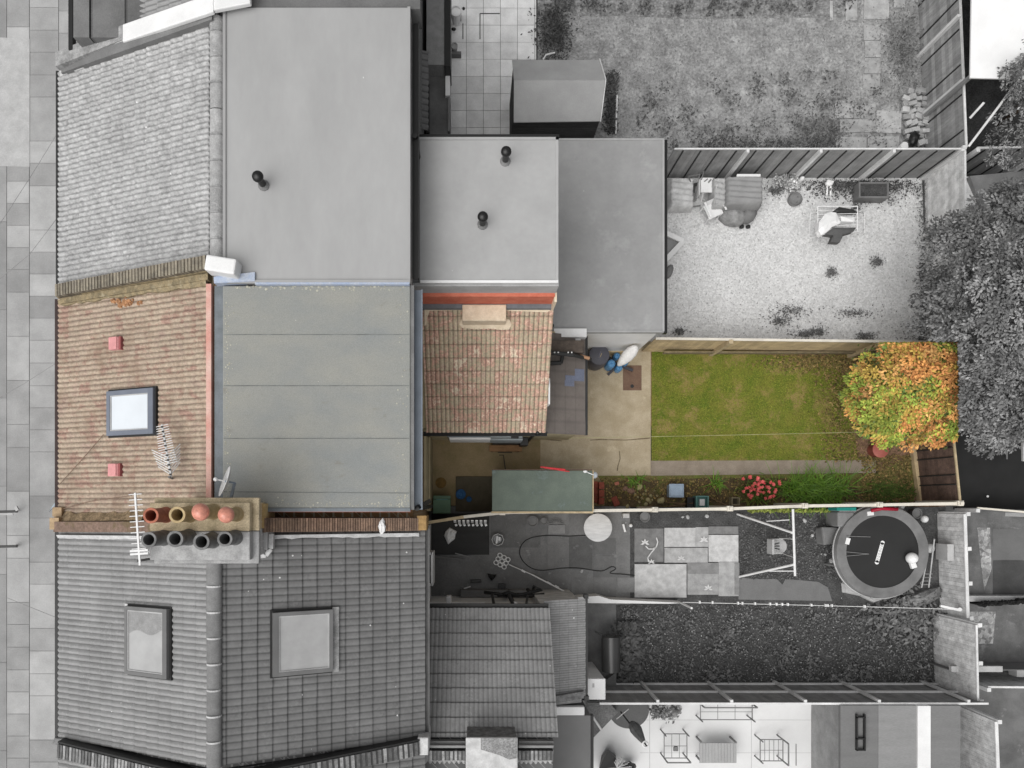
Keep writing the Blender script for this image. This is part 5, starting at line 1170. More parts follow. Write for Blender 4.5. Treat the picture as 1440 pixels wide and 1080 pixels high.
cover('weeds', 900, lambda rr: (rr.gauss(1150, 18), rr.gauss(185, 14)), G('grey_weed_leaf_mid', 112), .06, 19, hgt=.15, shades=(.5, 1.6))
cover('weeds', 1500, lambda rr: (rr.gauss(1210, 42), 256 + abs(rr.gauss(0, 13))), G('dark_border_weed', 84), .06, 22, hgt=.12, shades=(.4, 1.5))
def clumps_(n_, x0_, x1_, y0_, y1_, sd_, sp_):
    q = random.Random(sd_); cs_ = [(q.uniform(x0_, x1_), q.uniform(y0_, y1_)) for _ in range(n_)]
    def f_(rr):
        c_ = rr.choice(cs_); return min(x1_ + 4, max(x0_ - 4, rr.gauss(c_[0], sp_))), min(y1_ + 3, max(y0_ - 3, rr.gauss(c_[1], sp_)))
    return f_
cover('weeds', 2600, clumps_(46, 880, 1300, 858, 955, 5, 5), G('mid_weed_leaf', 112), .09, 23, hgt=.14, shades=(.5, 1.5))
cover('weeds', 1500, clumps_(40, 900, 1240, 105, 205, 6, 7), G('dark_lawn_weed', 106), .07, 24, hgt=.1, shades=(.5, 1.4))
cover('weeds', 900, clumps_(30, 770, 1200, 2, 20, 7, 5), G('bed_weed', 100), .08, 25, hgt=.12, shades=(.5, 1.6))
def patches(rr):
    c = rr.choice([(1112, 438, 13, 5), (1200, 441, 12, 3), (1168, 384, 3, 3), (1232, 369, 4, 3), (1202, 295, 3, 4), (1215, 262, 26, 8), (1240, 272, 16, 9), (1180, 262, 12, 6), (1110, 262, 18, 6), (1130, 470, 8, 3), (1216, 473, 6, 3), (1298, 330, 5, 30), (1298, 420, 6, 40), (1296, 290, 5, 30), (1290, 465, 12, 10), (1150, 466, 5, 3), (1095, 452, 7, 5), (955, 467, 3, 2), (1090, 270, 6, 3)])
    f_ = rr.choice([.7, 1, 1.6]); return min(1300, rr.gauss(c[0], c[2] * f_)), min(477, rr.gauss(c[1], c[3] * f_))
cover('weeds', 5200, patches, G('dark_gravel_weed', 112), .045, 10, hgt=.08, shades=(.5, 1.5))
cover('grass', 14000, lambda rr: (rr.uniform(917, 1205 - abs(rr.gauss(0, 12))), rr.uniform(498, 646)), M('grass_blade', C(118, 130, 42), C(134, 136, 54), scale=3), .05, 11, z=.015, hgt=.02, lw=.25, shades=(.75, 1.3))
def litter(rr):
    return rr.choice([(rr.gauss(1150, 40), rr.gauss(508, 8)), (rr.gauss(1186, 18), rr.uniform(510, 650)), (rr.uniform(1210, 1282), rr.uniform(640, 705)), (rr.uniform(845, 1230), rr.uniform(672, 706))])
def inb(rr):
    while True:
        x_, y_ = litter(rr)
        if y_ > 500 and y_ < 707: return x_, y_
cover('fallen_leaves', 6500, inb, M('leaf_litter', C(147, 120, 78), C(99, 97, 53), scale=14), .07, 12, z=.015, hgt=.05, shades=(.45, 1.6))
cover('weeds', 500, lambda rr: (rr.uniform(1050, 1210), rr.uniform(716, 720)), M('yellow_green_leaf', C(140, 150, 74)), .09, 13, hgt=.25)
rr = random.Random(31); b = MB()
for i in range(5200):
    px_, py_ = rr.uniform(940, 1296), rr.uniform(258, 478); p = at(px_, py_, 0); r_ = rr.uniform(.008, .02); p.z = .004 + r_ * .4
    i0 = len(b.v); 
    for dx, dy, dz in ((1, 0, 0), (-1, 0, 0), (0, 1, 0), (0, -1, 0), (0, 0, 1), (0, 0, -1)): b.v.append((p.x + dx * r_ * rr.uniform(.7, 1.3), p.y + dy * r_ * rr.uniform(.7, 1.3), p.z + dz * r_ * .7))
    t_ = rr.uniform(.55, 1.25)
    for f_ in ((0, 2, 4), (2, 1, 4), (1, 3, 4), (3, 0, 4)): b.f.append(tuple(i0 + k for k in f_)); b.t.append(t_)
ST('loose_gravel', b, m_gravel, 'stuff')
# ---------------------------------------------------------------- things in the coloured garden
def rocks(lst, mat, label, group, name='stone', cat='stone', zk=.5):
    for i_, (x_, y_, r_) in enumerate(lst):
        lb_ = label[i_] if isinstance(label, list) else label
        b = MB(); p = at(x_, y_, 0); b.ball((p.x, p.y, r_ * zk * .6), r_, r_ * rnd.uniform(.65, 1), r_ * zk, n=9, m=6, jit=.14, rot=rnd.uniform(0, 180), t=rnd.uniform(.85, 1.12)); ONE(name, b, mat, lb_, cat, (p.x, p.y, 0), group, smooth=True)
m_stone = M('pale_stone', C(178, 166, 126), C(146, 138, 100), scale=10, finevar=.2)
rocks([(899, 685, .11)], m_stone, 'largest round pale stone in the soil bed', 'stones in the soil bed')
rocks([(905, 695, .06), (911, 703, .08), (908, 690, .045), (915, 697, .05), (903, 701, .055), (897, 699, .04), (914, 706, .05), (893, 695, .045), (920, 690, .04), (882, 712, .06), (908, 709, .06), (917, 703, .04), (899, 706, .04), (924, 697, .035)], m_stone, 'one of the small pale stones heaped in the soil bed', 'stones in the soil bed')
rocks([(929, 704, .12)], m_stone, 'long flat pale stone nearest the blue box', 'stones in the soil bed')
rocks([(887, 690, .12), (879, 687, .09)], M('pinkish_rubble', C(150, 118, 100), C(120, 96, 82), scale=12, finevar=.25), ['larger pinkish lump of rubble nearer the pale stones', 'smaller pinkish lump of rubble farther from the pale stones'], 'rubble lumps in the soil bed')
m_bk = M('red_brick', C(156, 84, 68), C(132, 70, 58), scale=9, finevar=.15)
for i, (x_, y_) in enumerate(((844, 683), (844, 694), (844, 704.5), (836, 682), (836, 692), (836, 702))):
    b = MB(); b.rbox(at(x_, y_, .0), .15, .19, .22 if x_ > 840 else .1, rnd.uniform(-3, 3), rnd.uniform(.85, 1.1)); ONE('brick', b, m_bk, ['top', 'middle', 'bottom'][i % 3] + ' red brick of the ' + ('taller outer' if i < 3 else 'lower inner') + ' stack beside the flat roofed shed', 'brick', at(x_, y_, 0), 'bricks stacked by the shed', bevel=.008)
b = MB(); b.rbox(at(865, 705, 0), .17, .26, .07, 25); ONE('brick', b, m_bk, 'single tilted red brick lying in the soil bed', 'brick', at(865, 705, 0), bevel=.01)
b = MB(); b.rbox(at(867, 680, 0), .12, .09, .06, 15); ONE('brick', b, M('pink_brick', C(170, 108, 90)), 'small broken pink brick lying in the soil near the path', 'brick', at(867, 680, 0), bevel=.01)
bx = T('storage_box', 'pale blue storage box standing in the soil bed', 'box', at(951, 690, 0))
m_bb = M('blue_plastic', C(160, 178, 196), var=.06, scale=5, rough=.4)
p = at(951, 690, .3); b = MB(); b.rbox((p.x, p.y - .01, 0), .36, .34, .3, 0, .75); P(bx, 'tub', b, m_bb, bevel=.02)
b = MB(); b.rbox((p.x, p.y, .3), .4, .37, .035); b.rbox((p.x, p.y, .335), .32, .29, .02, 0, 1.12); P(bx, 'lid', b, m_bb, bevel=.015)
tb = T('planter_tub', 'teal plastic tub with a white sheet inside by the fence', 'tub', at(988, 705, 0)); p = at(988, 706, .35)
m_teal = M('teal_plastic', C(112, 158, 152), C(92, 138, 132), rough=.4)
b = MB(); 
for (dx0, dx1, dy0, dy1) in ((-.17, -.14, -.19, .17), (.14, .17, -.19, .17), (-.14, .14, .14, .17), (-.14, .14, -.19, -.16)): b.box(p.x + dx0, p.x + dx1, p.y + dy0, p.y + dy1, 0, .35)
b.box(p.x - .14, p.x + .14, p.y - .16, p.y + .14, 0, .2, .8); P(tb, 'tub', b, m_teal, bevel=.008)
b = MB(); b.box(p.x - .06, p.x + .08, p.y - .1, p.y + .08, .2, .3); P(tb, 'white_sheet', b, m_white, bevel=.01)
b = MB(); p = at(973, 706, .2)
for (dx0, dx1, dy0, dy1) in ((-.13, -.1, -.15, .13), (.07, .1, -.15, .13), (-.1, .07, .1, .13), (-.1, .07, -.15, -.12)): b.box(p.x + dx0, p.x + dx1, p.y + dy0, p.y + dy1, 0, .22)
b.box(p.x - .1, p.x + .07, p.y - .12, p.y + .1, 0, .05); ONE('plant_pot', b, m_black, 'square black pot touching the left of the teal tub', 'pot', (p.x, p.y, 0))
b = MB(); p = at(1034, 705, .15)
for (dx0, dx1, dy0, dy1) in ((-.12, -.09, -.11, .11), (.08, .11, -.11, .11), (-.09, .08, .08, .11), (-.09, .08, -.11, -.08)): b.box(p.x + dx0, p.x + dx1, p.y + dy0, p.y + dy1, 0, .2)
b.box(p.x - .09, p.x + .08, p.y - .08, p.y + .08, 0, .06, .3); ONE('plant_pot', b, M('stone_pot', C(148, 138, 112), var=.1, scale=8), 'small square stone coloured pot filled with soil by the fence', 'pot', (p.x, p.y, 0))
b = MB()
for (x0_, y0_, x1_, y1_) in ((935, 706, 968, 709), (940, 712, 985, 706), (1000, 700, 1025, 712)): b.cyl(at(x0_, y0_, .05), at(x1_, y1_, .12), .012, n=6)
ONE('garden_canes', b, M('brown_cane', C(128, 104, 78), var=.15, scale=8), 'thin brown canes lying in the soil beside the teal tub', 'canes', at(960, 707, 0))
b = MB(); p = at(1239, 632, .35); b.lathe((p.x, p.y, 0), [(.18, 0), (.2, .03), (.205, .28), (.22, .3), (.22, .34), (.12, .37), (.0001, .38)], n=26); ONE('lidded_pot', b, M('pink_lid', C(178, 104, 92), C(164, 90, 80), scale=5, rough=.5), 'round pinkish lidded pot under the lower edge of the orange tree', 'pot', (p.x, p.y, 0), smooth='auto')
# drain cover, crack
flat('manhole_cover', [(876, 514), (902, 514), (902, 549), (876, 549)], .014, M('rusty_cover', C(124, 100, 84), C(112, 88, 74), scale=4, finevar=.15), thick=1)
b = MB(); p = at(889, 543, .02); b.lathe((p.x, p.y, .014), [(.05, 0), (.05, .006), (.0001, .007)], n=12); ST('cover_key_hole', b, m_dark)
b = MB()
for (x0_, y0_, x1_, y1_) in ((871, 634, 872, 645), (872, 645, 869, 655), (869, 655, 868, 662), (830, 619, 845, 618), (845, 618, 880, 619), (880, 619, 914, 616), (760, 617, 790, 620)): b.beam(at(x0_, y0_, .0075), at(x1_, y1_, .0075), .03, .006, 1)
ST('concrete_cracks', b, M('crack_filler', C(150, 138, 112), C(96, 84, 66), scale=5, finevar=.2))
# water butt
wb = T('water_butt', 'round dark grey barrel standing on the concrete beside the furled parasol', 'barrel', at(838, 502, 0))
p = at(843, 499, .95); q = Vector((p.x, p.y, 0)); b = MB(); b.lathe(q, [(.22, 0), (.26, .08), (.29, .3), (.3, .5), (.28, .8), (.25, .9)], n=28); m_but = M('anthracite', C(80, 80, 88), rough=.45, var=.06); P(wb, 'barrel', b, m_but, smooth='auto')
b = MB(); b.lathe(q + UZ * .9, [(.26, 0), (.27, .02), (.26, .05), (.1, .075), (.0001, .08)], n=28); b.rbox(q + UZ * .975, .18, .03, .025, 70, 1.5); P(wb, 'lid', b, m_but, smooth='auto')
b = MB(); b.rbox(q + UZ * .985 + Vector((.03, -.02, 0)), .12, .012, .01, 65); P(wb, 'lid_marking', b, m_postB)
# furled parasol on cross base with blue weights
pr = T('garden_parasol', 'furled white parasol leaning over a crossed base with round blue weights', 'parasol', at(870, 512, 0))
b = MB(); ctr = at(869, 513, .08)
for (x_, y_) in ((855, 527), (890, 521), (850, 498), (884, 500)): b.beam(ctr, at(x_, y_, .08), .07, .06)
b.cyl((ctr.x, ctr.y, 0), (ctr.x, ctr.y, 1.1), .03); P(pr, 'cross_base', b, M('charcoal_metal', C(70, 70, 76), var=.05, rough=.5))
m_blue = M('blue_weight', C(104, 156, 200), C(86, 138, 184), scale=8, rough=.4)
for (x_, y_, r_, z_) in ((860, 511, .115, .55), (871, 517, .095, .35), (868, 500, .09, .35), (880, 509, .085, .3)):
    p = at(x_, y_, z_); b = MB(); b.lathe((p.x, p.y, .05), [(r_, 0), (r_ * 1.02, .05), (r_, z_ - .1), (r_ * .85, z_ - .05), (r_ * .8, z_ - .055), (r_ * .55, z_ - .03), (r_ * .25, z_ - .03), (.0001, z_ - .06)], n=24); P(pr, 'weight', b, m_blue, smooth='auto')
b = MB(); a_ = at(869, 514, 1.0); e_ = at(896, 487, 1.5); dv = e_ - a_
b.tube([a_ + dv * u for u in (0, .08, .25, .5, .75, .92, 1.0)], [.03, .07, .12, .16, .15, .1, .03], n=16)
for i, v_ in enumerate(b.v):
    pass
P(pr, 'canopy', b, M('white_fabric', C(232, 230, 228), var=.05, scale=5, rough=.8), smooth=True)
# alley things
def bench():
    t_ = T('wooden_bench', 'small brown wooden bench against the alley wall under the silver window', 'bench', at(710, 630, 0))
    b = MB(); p = at(688, 635, .42); q = at(734, 626, .42); b.box(p.x, q.x, p.y, q.y, .38, .42); P(t_, 'seat', b, M('brown_plank', C(146, 112, 80), var=.1, scale=5), bevel=.006)
    for x_ in (p.x + .06, q.x - .1):
        for y_ in (p.y + .01, q.y - .05): b = MB(); b.box(x_, x_ + .04, y_, y_ + .04, 0, .38); P(t_, 'leg', b, m_woodBr)
bench()
b = MB(); p = at(715, 622, .7); b.box(p.x - .42, p.x + .42, p.y - .05, p.y + .07, .45, .8); b.box(p.x + .3, p.x + .5, p.y - .1, p.y + .1, .5, 1.0); ONE('stored_boards', b, m_dark, 'dark boards leaning on the wall behind the brown bench', 'boards', (p.x, p.y, 0))
bn = T('recycling_box', 'pale green lidded box in the dark corner of the alley', 'bin', at(622, 712, 0)); p = at(621.5, 709, .6)
m_gb = M('sage_plastic', C(104, 136, 112), C(90, 122, 98), rough=.5)
b = MB(); b.hexa([(p.x - .19, p.y - .2, 0), (p.x + .19, p.y - .2, 0), (p.x + .19, p.y + .16, 0), (p.x - .19, p.y + .16, 0), (p.x - .22, p.y - .24, .58), (p.x + .22, p.y - .24, .58), (p.x + .22, p.y + .2, .58), (p.x - .22, p.y + .2, .58)]); P(bn, 'body', b, m_gb, bevel=.02)
b = MB(); b.box(p.x - .235, p.x + .235, p.y - .25, p.y + .12, .585, .64); b.box(p.x - .235, p.x + .235, p.y + .13, p.y + .23, .585, .61, .85); P(bn, 'lid', b, m_gb, bevel=.025)
b = MB(); b.cyl((p.x - .15, p.y + .125, .63), (p.x + .15, p.y + .125, .63), .015); P(bn, 'hinge', b, m_teal)
mt = MB(); p = at(641, 719, 0); q = at(692, 670, 0); mt.box(p.x, q.x, p.y, q.y, 0, .05); ONE('paving_slab', mt, M('dark_damp_slab', C(92, 86, 72), C(80, 74, 60), scale=3), 'dark damp slab between the pale green bin and the flat roofed shed', 'slab', at(666, 695, 0), bevel=.01)
for (x_, y_, r_, lb_) in ((648, 695, .14, 'larger blue round lid lying on the dark slab'), (659.5, 702, .08, 'smaller blue round lid lying on the dark slab')):
    p = at(x_, y_, .05); b = MB(); b.lathe((p.x, p.y, .05), [(r_, 0), (r_, .05), (r_ * .9, .06), (r_ * .82, .035), (r_ * .5, .03), (r_ * .35, .05), (r_ * .15, .05), (.0001, .04)], n=26); ONE('blue_disc', b, M('blue_lid', C(66, 112, 160), C(50, 92, 140), scale=12), lb_, 'lid', (p.x, p.y, .05), 'blue round lids', smooth='auto')
p = at(620, 679, 0); b = MB(); b.lathe((p.x, p.y, 0), [(.15, 0), (.15, .02), (.13, .03), (.0001, .025)], n=20); ONE('drain_lid', b, M('ochre_lid', C(132, 104, 56), C(110, 88, 50), scale=9), 'ochre round lid on the ground above the pale green bin', 'lid', (p.x, p.y, 0), smooth='auto')
b = MB(); b.tube([at(702, 640, .02), at(708, 640, .03), at(709, 648, .02), at(711, 662, .02)], .012); b.tube([at(700, 636, .02), at(720, 636, .03)], .012); ONE('garden_hose', b, m_dark, 'short dark hose end on the alley concrete below the brown bench', 'hose', at(708, 648, 0))
# ---------------------------------------------------------------- gravel garden clutter
n_ = 26
def cloth(mb, p, q, z, drop, seed, t_=1.0):
    rr = random.Random(seed); grid = []
    for j in range(n_ + 1):
        row = []
        for i in range(n_ + 1):
            u, v_ = i / n_, j / n_; e_ = min(u, 1 - u, v_, 1 - v_); f_ = min(1, e_ * 18) ** .6
            row.append((p.x + (q.x - p.x) * u + rr.uniform(-.012, .012), p.y + (q.y - p.y) * v_ + rr.uniform(-.012, .012), z - drop * (1 - f_) + rr.uniform(-.008, .008) + .018 * math.sin(v_ * 34 + u * 3)))
        grid.append(row)
    i0 = len(mb.v)
    for row in grid: mb.v += row
    m1 = n_ + 1
    for j in range(n_):
        for i in range(n_): mb.f.append((i0 + j * m1 + i, i0 + j * m1 + i + 1, i0 + (j + 1) * m1 + i + 1, i0 + (j + 1) * m1 + i)); mb.t.append(t_)
bag = T('builders_bag', 'square pale sack tied with a rope beside the dark flat roof', 'bag', at(960, 272, 0)); b = MB()
p = at(958, 272, .5); cloth(b, at(942, 293, .3), at(976, 249, .3), .36, .34, 9, 1.0); P(bag, 'sack', b, m_offw, smooth=True); b = MB(); b.tube([at(942, 293, .15), at(960, 293, .18), at(985, 289, .12)], .02); P(bag, 'rope', b, m_mgrey)
ch = T('folding_chair', 'dark tube framed folding chair lying beside the rubble sack', 'chair', at(976, 262, 0)); b = MB()
for (x0_, y0_, x1_, y1_, z0_, z1_) in ((968, 248, 984, 245, .5, .5), (968, 248, 974, 262, .5, .2), (984, 245, 976, 284, .5, .1), (976, 284, 979, 262, .1, .3), (990, 240, 978, 283, .6, .1)): b.cyl(at(x0_, y0_, z0_), at(x1_, y1_, z1_), .015)
P(ch, 'frame', b, m_mgrey); b = MB(); b.poly([at(975, 258, .3), at(983, 256, .3), at(979, 272, .2), at(975, 271, .2)]); b.poly([at(975, 258, .29), at(975, 271, .19), at(979, 272, .19), at(983, 256, .29)]); P(ch, 'seat', b, m_dark)
def pchair(name, label, px_, py_, rz, lying=False):
    t_ = T(name, label, 'chair', at(px_, py_, 0)); c = Vector(at(px_, py_, 0)); a_ = R(rz); ax = Vector((math.cos(a_), math.sin(a_), 0)); ay = Vector((-math.sin(a_), math.cos(a_), 0))
    b = MB(); b.abox(c, ax, ay, UZ, -.21, .21, -.21, .2, .4, .43); P(t_, 'seat', b, m_white, bevel=.03)
    b = MB(); b.abox(c, ax, (ay + UZ * 2.6).normalized(), UZ, -.19, .19, .3, .62, -.0, .035)
    for s_ in (-.21, .19): b.abox(c, ax, (ay * .35 + UZ).normalized(), ay, s_, s_ + .025, .42, .82, .18, .21)
    P(t_, 'backrest', b, m_white, bevel=.01)
    for s_ in (-1, 1):
        b = MB(); b.abox(c, ax, ay, UZ, s_ * .22 - .025, s_ * .22 + .025, -.2, .22, .6, .63); P(t_, 'armrest', b, m_white, bevel=.01)
        for q_ in (-.18, .17): b = MB(); b.abox(c, ax, ay, UZ, s_ * .19 - .02, s_ * .19 + .02, q_ - .02, q_ + .02, 0, .4); P(t_, 'leg', b, m_white)
    return t_
pchair('plastic_chair', 'white plastic chair nearest the middle of the gravel with its back to the fence', 996, 303, 25)
st = T('plastic_step', 'white plastic step box in front of the dark fence', 'step', at(995, 262, 0)); b = MB(); p = at(996, 259, .5)
b.abox((p.x, p.y, 0), UX, UY, UZ, -.19, .16, -.2, .2, .42, .46); b.abox((p.x, p.y, 0), UX, UY, UZ, -.22, -.19, -.24, .18, 0, .4); b.abox((p.x, p.y, 0), UX, UY, UZ, .16, .19, -.24, .18, 0, .4); P(st, 'top', b, m_white, bevel=.03)
b = MB(); b.rbox((p.x + .05, p.y + .1, .462), .04, .12, .01, -40); b.rbox((p.x - .05, p.y + .12, .462), .12, .03, .01, 40); P(st, 'grip_slots', b, m_mgrey)
# covered barbecue / furniture under a grey tarpaulin
cv = T('covered_furniture', 'garden furniture under a grey fitted cover with a pale folded side by the dark fence', 'covered furniture', at(1045, 275, 0))
b = MB(); p = at(1020, 288, .8); q = at(1075, 247, .8)
cloth(b, p, q, .85, .75, 3); P(cv, 'grey_cover', b, G('cover_grey', 148, var=.06, finevar=.04), smooth=True)
b = MB(); p = at(1003, 292, .6); q = at(1022, 247, .7); cloth(b, p, q, .66, .5, 4); P(cv, 'pale_cover_fold', b, m_lgrey, smooth=True)
b = MB(); b.beam(at(1036, 247, .87), at(1069, 247, .87), .06); P(cv, 'white_hem', b, m_white)
wb2 = T('wheelbarrow', 'grey tarpaulin heap with two small dark wheels on the gravel below the fitted cover', 'cart', at(1040, 305, 0))
b = MB(); p = at(1032, 300, .3); b.ball((p.x, p.y, .15), .4, .28, .3, n=18, m=9, jit=.07, rot=-20); P(wb2, 'tarpaulin', b, G('crumpled_cover', 160, col2=C(120), scale=5), smooth=True)
b = MB(); p = at(1055, 300, .35); b.ball((p.x, p.y, .2), .26, .2, .24, n=16, m=8, jit=.05, rot=40); P(wb2, 'load', b, m_mgrey, smooth=True)
for x_ in (1043, 1052): b = MB(); p = at(x_, 319, .07); b.cyl(p - Vector((.0, .03, 0)), p + Vector((0, .03, 0)), .06, n=16); b.lathe(p + UZ * .0, [(.05, -.02), (.05, .04), (.02, .045), (.0001, .045)], n=14); P(wb2, 'wheel', b, m_dark)
# leaning white frame near the grey extension
fr = T('door_frame', 'white angled frame leaning on the gravel beside the dark flat roof', 'frame', at(945, 345, 0)); b = MB()
b.beam(at(928, 324, .3), at(961, 339, .1), .13, .05); b.beam(at(961, 339, .1), at(930, 372, .3), .13, .05); P(fr, 'white_frame', b, m_white)
b = MB(); b.poly([at(925, 330, .2), at(934, 368, .2), at(955, 340, .06)]); b.poly([at(925, 330, .19), at(955, 340, .05), at(934, 368, .19)]); P(fr, 'grey_panel', b, m_grey)
b = MB(); p = at(941, 382, .1); b.ball(p, .1, .2, .1, n=10, m=6, jit=.1, rot=-20); ONE('rock', b, m_mgrey, 'grey rock on the gravel touching the dark flat roof edge', 'rock', (p.x, p.y, 0), smooth=True)
# clothes airer with washing
ar = T('clothes_airer', 'white clothes airer hung with white and dark washing on the gravel', 'clothes airer', at(1178, 312, 0)); z = .9; b = MB()
A_, B_, C_, D_ = at(1150, 330, z), at(1150, 290, z), at(1206, 290, z), at(1206, 326, z)
for a_, e_ in ((A_, B_), (B_, C_), (C_, D_), (D_, A_)): b.cyl(a_, e_, .012, n=6)
for k in range(1, 7): b.cyl(A_.lerp(B_, k / 7), D_.lerp(C_, k / 7), .008, n=5)
b.cyl(at(1140, 300, 0), at(1138, 334, 0), .015); b.cyl(at(1216, 298, 0), at(1216, 328, 0), .015)
b.cyl(at(1140, 300, 0), C_, .01); b.cyl(at(1138, 334, 0), D_, .01); b.cyl(at(1216, 298, 0), B_, .01); b.cyl(at(1216, 328, 0), A_, .01); P(ar, 'frame', b, m_white)
def hang(name, label, pts, mat, z_, seed, th=.02, fold=.03):
    rr = random.Random(seed); b = MB(); q = [at(x_, y_, z_) for x_, y_ in pts]; c = sum(q, Vector()) / len(q); c.z += .04; n = len(q); dn = []
    m_ = [x_.lerp(c, .4) + Vector((rr.uniform(-.02, .02), rr.uniform(-.02, .02), rr.uniform(0, fold))) for x_ in q]
    for i in range(n):
        k = (i + 1) % n
        b.poly([q[i], q[k], m_[k], m_[i]], rr.uniform(.92, 1.05)); b.poly([m_[i], m_[k], c], rr.uniform(.94, 1.04))
        b.poly([q[i] - UZ * .18, q[k] - UZ * .18, q[k], q[i]])
        b.poly([q[k] - UZ * th, q[i] - UZ * th, c - UZ * th])
    return ONE(name, b, mat, label, name.split('_')[-1], q[0])
hang('white_shirt', 'white shirt bunched over the left end of the clothes airer', [(1151, 324), (1152, 312), (1160, 301), (1168, 298), (1176, 299), (1180, 308), (1182, 314), (1170, 319), (1163, 326), (1155, 331)], m_white, 1.0, 1)
hang('dark_trousers', 'dark trousers hanging over the lower rail of the clothes airer', [(1160, 329), (1172, 320), (1204, 320), (1200, 326), (1186, 330), (1181, 341), (1168, 340), (1172, 331)], G('dark_cloth', 92, var=.1), .93, 2)
hang('white_towel', 'narrow white towel folded over the middle rails of the clothes airer', [(1182, 304), (1202, 305), (1201, 312), (1183, 311)], m_white, .93, 3)
hang('dark_towel', 'dark folded towel on the top rail of the clothes airer', [(1174, 295), (1180, 291), (1204, 296), (1203, 299), (1175, 298)], m_dark, .93, 4)
b = MB(); b.cyl(at(1163, 262, .1), at(1163, 275, .05), .03); b.cyl(at(1168, 262, .1), at(1168, 275, .05), .03); b.ball(at(1166, 258, .15), .11, .08, .08); b.beam(at(1163, 254, .2), at(1172, 256, .2), .04); ONE('garden_ornament', b, m_white, 'small white long-legged ornament standing by the dark fence', 'ornament', at(1166, 265, 0))
b = MB(); p = at(1127, 252, .3); b.lathe((p.x, p.y, 0), [(.09, 0), (.08, .05), (.05, .12), (.07, .2), (.05, .3), (.065, .36), (.03, .42), (.0001, .43)], n=14); ONE('garden_statue', b, m_white, 'small white turned statue beside the fence left of the long-legged ornament', 'statue', (p.x, p.y, 0), smooth=True)
b = MB(); p = at(1118, 280, .1); b.lathe((p.x, p.y, 0), [(.17, 0), (.2, .12), (.19, .13), (.15, .06), (.0001, .05)], n=20); ONE('fire_bowl', b, m_mgrey, 'round grey bowl on the gravel near the dark fence', 'bowl', (p.x, p.y, 0), smooth='auto')
pl = T('planter_box', 'dark wooden planter trough against the dark fence', 'planter', at(1229, 266, 0)); p = at(1208, 278, .35); q = at(1250, 256, .35); b = MB()
b.box(p.x, q.x, p.y, p.y + .04, 0, .35); b.box(p.x, q.x, q.y - .04, q.y, 0, .35); b.box(p.x, p.x + .04, p.y + .04, q.y - .04, 0, .35); b.box(q.x - .04, q.x, p.y + .04, q.y - .04, 0, .35); P(pl, 'sides', b, m_mgrey)
b = MB(); b.box(p.x + .04, q.x - .04, p.y + .04, q.y - .04, 0, .3); P(pl, 'soil', b, m_soilG)
b = MB(); p = at(1090, 252, .2); foliage(b, at(1100, 256, .2), (.5, .12, .2), 14, 30, .07, [lc(150), lc(120), lc(190)], None, .12, 3); ONE('hedge_plant', b, mleaf, 'pale low plant growing along the foot of the dark fence', 'plant', at(1100, 258, 0))
# slabs and rubble top right
m_sl2 = G('old_slab', 178, col2=C(150), scale=5, finevar=.12)
for i, (x0_, y0_, x1_, y1_, t_, L_) in enumerate(((1214, 35, 1237, 57, 1, 'first'), (1216, 58, 1238, 81, 1.03, 'second'), (1215, 82, 1238, 104, .92, 'third'), (1213, 105, 1237, 127, .96, 'lowest'))):
    b = MB(); b.box(at(x0_, 0).x, at(x1_, 0).x, at(0, y1_).y, at(0, y0_).y, 0, .03, t_); ONE('stepping_slab', b, m_sl2, L_ + ' grey slab from the top in the short upright row of path slabs', 'slab', at(x0_, y0_, 0), 'slabs of the upright path', bevel=.01)
for (x0_, y0_, x1_, y1_, t_, L_) in ((1214, -20, 1250, 28, 1.08, 'large pale slab at the top end of the upright path'), (1188, -10, 1205, 30, 1.05, 'narrow slab left of the top end of the upright path'), (1166, 2, 1171, 30, 1.2, 'thin pale edging stone at the top of the lawn'), (1256, -20, 1272, 12, 1.0, 'pale slab right of the top end of the upright path'),
    (1173, 146, 1200, 167, 1.05, 'upper left slab of the small patio by the fence'), (1200, 146, 1231, 168, .97, 'upper middle slab of the small patio by the fence'), (1180, 168, 1231, 187, 1.0, 'long middle slab of the small patio by the fence'), (1231, 156, 1267, 188, 1.2, 'palest square slab of the small patio by the fence'), (1174, 193, 1218, 216, 1.12, 'lower left slab of the small patio by the fence'), (1219, 192, 1264, 216, 1.1, 'lower right slab of the small patio by the fence')):
    b = MB(); b.rbox(at((x0_ + x1_) / 2, (y0_ + y1_) / 2), (x1_ - x0_) / 51 - .01, (y1_ - y0_) / 51 - .01, .04, rnd.uniform(-2, 2), t_); ONE('patio_slab', b, m_sl2, L_, 'slab', at(x0_, y0_, 0), 'old slabs by the fence', bevel=.012)
rr = random.Random(8); k = 0
for j in range(9):
    for i in range(5):
        x_ = 1272 + i * 8.5 + rr.uniform(-2, 2) + j * .6; y_ = 130 + j * 9 + rr.uniform(-2, 2)
        if i == 0 and j in (0, 8): continue
        b = MB(); zz = rr.uniform(0, .18); b.rbox(at(x_, y_, zz), rr.uniform(.15, .24), rr.uniform(.1, .16), .1, rr.uniform(-25, 25) + (90 if i == 4 else 0), rr.uniform(.75, 1.3)); ONE('rubble_block', b, m_sl2, 'grey block in the loose pile of blocks against the upper right fence', 'block', at(x_, y_, zz), 'pile of blocks by the upper right fence', bevel=.012)
b = MB(); b.ball(at(1285, 195, .25), .13, .22, .12, n=12, m=7, jit=.15, rot=-20); ONE('rubbish_sack', b, m_black, 'small black sack on the pile of blocks', 'sack', at(1285, 195, .1), smooth=True)
b = MB(); p = at(1272, 205, .2); b.lathe((p.x, p.y, 0), [(.09, 0), (.11, .2), (.1, .22), (.0001, .23)], n=16); ONE('bucket', b, m_white, 'small white bucket at the foot of the pile of blocks', 'bucket', (p.x, p.y, 0), smooth='auto')
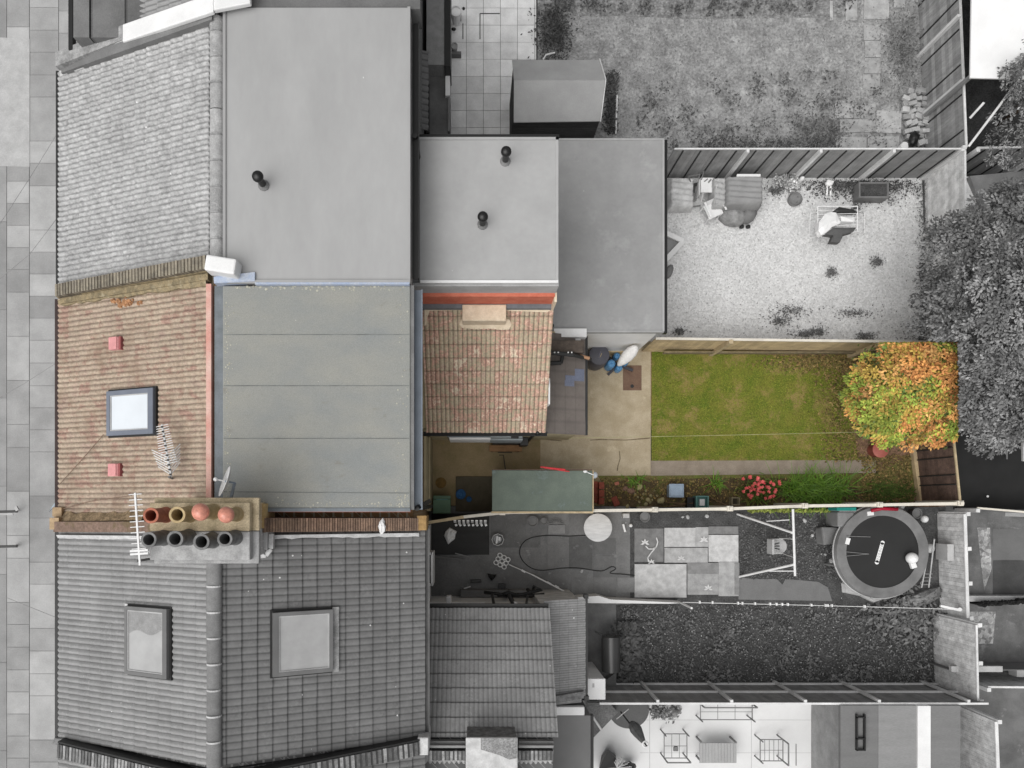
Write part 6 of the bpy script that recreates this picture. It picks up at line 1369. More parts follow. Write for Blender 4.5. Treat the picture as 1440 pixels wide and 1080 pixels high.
b = MB(); b.tube([at(764, 83, 1.6), at(768, 77, 1.5), at(780, 74, 1.4)], .02); ONE('shed_hook', b, m_post, 'bent pale pipe sticking out above the pitched shed roof', 'pipe', at(764, 83, 1.6))
b = MB(); b.cyl(at(866, 188, .1), at(868, 134, .3), .025); ONE('edging_board', b, m_post, 'thin pale board end standing in weeds right of the pitched shed', 'board', at(866, 170, 0))
# top patio clutter
def potr(px_, py_, r_, h_, mat, label, name='plant_pot', cat='pot', group=None):
    p = at(px_, py_, h_); b = MB(); b.lathe((p.x, p.y, 0), [(r_ * .7, 0), (r_, h_), (r_ * .86, h_), (r_ * .8, h_ - .05), (.0001, h_ - .05)], n=20); return ONE(name, b, mat, label, cat, (p.x, p.y, 0), group, smooth='auto')
potr(641, 15, .15, .5, m_white, 'white round pot at the top edge beside the dark fascia'); potr(639, 64, .09, .3, m_lgrey, 'small round pale pot on the patio beside the dark fascia')
b = MB(); b.rbox(at(643, 26, .0), .22, .18, .3); ONE('storage_crate', b, m_mgrey, 'small grey crate below the white round pot', 'crate', at(643, 26, 0), bevel=.01)
b = MB(); b.rbox(at(642, 80.5, 0), .26, .08, .2); ONE('timber_block', b, m_mgrey, 'short grey timber block on the patio beside the white fascia', 'block', at(642, 80, 0))
b = MB(); b.ball(at(638, 41, .2), .07, .04, .05); b.ball(at(652, 12, .5), .04, .04, .04); ONE('dark_trowel', b, m_black, 'small dark tool lying by the grey crate on the top patio', 'tool', at(638, 41, 0), smooth=True)
b = MB()
for (x0_, y0_, x1_, y1_) in ((675, 19, 703, 19), (675, 19, 675, 55), (651, 33, 651, 55)): b.beam(at(x0_, y0_, .018), at(x1_, y1_, .018), .025, .004)
ST('manhole_joint', b, m_dark)
# ---------------------------------------------------------------- yard of house C
b = MB(); m_y2 = G('yard_slab', 111, var=.08, scale=3, stain=C(146), stscale=3, stth=.6)
for (x0_, y0_, x1_, y1_, t_) in ((690, 724, 760, 770, .98), (770, 722, 800, 845, 1.25), (800, 755, 833, 800, .85), (834, 757, 866, 780, .95), (834, 781, 866, 812, 1.05), (804, 814, 833, 840, 1.35), (834, 812, 866, 836, 1.25), (868, 812, 892, 833, 1.45), (740, 724, 769, 752, 1.1)):
    a_ = at(x0_, y1_); c_ = at(x1_, y0_); b.box(a_.x, c_.x, a_.y, c_.y, .0, .012 + rnd.uniform(0, .003), t_)
ST('yard_slabs', b, m_y2)
b = MB(); a_ = at(607, 780); c_ = at(688, 722); b.box(a_.x, c_.x, a_.y, c_.y, 0, .03); ONE('ground_mat', b, m_yardm, 'dark rectangular mat on the yard under the white cloth', 'mat', at(650, 750, 0))
def lump(name, label, cat, pts, h, mat, seed=1, z0=0, group=None):
    rr = random.Random(seed); b = MB(); q = [at(x_, y_, z0) for x_, y_ in pts]; c = sum(q, Vector()) / len(q); n = len(q)
    l1 = [v.lerp(c, .12) + UZ * h * rr.uniform(.5, .8) for v in q]; l2 = [v.lerp(c, .5) + Vector((rr.uniform(-.02, .02), rr.uniform(-.02, .02), h * rr.uniform(.8, 1.1))) for v in q]; tp = c + UZ * h
    for i in range(n):
        k = (i + 1) % n
        for lo, hi in ((q, l1), (l1, l2)): b.poly([lo[i], lo[k], hi[k], hi[i]], rr.uniform(.92, 1.05))
        b.poly([l2[i], l2[k], tp], rr.uniform(.95, 1.05))
    if sum((q[i].x * q[(i + 1) % n].y - q[(i + 1) % n].x * q[i].y) for i in range(n)) < 0:
        b.f = [tuple(reversed(f)) for f in b.f]
    return ONE(name, b, mat, label, cat, c, group)
lump('white_cloth', 'crumpled white cloth lying on the dark mat', 'cloth', [(632, 741), (638, 744), (643, 747), (641, 752), (640, 758), (635, 762), (630, 766), (627, 760), (624, 753), (626, 747)], .12, m_white, 2)
for i in range(8):
    x_ = 640 + i * 6.1; p = at(x_, 731, 1.2); b = MB(); L_ = [.0, .1, .1, .05, .0, .12, .08, .05][i]
    b.hexa([(p.x - .04, p.y - .09 - L_ * .5, .9), (p.x + .03, p.y - .09 - L_ * .5, .9), (p.x + .03, p.y - .07, .9), (p.x - .04, p.y - .07, .9), (p.x - .04, p.y - .03, 1.25), (p.x + .03, p.y - .03, 1.25), (p.x + .03, p.y, 1.25), (p.x - .04, p.y, 1.25)]); b.beam((p.x, p.y - .12, .88), (p.x + .03, p.y - .17, .86), .06, .04)
    ONE('hanging_sock', b, m_white, ['leftmost', 'second', 'third', 'fourth', 'fifth', 'sixth', 'seventh', 'rightmost'][i] + ' white sock from the left in the row hanging on the boundary fence', 'sock', (p.x, p.y, .9), 'white socks on the fence', bevel=.01)
db = T('dish_tub', 'small tub with a pale oval rim and a white block inside beside the dark mat', 'tub', at(700, 759, 0)); b = MB(); p = at(700, 759, .25)
b.lathe((p.x, p.y, 0), [(.13, 0), (.17, .22), (.175, .25), (.15, .25), (.12, .05), (.0001, .04)], n=8); P(db, 'tub', b, m_grey, smooth=False); b = MB(); b.rbox((p.x - .02, p.y - .01, .06), .05, .22, .1, -8); b.rbox((p.x + .05, p.y + .02, .06), .06, .1, .14, -8); P(db, 'white_block', b, m_white)
pa = T('peg_airer', 'small white looped peg airer lying on the dark yard with a long pale pole', 'peg airer', at(706, 790, 0)); b = MB()
u_ = Vector((math.cos(R(-28)), math.sin(R(-28)), 0)); w_ = Vector((-u_.y, u_.x, 0)); c = at(706, 789, .1)
def loop(mb, c, ax, ay, rx, ry, r, n=14): mb.tube([c + ax * (rx * math.cos(6.2832 * k / n)) + ay * (ry * math.sin(6.2832 * k / n)) for k in range(n + 1)], r, n=5)
for i in (-1, 0, 1):
    for j in (-1, 0, 1): loop(b, c + u_ * (.125 * i) + w_ * (.115 * j), u_, w_, .06, .055, .016)
P(pa, 'loops', b, m_white); b = MB(); b.cyl(at(716, 794, .1), at(748, 808, .2), .014); b.cyl(at(748, 808, .2), at(806, 838, .35), .02); P(pa, 'pole', b, m_white)
b = MB(); 
for (x_, y_) in ((736, 803), (772, 820), (783, 825)): b.rbox(at(x_, y_, .2), .05, .12, .04, 60)
P(pa, 'clips', b, m_white)
for (x_, y_, r_, m_, lb_) in ((749, 733, .155, G('lid_grey', 120), 'round grey lid on the ground below the flat roofed shed'), (765, 733, .1, m_mgrey, 'smaller grey lid right of the round grey lid')):
    potr(x_, y_, r_, .2, m_, lb_, 'round_tub', 'tub')
b = MB(); p = at(782, 736, 0); 
for k in range(9): a_ = math.pi * (k + .5) / 9; e_ = Vector((p.x + math.cos(a_) * .2, p.y + math.sin(a_) * .17 - .02, .05)); b.beam((p.x, p.y - .02, .08), e_, .025, .03)
b.box(p.x - .22, p.x + .24, p.y - .28, p.y - .04, 0, .06, 1.3); ONE('fan_step', b, m_mgrey, 'half round slatted drain grate above a pale slab in the yard', 'grate', (p.x, p.y, 0))
rt = T('round_table', 'round pale wooden table against the boundary fence', 'table', at(841, 742, 0)); p = at(841, 742, .7)
b = MB(); b.lathe((p.x, p.y, .66), [(.36, 0), (.375, .01), (.375, .035), (.36, .045), (.0001, .045)], n=40); P(rt, 'table_top', b, G('pale_table', 214, var=.06, scale=3, stretch=(1, 5, 1)), smooth='auto')
for k in range(3): a_ = k * 2.09; b = MB(); b.cyl((p.x + .28 * math.cos(a_), p.y + .28 * math.sin(a_), 0), (p.x + .22 * math.cos(a_), p.y + .22 * math.sin(a_), .66), .025); P(rt, 'leg', b, m_mgrey)
b = MB(); pts = [(838, 752), (800, 754), (770, 753), (745, 757), (733, 767), (731, 780), (738, 792), (750, 800), (765, 802), (790, 799), (815, 799), (845, 803), (860, 797), (866, 800), (858, 806), (880, 808), (905, 812), (925, 822), (931, 838)]
sm = []
for i in range(len(pts) - 1):
    p0 = pts[max(i - 1, 0)]; p1 = pts[i]; p2 = pts[i + 1]; p3 = pts[min(i + 2, len(pts) - 1)]
    for k in range(4):
        t_ = k / 4; sm.append(tuple(.5 * (2 * p1[d_] + (p2[d_] - p0[d_]) * t_ + (2 * p0[d_] - 5 * p1[d_] + 4 * p2[d_] - p3[d_]) * t_ * t_ + (3 * p1[d_] - p0[d_] - 3 * p2[d_] + p3[d_]) * t_ ** 3) for d_ in (0, 1)))
b.tube([at(x_, y_, .03) for x_, y_ in sm], .012, n=6); ONE('garden_hose', b, G('hose_dark', 50), 'long dark hose looping over the yard slabs to the pale rugs', 'hose', at(740, 770, 0), smooth=True)
b = MB(); pts = [(609, 785), (640, 785), (660, 783)]; b.beam(at(607, 782, .1), at(652, 787, .1), .05); b.beam(at(640, 778, .12), at(660, 783, .12), .03, None, 1.4); ONE('timber_batten', b, m_mgrey, 'grey timber batten lying below the dark mat', 'batten', at(630, 785, 0))
for (x_, y_, a_, l_, m_, lb_) in ((669, 817, 2, .3, m_black, 'dark oblong bag with a pale strip on the dark yard'), (657, 826, 18, .2, m_white, 'short pale stick on the dark yard')):
    b = MB(); b.rbox(at(x_, y_, .02), l_, .09 if m_ is m_black else .035, .06, a_); 
    if m_ is m_black: b.rbox(at(x_, y_, .085), l_ * .7, .03, .01, a_, 8)
    ONE('yard_item', b, m_, lb_, 'bag' if m_ is m_black else 'stick', at(x_, y_, 0), bevel=.01)
lump('black_bag', 'small pointed black sack on the dark yard', 'sack', [(685, 806), (694, 808), (699, 807), (696, 812), (691, 817), (687, 812)], .15, m_black, 5)
b = MB(); p = at(706, 825, .15)
b.rbox((p.x, p.y, 0), .18, .16, .2); ONE('black_crate', b, m_black, 'small square black crate by the cream alley wall', 'crate', (p.x, p.y, 0))
wl_ = T('branch_bundle', 'dark wheelie frame of bent branches leaning on the cream wall', 'branches', at(715, 835, 0)); b = MB()
for (pts) in (((681, 833), (700, 835), (712, 838)), ((712, 838), (735, 836), (762, 829), (750, 825)), ((727, 836), (745, 838), (765, 836)), ((718, 838), (722, 848)), ((741, 828), (748, 835)), ((700, 838), (715, 833), (730, 838))):
    b.tube([at(x_, y_, 1.0 + .1 * (i % 2)) for i, (x_, y_) in enumerate(pts)], .045, n=6)
b.cyl(at(712, 836, .0), at(712, 838, 1.0), .05); b.cyl(at(750, 828, 0), at(750, 830, 1.0), .04); P(wl_, 'branches', b, m_dark, smooth=True)
b = MB(); p = at(640, 838, .4); q = at(715, 829, .4); b.box(p.x + .15, q.x, -2.6, q.y - .02, 0, .4); b.box(q.x + .02, at(755, 0, .4).x, -2.6, q.y - .02, 0, .45, 1.15); ONE('low_cabinet', b, m_mgrey, 'long low grey cabinet against the cream alley wall', 'cabinet', (p.x, -2.5, 0), bevel=.01)
# pale rugs / sheet flooring with leafy pattern
rx = [(892, 743, 933, 790, .5), (934, 742, 978, 769, 1.28), (978, 741, 996, 769, 1.0), (996, 740, 1038, 751, .5), (996, 752, 1038, 790, 1.34), (934, 770, 995, 791, 1.0), (892, 793, 965, 840, 1.25), (966, 791, 1010, 806, .62), (1010, 790, 1038, 838, .95), (966, 806, 1010, 836, .85), (1032, 791, 1039, 836, .6)]
for i, (x0_, y0_, x1_, y1_, t_) in enumerate(rx):
    b = MB(); a_ = at(x0_, y1_); c_ = at(x1_, y0_); b.box(a_.x, c_.x - .004, a_.y, c_.y - .004, .0, .02 + .0035 * i, t_)
    ONE('floor_tile', b, G('printed_sheet_%d' % i, 186, col2=C(160), scale=6, finevar=.1), ['dark upper left sheet printed with a pale leaf and vine', 'large pale sheet in the top row of the sheet flooring', 'narrow mid grey sheet in the top row with a leaf print', 'thin dark striped sheet at the top right of the sheet flooring', 'whitest square sheet at the right of the sheet flooring', 'wide mottled grey sheet in the middle of the sheet flooring', 'large pale sheet at the lower left of the sheet flooring', 'dark short sheet below the middle of the sheet flooring', 'mottled sheet at the lower right of the sheet flooring', 'grey sheet at the lower middle of the sheet flooring', 'slim dark strip at the right edge of the sheet flooring'][i], 'flooring sheet', at(x0_, y0_, 0), 'sheets laid as flooring')
def leafstar(mb, x_, y_, s_, z):
    c = at(x_, y_, z)
    for k in range(5): a_ = R(90 + (k - 2) * 52); e_ = c + Vector((math.cos(a_) * s_, math.sin(a_) * s_, 0)); sd = Vector((-math.sin(a_), math.cos(a_), 0)) * s_ * .2; m_ = c.lerp(e_, .5); mb.poly([c, m_ - sd, e_, m_ + sd])
b = MB(); leafstar(b, 907, 764, .13, .063); leafstar(b, 990, 760, .13, .063); leafstar(b, 916, 791, .1, .066); leafstar(b, 958, 786, .12, .066); leafstar(b, 996, 828, .13, .066)
def flatline(mb, pts, w_, z):
    for a_, e_ in zip(pts, pts[1:]): mb.beam(at(*a_, z), at(*e_, z), w_, .004)
flatline(b, [(908, 768), (912, 772), (918, 772), (923, 769), (925, 762), (923, 756)], .03, .062); flatline(b, [(922, 770), (916, 777), (911, 784), (912, 790)], .03, .062)
ST('leaf_print', b, G('pale_print', 225))
# swing frame
sw = T('swing_frame', 'white metal swing frame standing over the weedy plot by the pale sheets', 'swing', at(1085, 770, 0)); z = 1.9
b = MB(); b.cyl(at(1115, 716, z), at(1118, 810, z), .03); P(sw, 'top_bar', b, m_white)
for (x0_, y0_, x1_, y1_, r_) in ((1037, 723, 1114, 749, .03), (1040, 811, 1116, 794, .03), (1078, 733, 1110, 731, .014), (1080, 803, 1117, 803, .014)):
    b = MB(); zz = 0.05 if r_ > .02 else .9; b.cyl(at(x0_, y0_, zz), at(x1_, y1_, z if r_ > .02 else 1.0), r_); P(sw, 'leg' if r_ > .02 else 'brace', b, m_white)
b = MB(); c = at(1091, 768, .55); b.abox(c, UX, UY, UZ, -.2, .12, -.19, .19, -.03, 0); b.abox(c, UX, UY, UZ, -.24, -.18, -.2, .2, 0, .35); b.lathe((c.x + .1, c.y, .5), [(.19, 0), (.2, .06), (.17, .07), (.0001, .05)], n=20)
for s_ in (-.2, .18): b.abox(c, UX, UY, UZ, -.2, .15, s_, s_ + .03, .1, .14)
st_ = P(sw, 'seat', b, m_lgrey, bevel=.01); b = MB()
for k in (-1, 0, 1): b.rbox((c.x + .02, c.y + .07 * k, .573), .14, .025, .01, 15 * k)
P(st_, 'seat_slots', b, m_dark)
b = MB(); b.cyl(at(1096, 757, .7), at(1114, 758, z), .01); b.cyl(at(1100, 778, .7), at(1116, 784, z), .01); P(sw, 'ropes', b, m_white)
# bits and stones in the weedy plot
for i, (x_, y_, r_) in enumerate(((1131, 732, .07), (1142, 753, .05), (1149, 758, .05), (1169, 788, .09), (1160, 780, .045), (1155, 779, .03), (1145, 779, .03), (967, 727, .07), (960, 727, .045), (994, 726, .06), (887, 739, .04), (880, 735, .03), (818, 803, .06))): rocks([(x_, y_, r_)], m_lgrey, ['pale lump right of the swing top bar', 'upper of two pale lumps below the pale lump by the swing', 'lower of two pale lumps below the pale lump by the swing', 'largest round pale lump left of the trampoline', 'pale lump touching the largest one left of the trampoline', 'tiny pale lump in the group left of the trampoline', 'farthest left pale lump of the group by the trampoline', 'white lump by the fence above the flooring sheets', 'smaller white lump just left of the white one by the fence', 'pale lump by the fence nearest the swing leg', 'pale lump beside the T shaped tool', 'tiny pale lump above the T shaped tool', 'white pebble inside the loop of the dark hose'][i], 'pale lumps on the lower garden', 'pale_stone')
b = MB(); b.rbox(at(878, 725, .0), .17, .12, .25); ONE('storage_block', b, m_offw, 'small pale block against the boundary fence right of the round table', 'block', at(878, 725, 0), bevel=.01)
potr(907, 727, .14, .25, m_mgrey, 'round dark grey tub by the boundary fence above the flooring sheets', 'round_tub', 'tub')
b = MB(); b.beam(at(876, 737, .1), at(879, 748, .1), .05); b.ball(at(887, 739, .1), .05, None, .04); ONE('white_tool', b, m_white, 'small white T shaped tool on the soil right of the round table', 'tool', at(878, 742, 0))
# trampoline
tr_ = T('trampoline', 'big round trampoline with black bed and grey edge pad in the lower garden', 'trampoline', at(1243, 772, 0)); zt = .75
c = at(1241, 776, zt); b = MB(); RB = .97; RO = 1.22
b.lathe((c.x, c.y, zt - .02), [(.0001, 0), (RB, 0), (RB, -.02), (.0001, -.021)][::-1], n=64); bed = P(tr_, 'jumping_bed', b, G('black_mat', 44, var=.06, rough=.6, finevar=.05)); b = MB()
cc_ = (c.x - .13, c.y + .0); n = 72
for k in range(n):
    a0 = 6.2832 * k / n; a1 = 6.2832 * (k + 1) / n
    def pt(a_, r_, z_, sg=0): return (c.x + math.cos(a_) * r_, c.y + math.sin(a_) * r_ * 1.0, z_ + sg * .012 * math.sin(a_ * 9))
    t_ = 1.1
    b.poly([pt(a0, RB - .01, zt), pt(a0, RO, zt + .01), pt(a1, RO, zt + .01), pt(a1, RB - .01, zt)], t_); b.poly([pt(a0, RO, zt + .01), pt(a0, RO + .03, zt - .1), pt(a1, RO + .03, zt - .1), pt(a1, RO, zt + .01)], t_)
P(tr_, 'edge_pad', b, G('pad_grey', 118, var=.12, scale=2, finevar=.05), smooth=True)
b = MB(); b.lathe((c.x, c.y, zt - .1), [(RO + .03, 0), (RO + .06, -.02), (RO + .03, -.04), (RO, -.02), (RO + .03, 0)], n=56); P(tr_, 'steel_ring', b, m_lgrey, smooth=True)
for k in range(6):
    a_ = 6.2832 * (k + .3) / 6; b = MB(); b.cyl((c.x + math.cos(a_) * (RO + .02), c.y + math.sin(a_) * (RO + .02), 0), (c.x + math.cos(a_) * (RO + .02), c.y + math.sin(a_) * (RO + .02), zt - .1), .03); P(tr_, 'leg', b, m_grey)
b = MB(); q = at(1237, 777, zt - .012); dd = Vector((math.sin(R(16)), math.cos(R(16)), 0)); sd = Vector((dd.y, -dd.x, 0))
b.abox(q, dd, -sd, UZ, -.27, .27, -.05, .05, 0, .005); b.cyl(q + dd * .27 , q + dd * .27 + UZ * .005, .055, n=16); b.cyl(q - dd * .27, q - dd * .27 + UZ * .005, .055, n=16); o = P(bed, 'white_logo_strip', b, m_white)
b = MB()
for k in range(8):
    cq = q + dd * (-.26 + .074 * k) + UZ * .0052
    for s_ in range(10):
        a0 = 6.2832 * s_ / 10; a1 = 6.2832 * (s_ + 1) / 10
        f_ = lambda a_, r_: cq + dd * (math.cos(a_) * r_ * .8) + sd * (math.sin(a_) * r_)
        b.poly([f_(a0, .022), f_(a1, .022), f_(a1, .03), f_(a0, .03)][::-1])
P(bed, 'logo_letters', b, m_dark)
for (x0_, y0_, x1_, y1_) in ((1190, 754, 1224, 755), (1190, 776, 1222, 779), (1190, 782, 1222, 779)): b = MB(); b.cyl(at(x0_, y0_, zt + .02), at(x1_, y1_, zt), .008, n=5); P(tr_, 'bed_strap', b, m_grey)
for (x_, y_, a_, lb_) in ((1224, 722, 5, 'small white pad label on the upper rim of the trampoline'), (1192, 761, 75, 'small white pad label on the left rim of the trampoline')):
    b = MB(); b.rbox(at(x_, y_, zt + .012), .17, .11, .012, a_); P(tr_, 'white_label', b, m_white)
b = MB(); p = at(1283, 785, zt + .15); b.ball((p.x, p.y, zt + .13), .15, .15, .15, n=20, m=12); ONE('play_ball', b, m_white, 'white ball resting on the right side of the trampoline bed', 'ball', (p.x, p.y, zt), smooth=True)
b = MB(); b.rbox(at(1282, 794, zt), .14, .18, .1, 20); ONE('white_carton', b, m_white, 'white carton on the trampoline bed touching the white ball', 'carton', at(1282, 794, zt), bevel=.01)
b = MB(); b.rbox(at(1320, 775, .3), .17, .44, .5); b.ball(at(1307, 771, .6), .13, .13, .12, n=16, m=9); ONE('white_post_box', b, m_lgrey, 'pale box with a rounded grey side on the right of the trampoline', 'box', at(1318, 775, 0), bevel=.01)
ld = T('ladder', 'slim grey ladder standing up against the trampoline rim', 'ladder', at(1308, 805, 0)); b = MB(); b.cyl(at(1306, 826, .1), at(1314, 758, 1.0), .018); b.cyl(at(1296, 826, .1), at(1303, 790, .7), .018); P(ld, 'rails', b, m_lgrey); b = MB()
for k in range(4): u = k / 4; b.cyl(at(1297 + 4 * u, 822 - 20 * u, .15 + .3 * u), at(1308 + 4 * u, 822 - 20 * u, .15 + .3 * u), .012)
P(ld, 'rungs', b, m_grey)
b = MB(); p = at(1300, 730, .25); b.ball(p, .1, .1, .1, n=16, m=8); ONE('small_ball', b, m_white, 'white football between the trampoline and the slatted fence', 'ball', (p.x, p.y, 0), smooth=True)
b = MB(); p = at(1267, 712, .3); b.ball(p, .09, .09, .09, n=14, m=8); ONE('small_ball', b, m_lgrey, 'pale ball at the boundary fence above the trampoline', 'ball', (p.x, p.y, .2), smooth=True)
potr(1290, 722, .14, .3, m_mgrey, 'round grey tub between the trampoline and the boundary fence', 'round_tub', 'tub')
b = MB(); p = at(1190, 725, .7); b.box(p.x - .22, p.x + .22, p.y - .3, p.y + .1, 0, .7); b.box(p.x - .2, p.x + .25, p.y + .1, p.y + .2, 0, .75, 1.0); ONE('play_house', b, G('grey_plastic_toy', 132), 'grey plastic play box between the swing and the trampoline', 'toy box', (p.x, p.y, 0), bevel=.04)
b = MB(); p = at(1190, 716, .8); b.box(p.x - .24, p.x + .27, p.y - .04, p.y + .05, .3, .8); ONE('teal_board', b, M('teal_board_mat', C(36, 136, 126)), 'teal plastic board against the boundary fence behind the grey play box', 'board', (p.x, p.y, 0), bevel=.01)
b = MB(); p = at(1243, 716, .9); b.tube([at(1225, 718, .9), at(1240, 715, .95), at(1262, 716, .9)], .05, n=8); ONE('red_tube', b, M('crimson_tube', C(176, 30, 56), rough=.4), 'crimson padded tube on the upper rim of the trampoline under the fence', 'tube', p, smooth=True)
b = MB(); p = at(1168, 754, .4); b.hexa([(p.x - .22, p.y - .22, 0), (p.x + .16, p.y - .25, 0), (p.x + .2, p.y + .22, 0), (p.x - .24, p.y + .22, 0), (p.x - .18, p.y - .26, .42), (p.x + .12, p.y - .2, .36), (p.x + .24, p.y + .24, .42), (p.x - .24, p.y + .26, .4)]); ONE('garden_cushion', b, m_mgrey, 'square grey cushioned seat left of the trampoline', 'seat', (p.x, p.y, 0), bevel=.05)
lump('crumpled_sheet', 'pale crumpled sheet spilling from the lower left of the trampoline', 'sheet', [(1183, 820), (1192, 812), (1205, 822), (1222, 832), (1238, 838), (1240, 844), (1228, 848), (1208, 838), (1184, 833)], .2, m_lgrey, 7)
lump('brush_pile', 'heap of pale dead branches at the lower right of the trampoline', 'brush', [(1250, 842), (1270, 838), (1300, 828), (1318, 822), (1322, 838), (1300, 850), (1270, 852)], .3, G('dead_brush', 128, finevar=.4, fine=20), 8)
# barrel barbecue, white cabinet, by lean-to C
bq = T('barrel_barbecue', 'dark drum barbecue with a handle rail standing on the side concrete', 'barbecue', at(858, 920, 0)); b = MB()
b.cyl(at(859, 895, .8), at(859, 944, .8), .24, n=24); P(bq, 'drum', b, G('drum_metal', 66, rough=.35, spec=.5, var=.06), smooth='auto'); b = MB(); b.tube([at(853, 894, .9), at(853, 889, .9), at(866, 889, .9), at(866, 894, .9)], .012); b.tube([at(837, 888, .8), at(848, 893, .8)], .02); P(bq, 'handle', b, m_dark)
b = MB(); b.rbox(at(868, 884, 0), .03, 1.7, .8, 0); 
for (x_, y_) in ((850, 900), (866, 900), (850, 938), (866, 938)): b = MB(); b.cyl(at(x_, y_, 0), at(x_, y_, .65), .02); P(bq, 'leg', b, m_dark)
b = MB(); p = at(838, 952, .1); b.prism([at(842, 965, .3), at(867, 945, .3), at(866, 970, .3), at(850, 975, .3)], 0, .3); ONE('stone_wedge', b, m_mgrey, 'grey wedge shaped block below the drum barbecue', 'block', at(855, 960, 0), bevel=.01)
wc = T('white_cabinet', 'tall white cabinet standing at the corner of the dark lean-to roof', 'cabinet', at(835, 945, 0)); hh = 1.95
p = at(822, 984, hh); q = at(851, 955, hh); b = MB(); b.box(p.x, q.x, p.y, q.y, 0, hh - .06); P(wc, 'carcass', b, m_white, bevel=.01); b = MB(); b.box(p.x, q.x + .01, p.y, q.y + .01, hh - .055, hh); P(wc, 'top', b, m_white, bevel=.015); b = MB(); b.rbox((p.x + .22, (p.y + q.y) / 2 + .1, hh + .001), .05, .1, .006); P(wc, 'top_plate', b, m_lgrey)
# ---------------------------------------------------------------- patio of house D
m_fr = G('furniture_frame', 128, rough=.5)
def frame_seat(name, label, cat, x0_, y0_, x1_, y1_, zs_, slats, backside, legs_out=True):
    p = at(x0_, y1_, zs_); q = at(x1_, y0_, zs_); t_ = T(name, label, cat, ((p.x + q.x) / 2, (p.y + q.y) / 2, 0)); b = MB(); r_ = .014
    for a_, e_ in (((p.x, p.y), (q.x, p.y)), ((q.x, p.y), (q.x, q.y)), ((q.x, q.y), (p.x, q.y)), ((p.x, q.y), (p.x, p.y))): b.beam((a_[0], a_[1], zs_), (e_[0], e_[1], zs_), r_ * 1.5)
    P(t_, 'seat_frame', b, m_fr); b = MB()
    for k in range(1, slats): x_ = p.x + (q.x - p.x) * k / slats; b.beam((x_, p.y, zs_), (x_, q.y, zs_), .012)
    b.beam((p.x, (p.y + q.y) / 2, zs_), (q.x, (p.y + q.y) / 2, zs_), .012); P(t_, 'slats', b, m_fr)
    for (x_, y_) in ((p.x, p.y), (q.x, p.y), (q.x, q.y), (p.x, q.y)): b = MB(); b.beam((x_, y_, 0), (x_, y_, zs_ + .2), .028); P(t_, 'leg', b, m_fr)
    b = MB(); h_ = zs_ + .35
    if backside == 's': b.beam((p.x, p.y, h_), (q.x, p.y, h_), .03); b.beam((p.x, p.y, zs_), (p.x, p.y, h_), .03); b.beam((q.x, p.y, zs_), (q.x, p.y, h_), .03)
    if backside == 'n': 
        b.beam((p.x, q.y, h_), (q.x, q.y, h_), .03); b.beam((p.x, q.y, zs_), (p.x, q.y, h_), .03); b.beam((q.x, q.y, zs_), (q.x, q.y, h_), .03)
    if backside == 'e': b.beam((q.x, p.y, h_), (q.x, q.y, h_), .03); b.beam((q.x, p.y, zs_), (q.x, p.y, h_), .03); b.beam((q.x, q.y, zs_), (q.x, q.y, h_), .03); b.beam((q.x + .2, p.y, h_), (q.x + .2, q.y, h_), .02)
    P(t_, 'backrest', b, m_fr); return t_
frame_seat('garden_sofa', 'three seat metal framed garden sofa without cushions under the railed fence', 'sofa', 985, 990, 1058, 1012, .4, 3, 'n')
frame_seat('garden_chair', 'metal framed chair with a small grey object on it left of the slatted table', 'chair', 934, 1032, 966, 1066, .4, 3, 's')
frame_seat('garden_chair', 'metal framed chair with slats right of the slatted table', 'chair', 1069, 1040, 1101, 1070, .4, 5, 'e')
b = MB(); p = at(950, 1053, .43); b.rbox((p.x, p.y, .42), .12, .1, .06); b.rbox((p.x, p.y + .06, .42), .08, .04, .09); ONE('small_lantern', b, m_mgrey, 'small grey lantern on the left metal framed chair', 'lantern', (p.x, p.y, .42))
tt = T('slatted_table', 'low grey slatted table in the middle of the pale patio', 'table', at(1010, 1050, 0)); p = at(984, 1073, .45); q = at(1036, 1045, .45)
b = MB()
for k in range(12): w_ = (q.x - p.x) / 12; b.box(p.x + w_ * k, p.x + w_ * (k + 1) - .006, p.y, q.y, .42, .45, rnd.uniform(.96, 1.04))
P(tt, 'table_top', b, G('table_slats', 168, var=.03))
for x_ in (p.x + .02, q.x - .05):
    for y_ in (p.y + .02, q.y + .01): b = MB(); b.box(x_, x_ + .04, y_, y_ + .04, 0, .42 if y_ < q.y else .5); P(tt, 'leg', b, m_fr)
um = T('closed_parasol', 'closed grey parasol standing on a dark round mat at the pale patio', 'parasol', at(878, 1000, 0)); b = MB(); base = at(876, 1002, 0); base.z = 0; tp = at(908, 1047, 2.0)
foot = at(884, 1000, 0); 
b = MB(); b.cyl(at(873, 1001, .6), tp + Vector((0, 0, .1)), .02); P(um, 'pole', b, m_dark)
b = MB(); a_ = at(888, 1016, 1.0); e_ = at(906, 1045, 1.95); dv = e_ - a_; b.tube([a_ + dv * u for u in (0, .15, .4, .7, .9, 1)], [.05, .13, .16, .11, .07, .04], n=7); P(um, 'canopy', b, G('grey_fabric', 118, var=.15, scale=6, finevar=.15)); b = MB(); b.lathe((tp.x, tp.y, 1.95), [(.085, 0), (.09, .03), (.06, .05), (.05, .02), (.0001, .02)], n=20); P(um, 'crown_cap', b, m_white, smooth='auto')
b = MB(); cq = at(884, 997, 0); rr_ = .56
b.prism([(cq.x + math.cos(a_) * rr_, cq.y + math.sin(a_) * rr_ * .95) for a_ in [6.2832 * k / 40 for k in range(40)]], .004, .03); ONE('round_mat', b, G('round_dark_mat', 104, var=.04), 'dark round mat by the railed fence under the closed parasol', 'mat', cq)
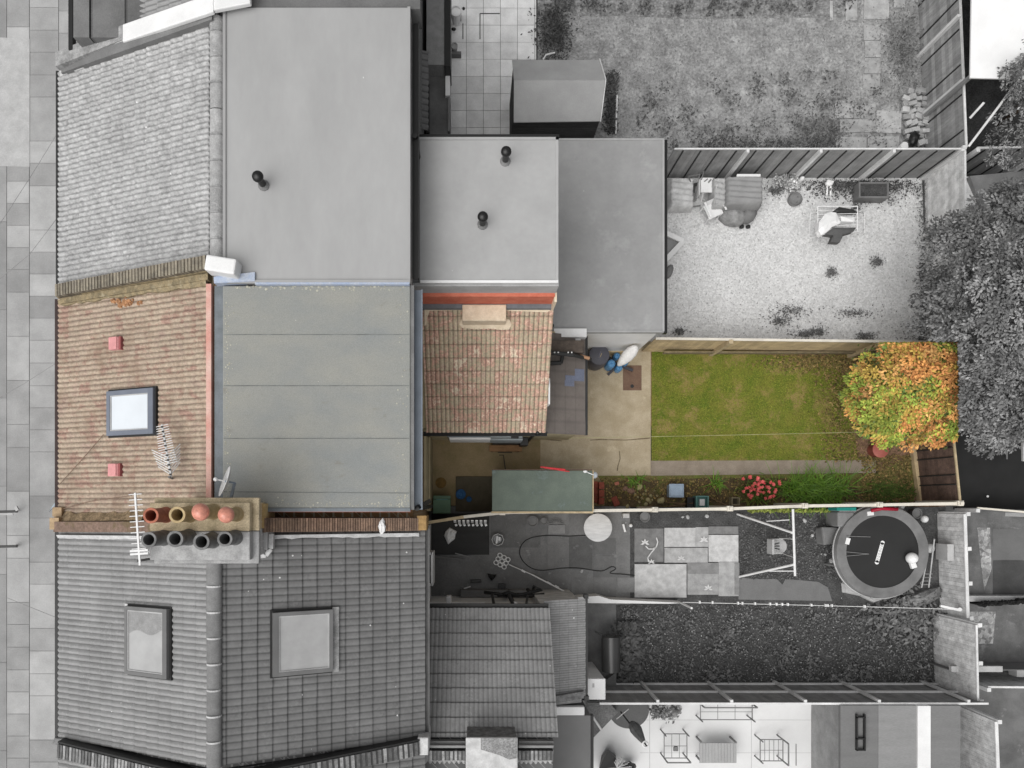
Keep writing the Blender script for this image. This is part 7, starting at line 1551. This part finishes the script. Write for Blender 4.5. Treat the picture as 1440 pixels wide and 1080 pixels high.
b = MB(); p = at(843, 1012, .4); b.hexa([at(826, 990, .02), at(858, 990, .02), at(866, 1000, .02), at(834, 1036, .02)][::-1] + [at(824, 988, .5), at(858, 989, .5), at(869, 1002, .5), at(832, 1040, .5)][::-1]); ONE('wire_rack', b, G('mesh_rack', 128, finevar=.35, fine=24), 'grey wire rack in the corner between the fence and the flat dark extension', 'rack', at(840, 1005, 0))
b = MB(); b.cyl(at(833, 1007, 1.0), at(846, 1027, 1.0), .03); ONE('white_pole', b, m_white, 'short white pole slanting across the grey wire rack', 'pole', at(838, 1015, .9))
b = MB(); b.cyl(at(867, 1011, .7), at(884, 997, .9), .015); ONE('thin_stick', b, m_lgrey, 'thin pale stick beside the closed parasol', 'stick', at(875, 1003, .7))
b = MB(); foliage(b, at(936, 998, .35), (.38, .14, .25), 22, 26, .12, [lc(110), lc(90), lc(130)], None, .14, 33); ONE('leafy_plant', b, mleaf, 'grey leafy plant at the foot of the railed fence on the pale patio', 'plant', at(936, 998, 0))
pb = T('black_planter', 'jagged black plant with white strap leaves at the bottom edge of the patio', 'plant', at(858, 1070, 0)); b = MB(); p = at(856, 1068, .5)
b.hexa([at(843, 1084, .02), at(866, 1084, .02), at(866, 1062, .02), at(846, 1062, .02)] + [at(842, 1082, .5), at(868, 1078, .45), at(866, 1066, .5), at(855, 1054, .55)]); b.ball(at(884, 1078, .3), .2, .12, .25, n=10, jit=.15); P(pb, 'dark_body', b, m_black)
straps_b = MB(); rr = random.Random(2)
for k in range(36):
    a_ = rr.uniform(-.6, 1.9); p0 = at(868, 1080, .5); e_ = p0 + Vector((math.cos(a_) * .4 * rr.uniform(.5, 1), math.sin(a_) * .35 * rr.uniform(.5, 1), rr.uniform(0, .3))); straps_b.beam(p0, e_, .02, .01)
P(pb, 'leaves', straps_b, m_lgrey)
# ---------------------------------------------------------------- right edge yard
sf = T('garden_chair', 'grey metal framed chair on the dark decking below the big grey tree', 'chair', at(1418, 625, 0)); b = MB(); b.tube([at(1402, 610, .5), at(1404, 626, .5), at(1416, 630, .45), at(1416, 645, .1)], .02); b.tube([at(1416, 628, .45), at(1445, 628, .45)], .02); P(sf, 'frame', b, m_grey); b = MB(); p = at(1420, 626, .45); b.box(p.x - .05, p.x + .5, p.y - .1, p.y + .3, .4, .44); P(sf, 'seat', b, m_dark)
b = MB(); q = [at(1433, 572, 1.9), at(1500, 560, 1.9), at(1500, 660, 1.9), at(1439, 648, 1.9), at(1438, 610, 1.9)]; b.prism(q, 1.84, 1.9); b.cyl((14.0, 1.9, 0), (14.0, 1.9, 1.84), .03); ONE('garden_parasol', b, m_lgrey, 'pale open parasol cut by the right edge above the dark decking', 'parasol', at(1460, 610, 0))
ONE('wall_light', (lambda m: (m.cyl(at(1389, 698, .1), at(1389, 698, .16), .03), m)[1])(MB()), m_white, 'tiny white light on the dark decking', 'light', at(1389, 698, 0))
# ---------------------------------------------------------------- street side bits and wires
for (y_, l_, lb_) in ((719, 24, 'upper dark handrail at the left edge with pale fittings'), (768, 24, 'lower dark handrail at the left edge')):
    t_ = T('handrail', lb_, 'handrail', at(5, y_, 0)); b = MB(); b.beam(at(-60, y_ + 2, .9), at(l_, y_, .9), .07, .05); P(t_, 'rail', b, m_black); b = MB(); b.cyl(at(l_ - 2, y_, 0), at(l_ - 2, y_, .88), .03); P(t_, 'post', b, m_black)
    if y_ == 719: b = MB(); b.rbox(at(24, 715, .95), .08, .12, .04, 30); b.rbox(at(8, 723, .92), .4, .05, .02); P(t_, 'pale_fittings', b, m_lgrey)
b = MB(); b.hexa([at(69, 720, 5.0), at(80, 708, 5.0), at(80, 703, 5.0), at(74, 712, 5.0)] + [at(69, 719, 5.1), at(80, 708, 5.1), at(80, 703, 5.1), at(74, 711, 5.1)]); ONE('eaves_bracket', b, M('pale_blue_metal', C(168, 180, 190)), 'small pale metal bracket poking out at the eaves by the party wall', 'bracket', at(75, 711, 5.0))
for i, (pts, lb_) in enumerate((([(82, 185), (45, 245), (-10, 330)], 'thin dark cable slanting over the pavement at the top left'), ([(83, 303), (42, 357), (-10, 400)], 'thin dark cable over the pavement beside the grey tiled roof'), ([(83, 508), (36, 538), (-10, 565)], 'thin dark cable over the pavement beside the brown tiled roof'), ([(8, 840), (78, 868)], 'thin dark cable over the pavement beside the dark grey roof'))):
    b = MB(); P_ = [at(x_, y_, 5.3 - .35 * k) for k, (x_, y_) in enumerate(pts)]; b.tube(P_, .005, n=5); ONE('telephone_cable', b, G('cable_%d' % i, 150), lb_, 'cable', P_[0])
b = MB(); b.tube([front(150, 612, .12), front(118, 648, .1), front(87, 682, .1)], .008, n=5); ONE('roof_cable', b, m_copB, 'thin cable running down the brown tiles from the roof window', 'cable', front(118, 648))
b = MB(); b.tube([front(88, 717, .1), front(130, 705, .1), front(196, 697, .3)], .008, n=5); ONE('roof_cable', b, m_copB, 'thin cable along the bottom of the brown tiles to the chimney aerial', 'cable', front(130, 705))
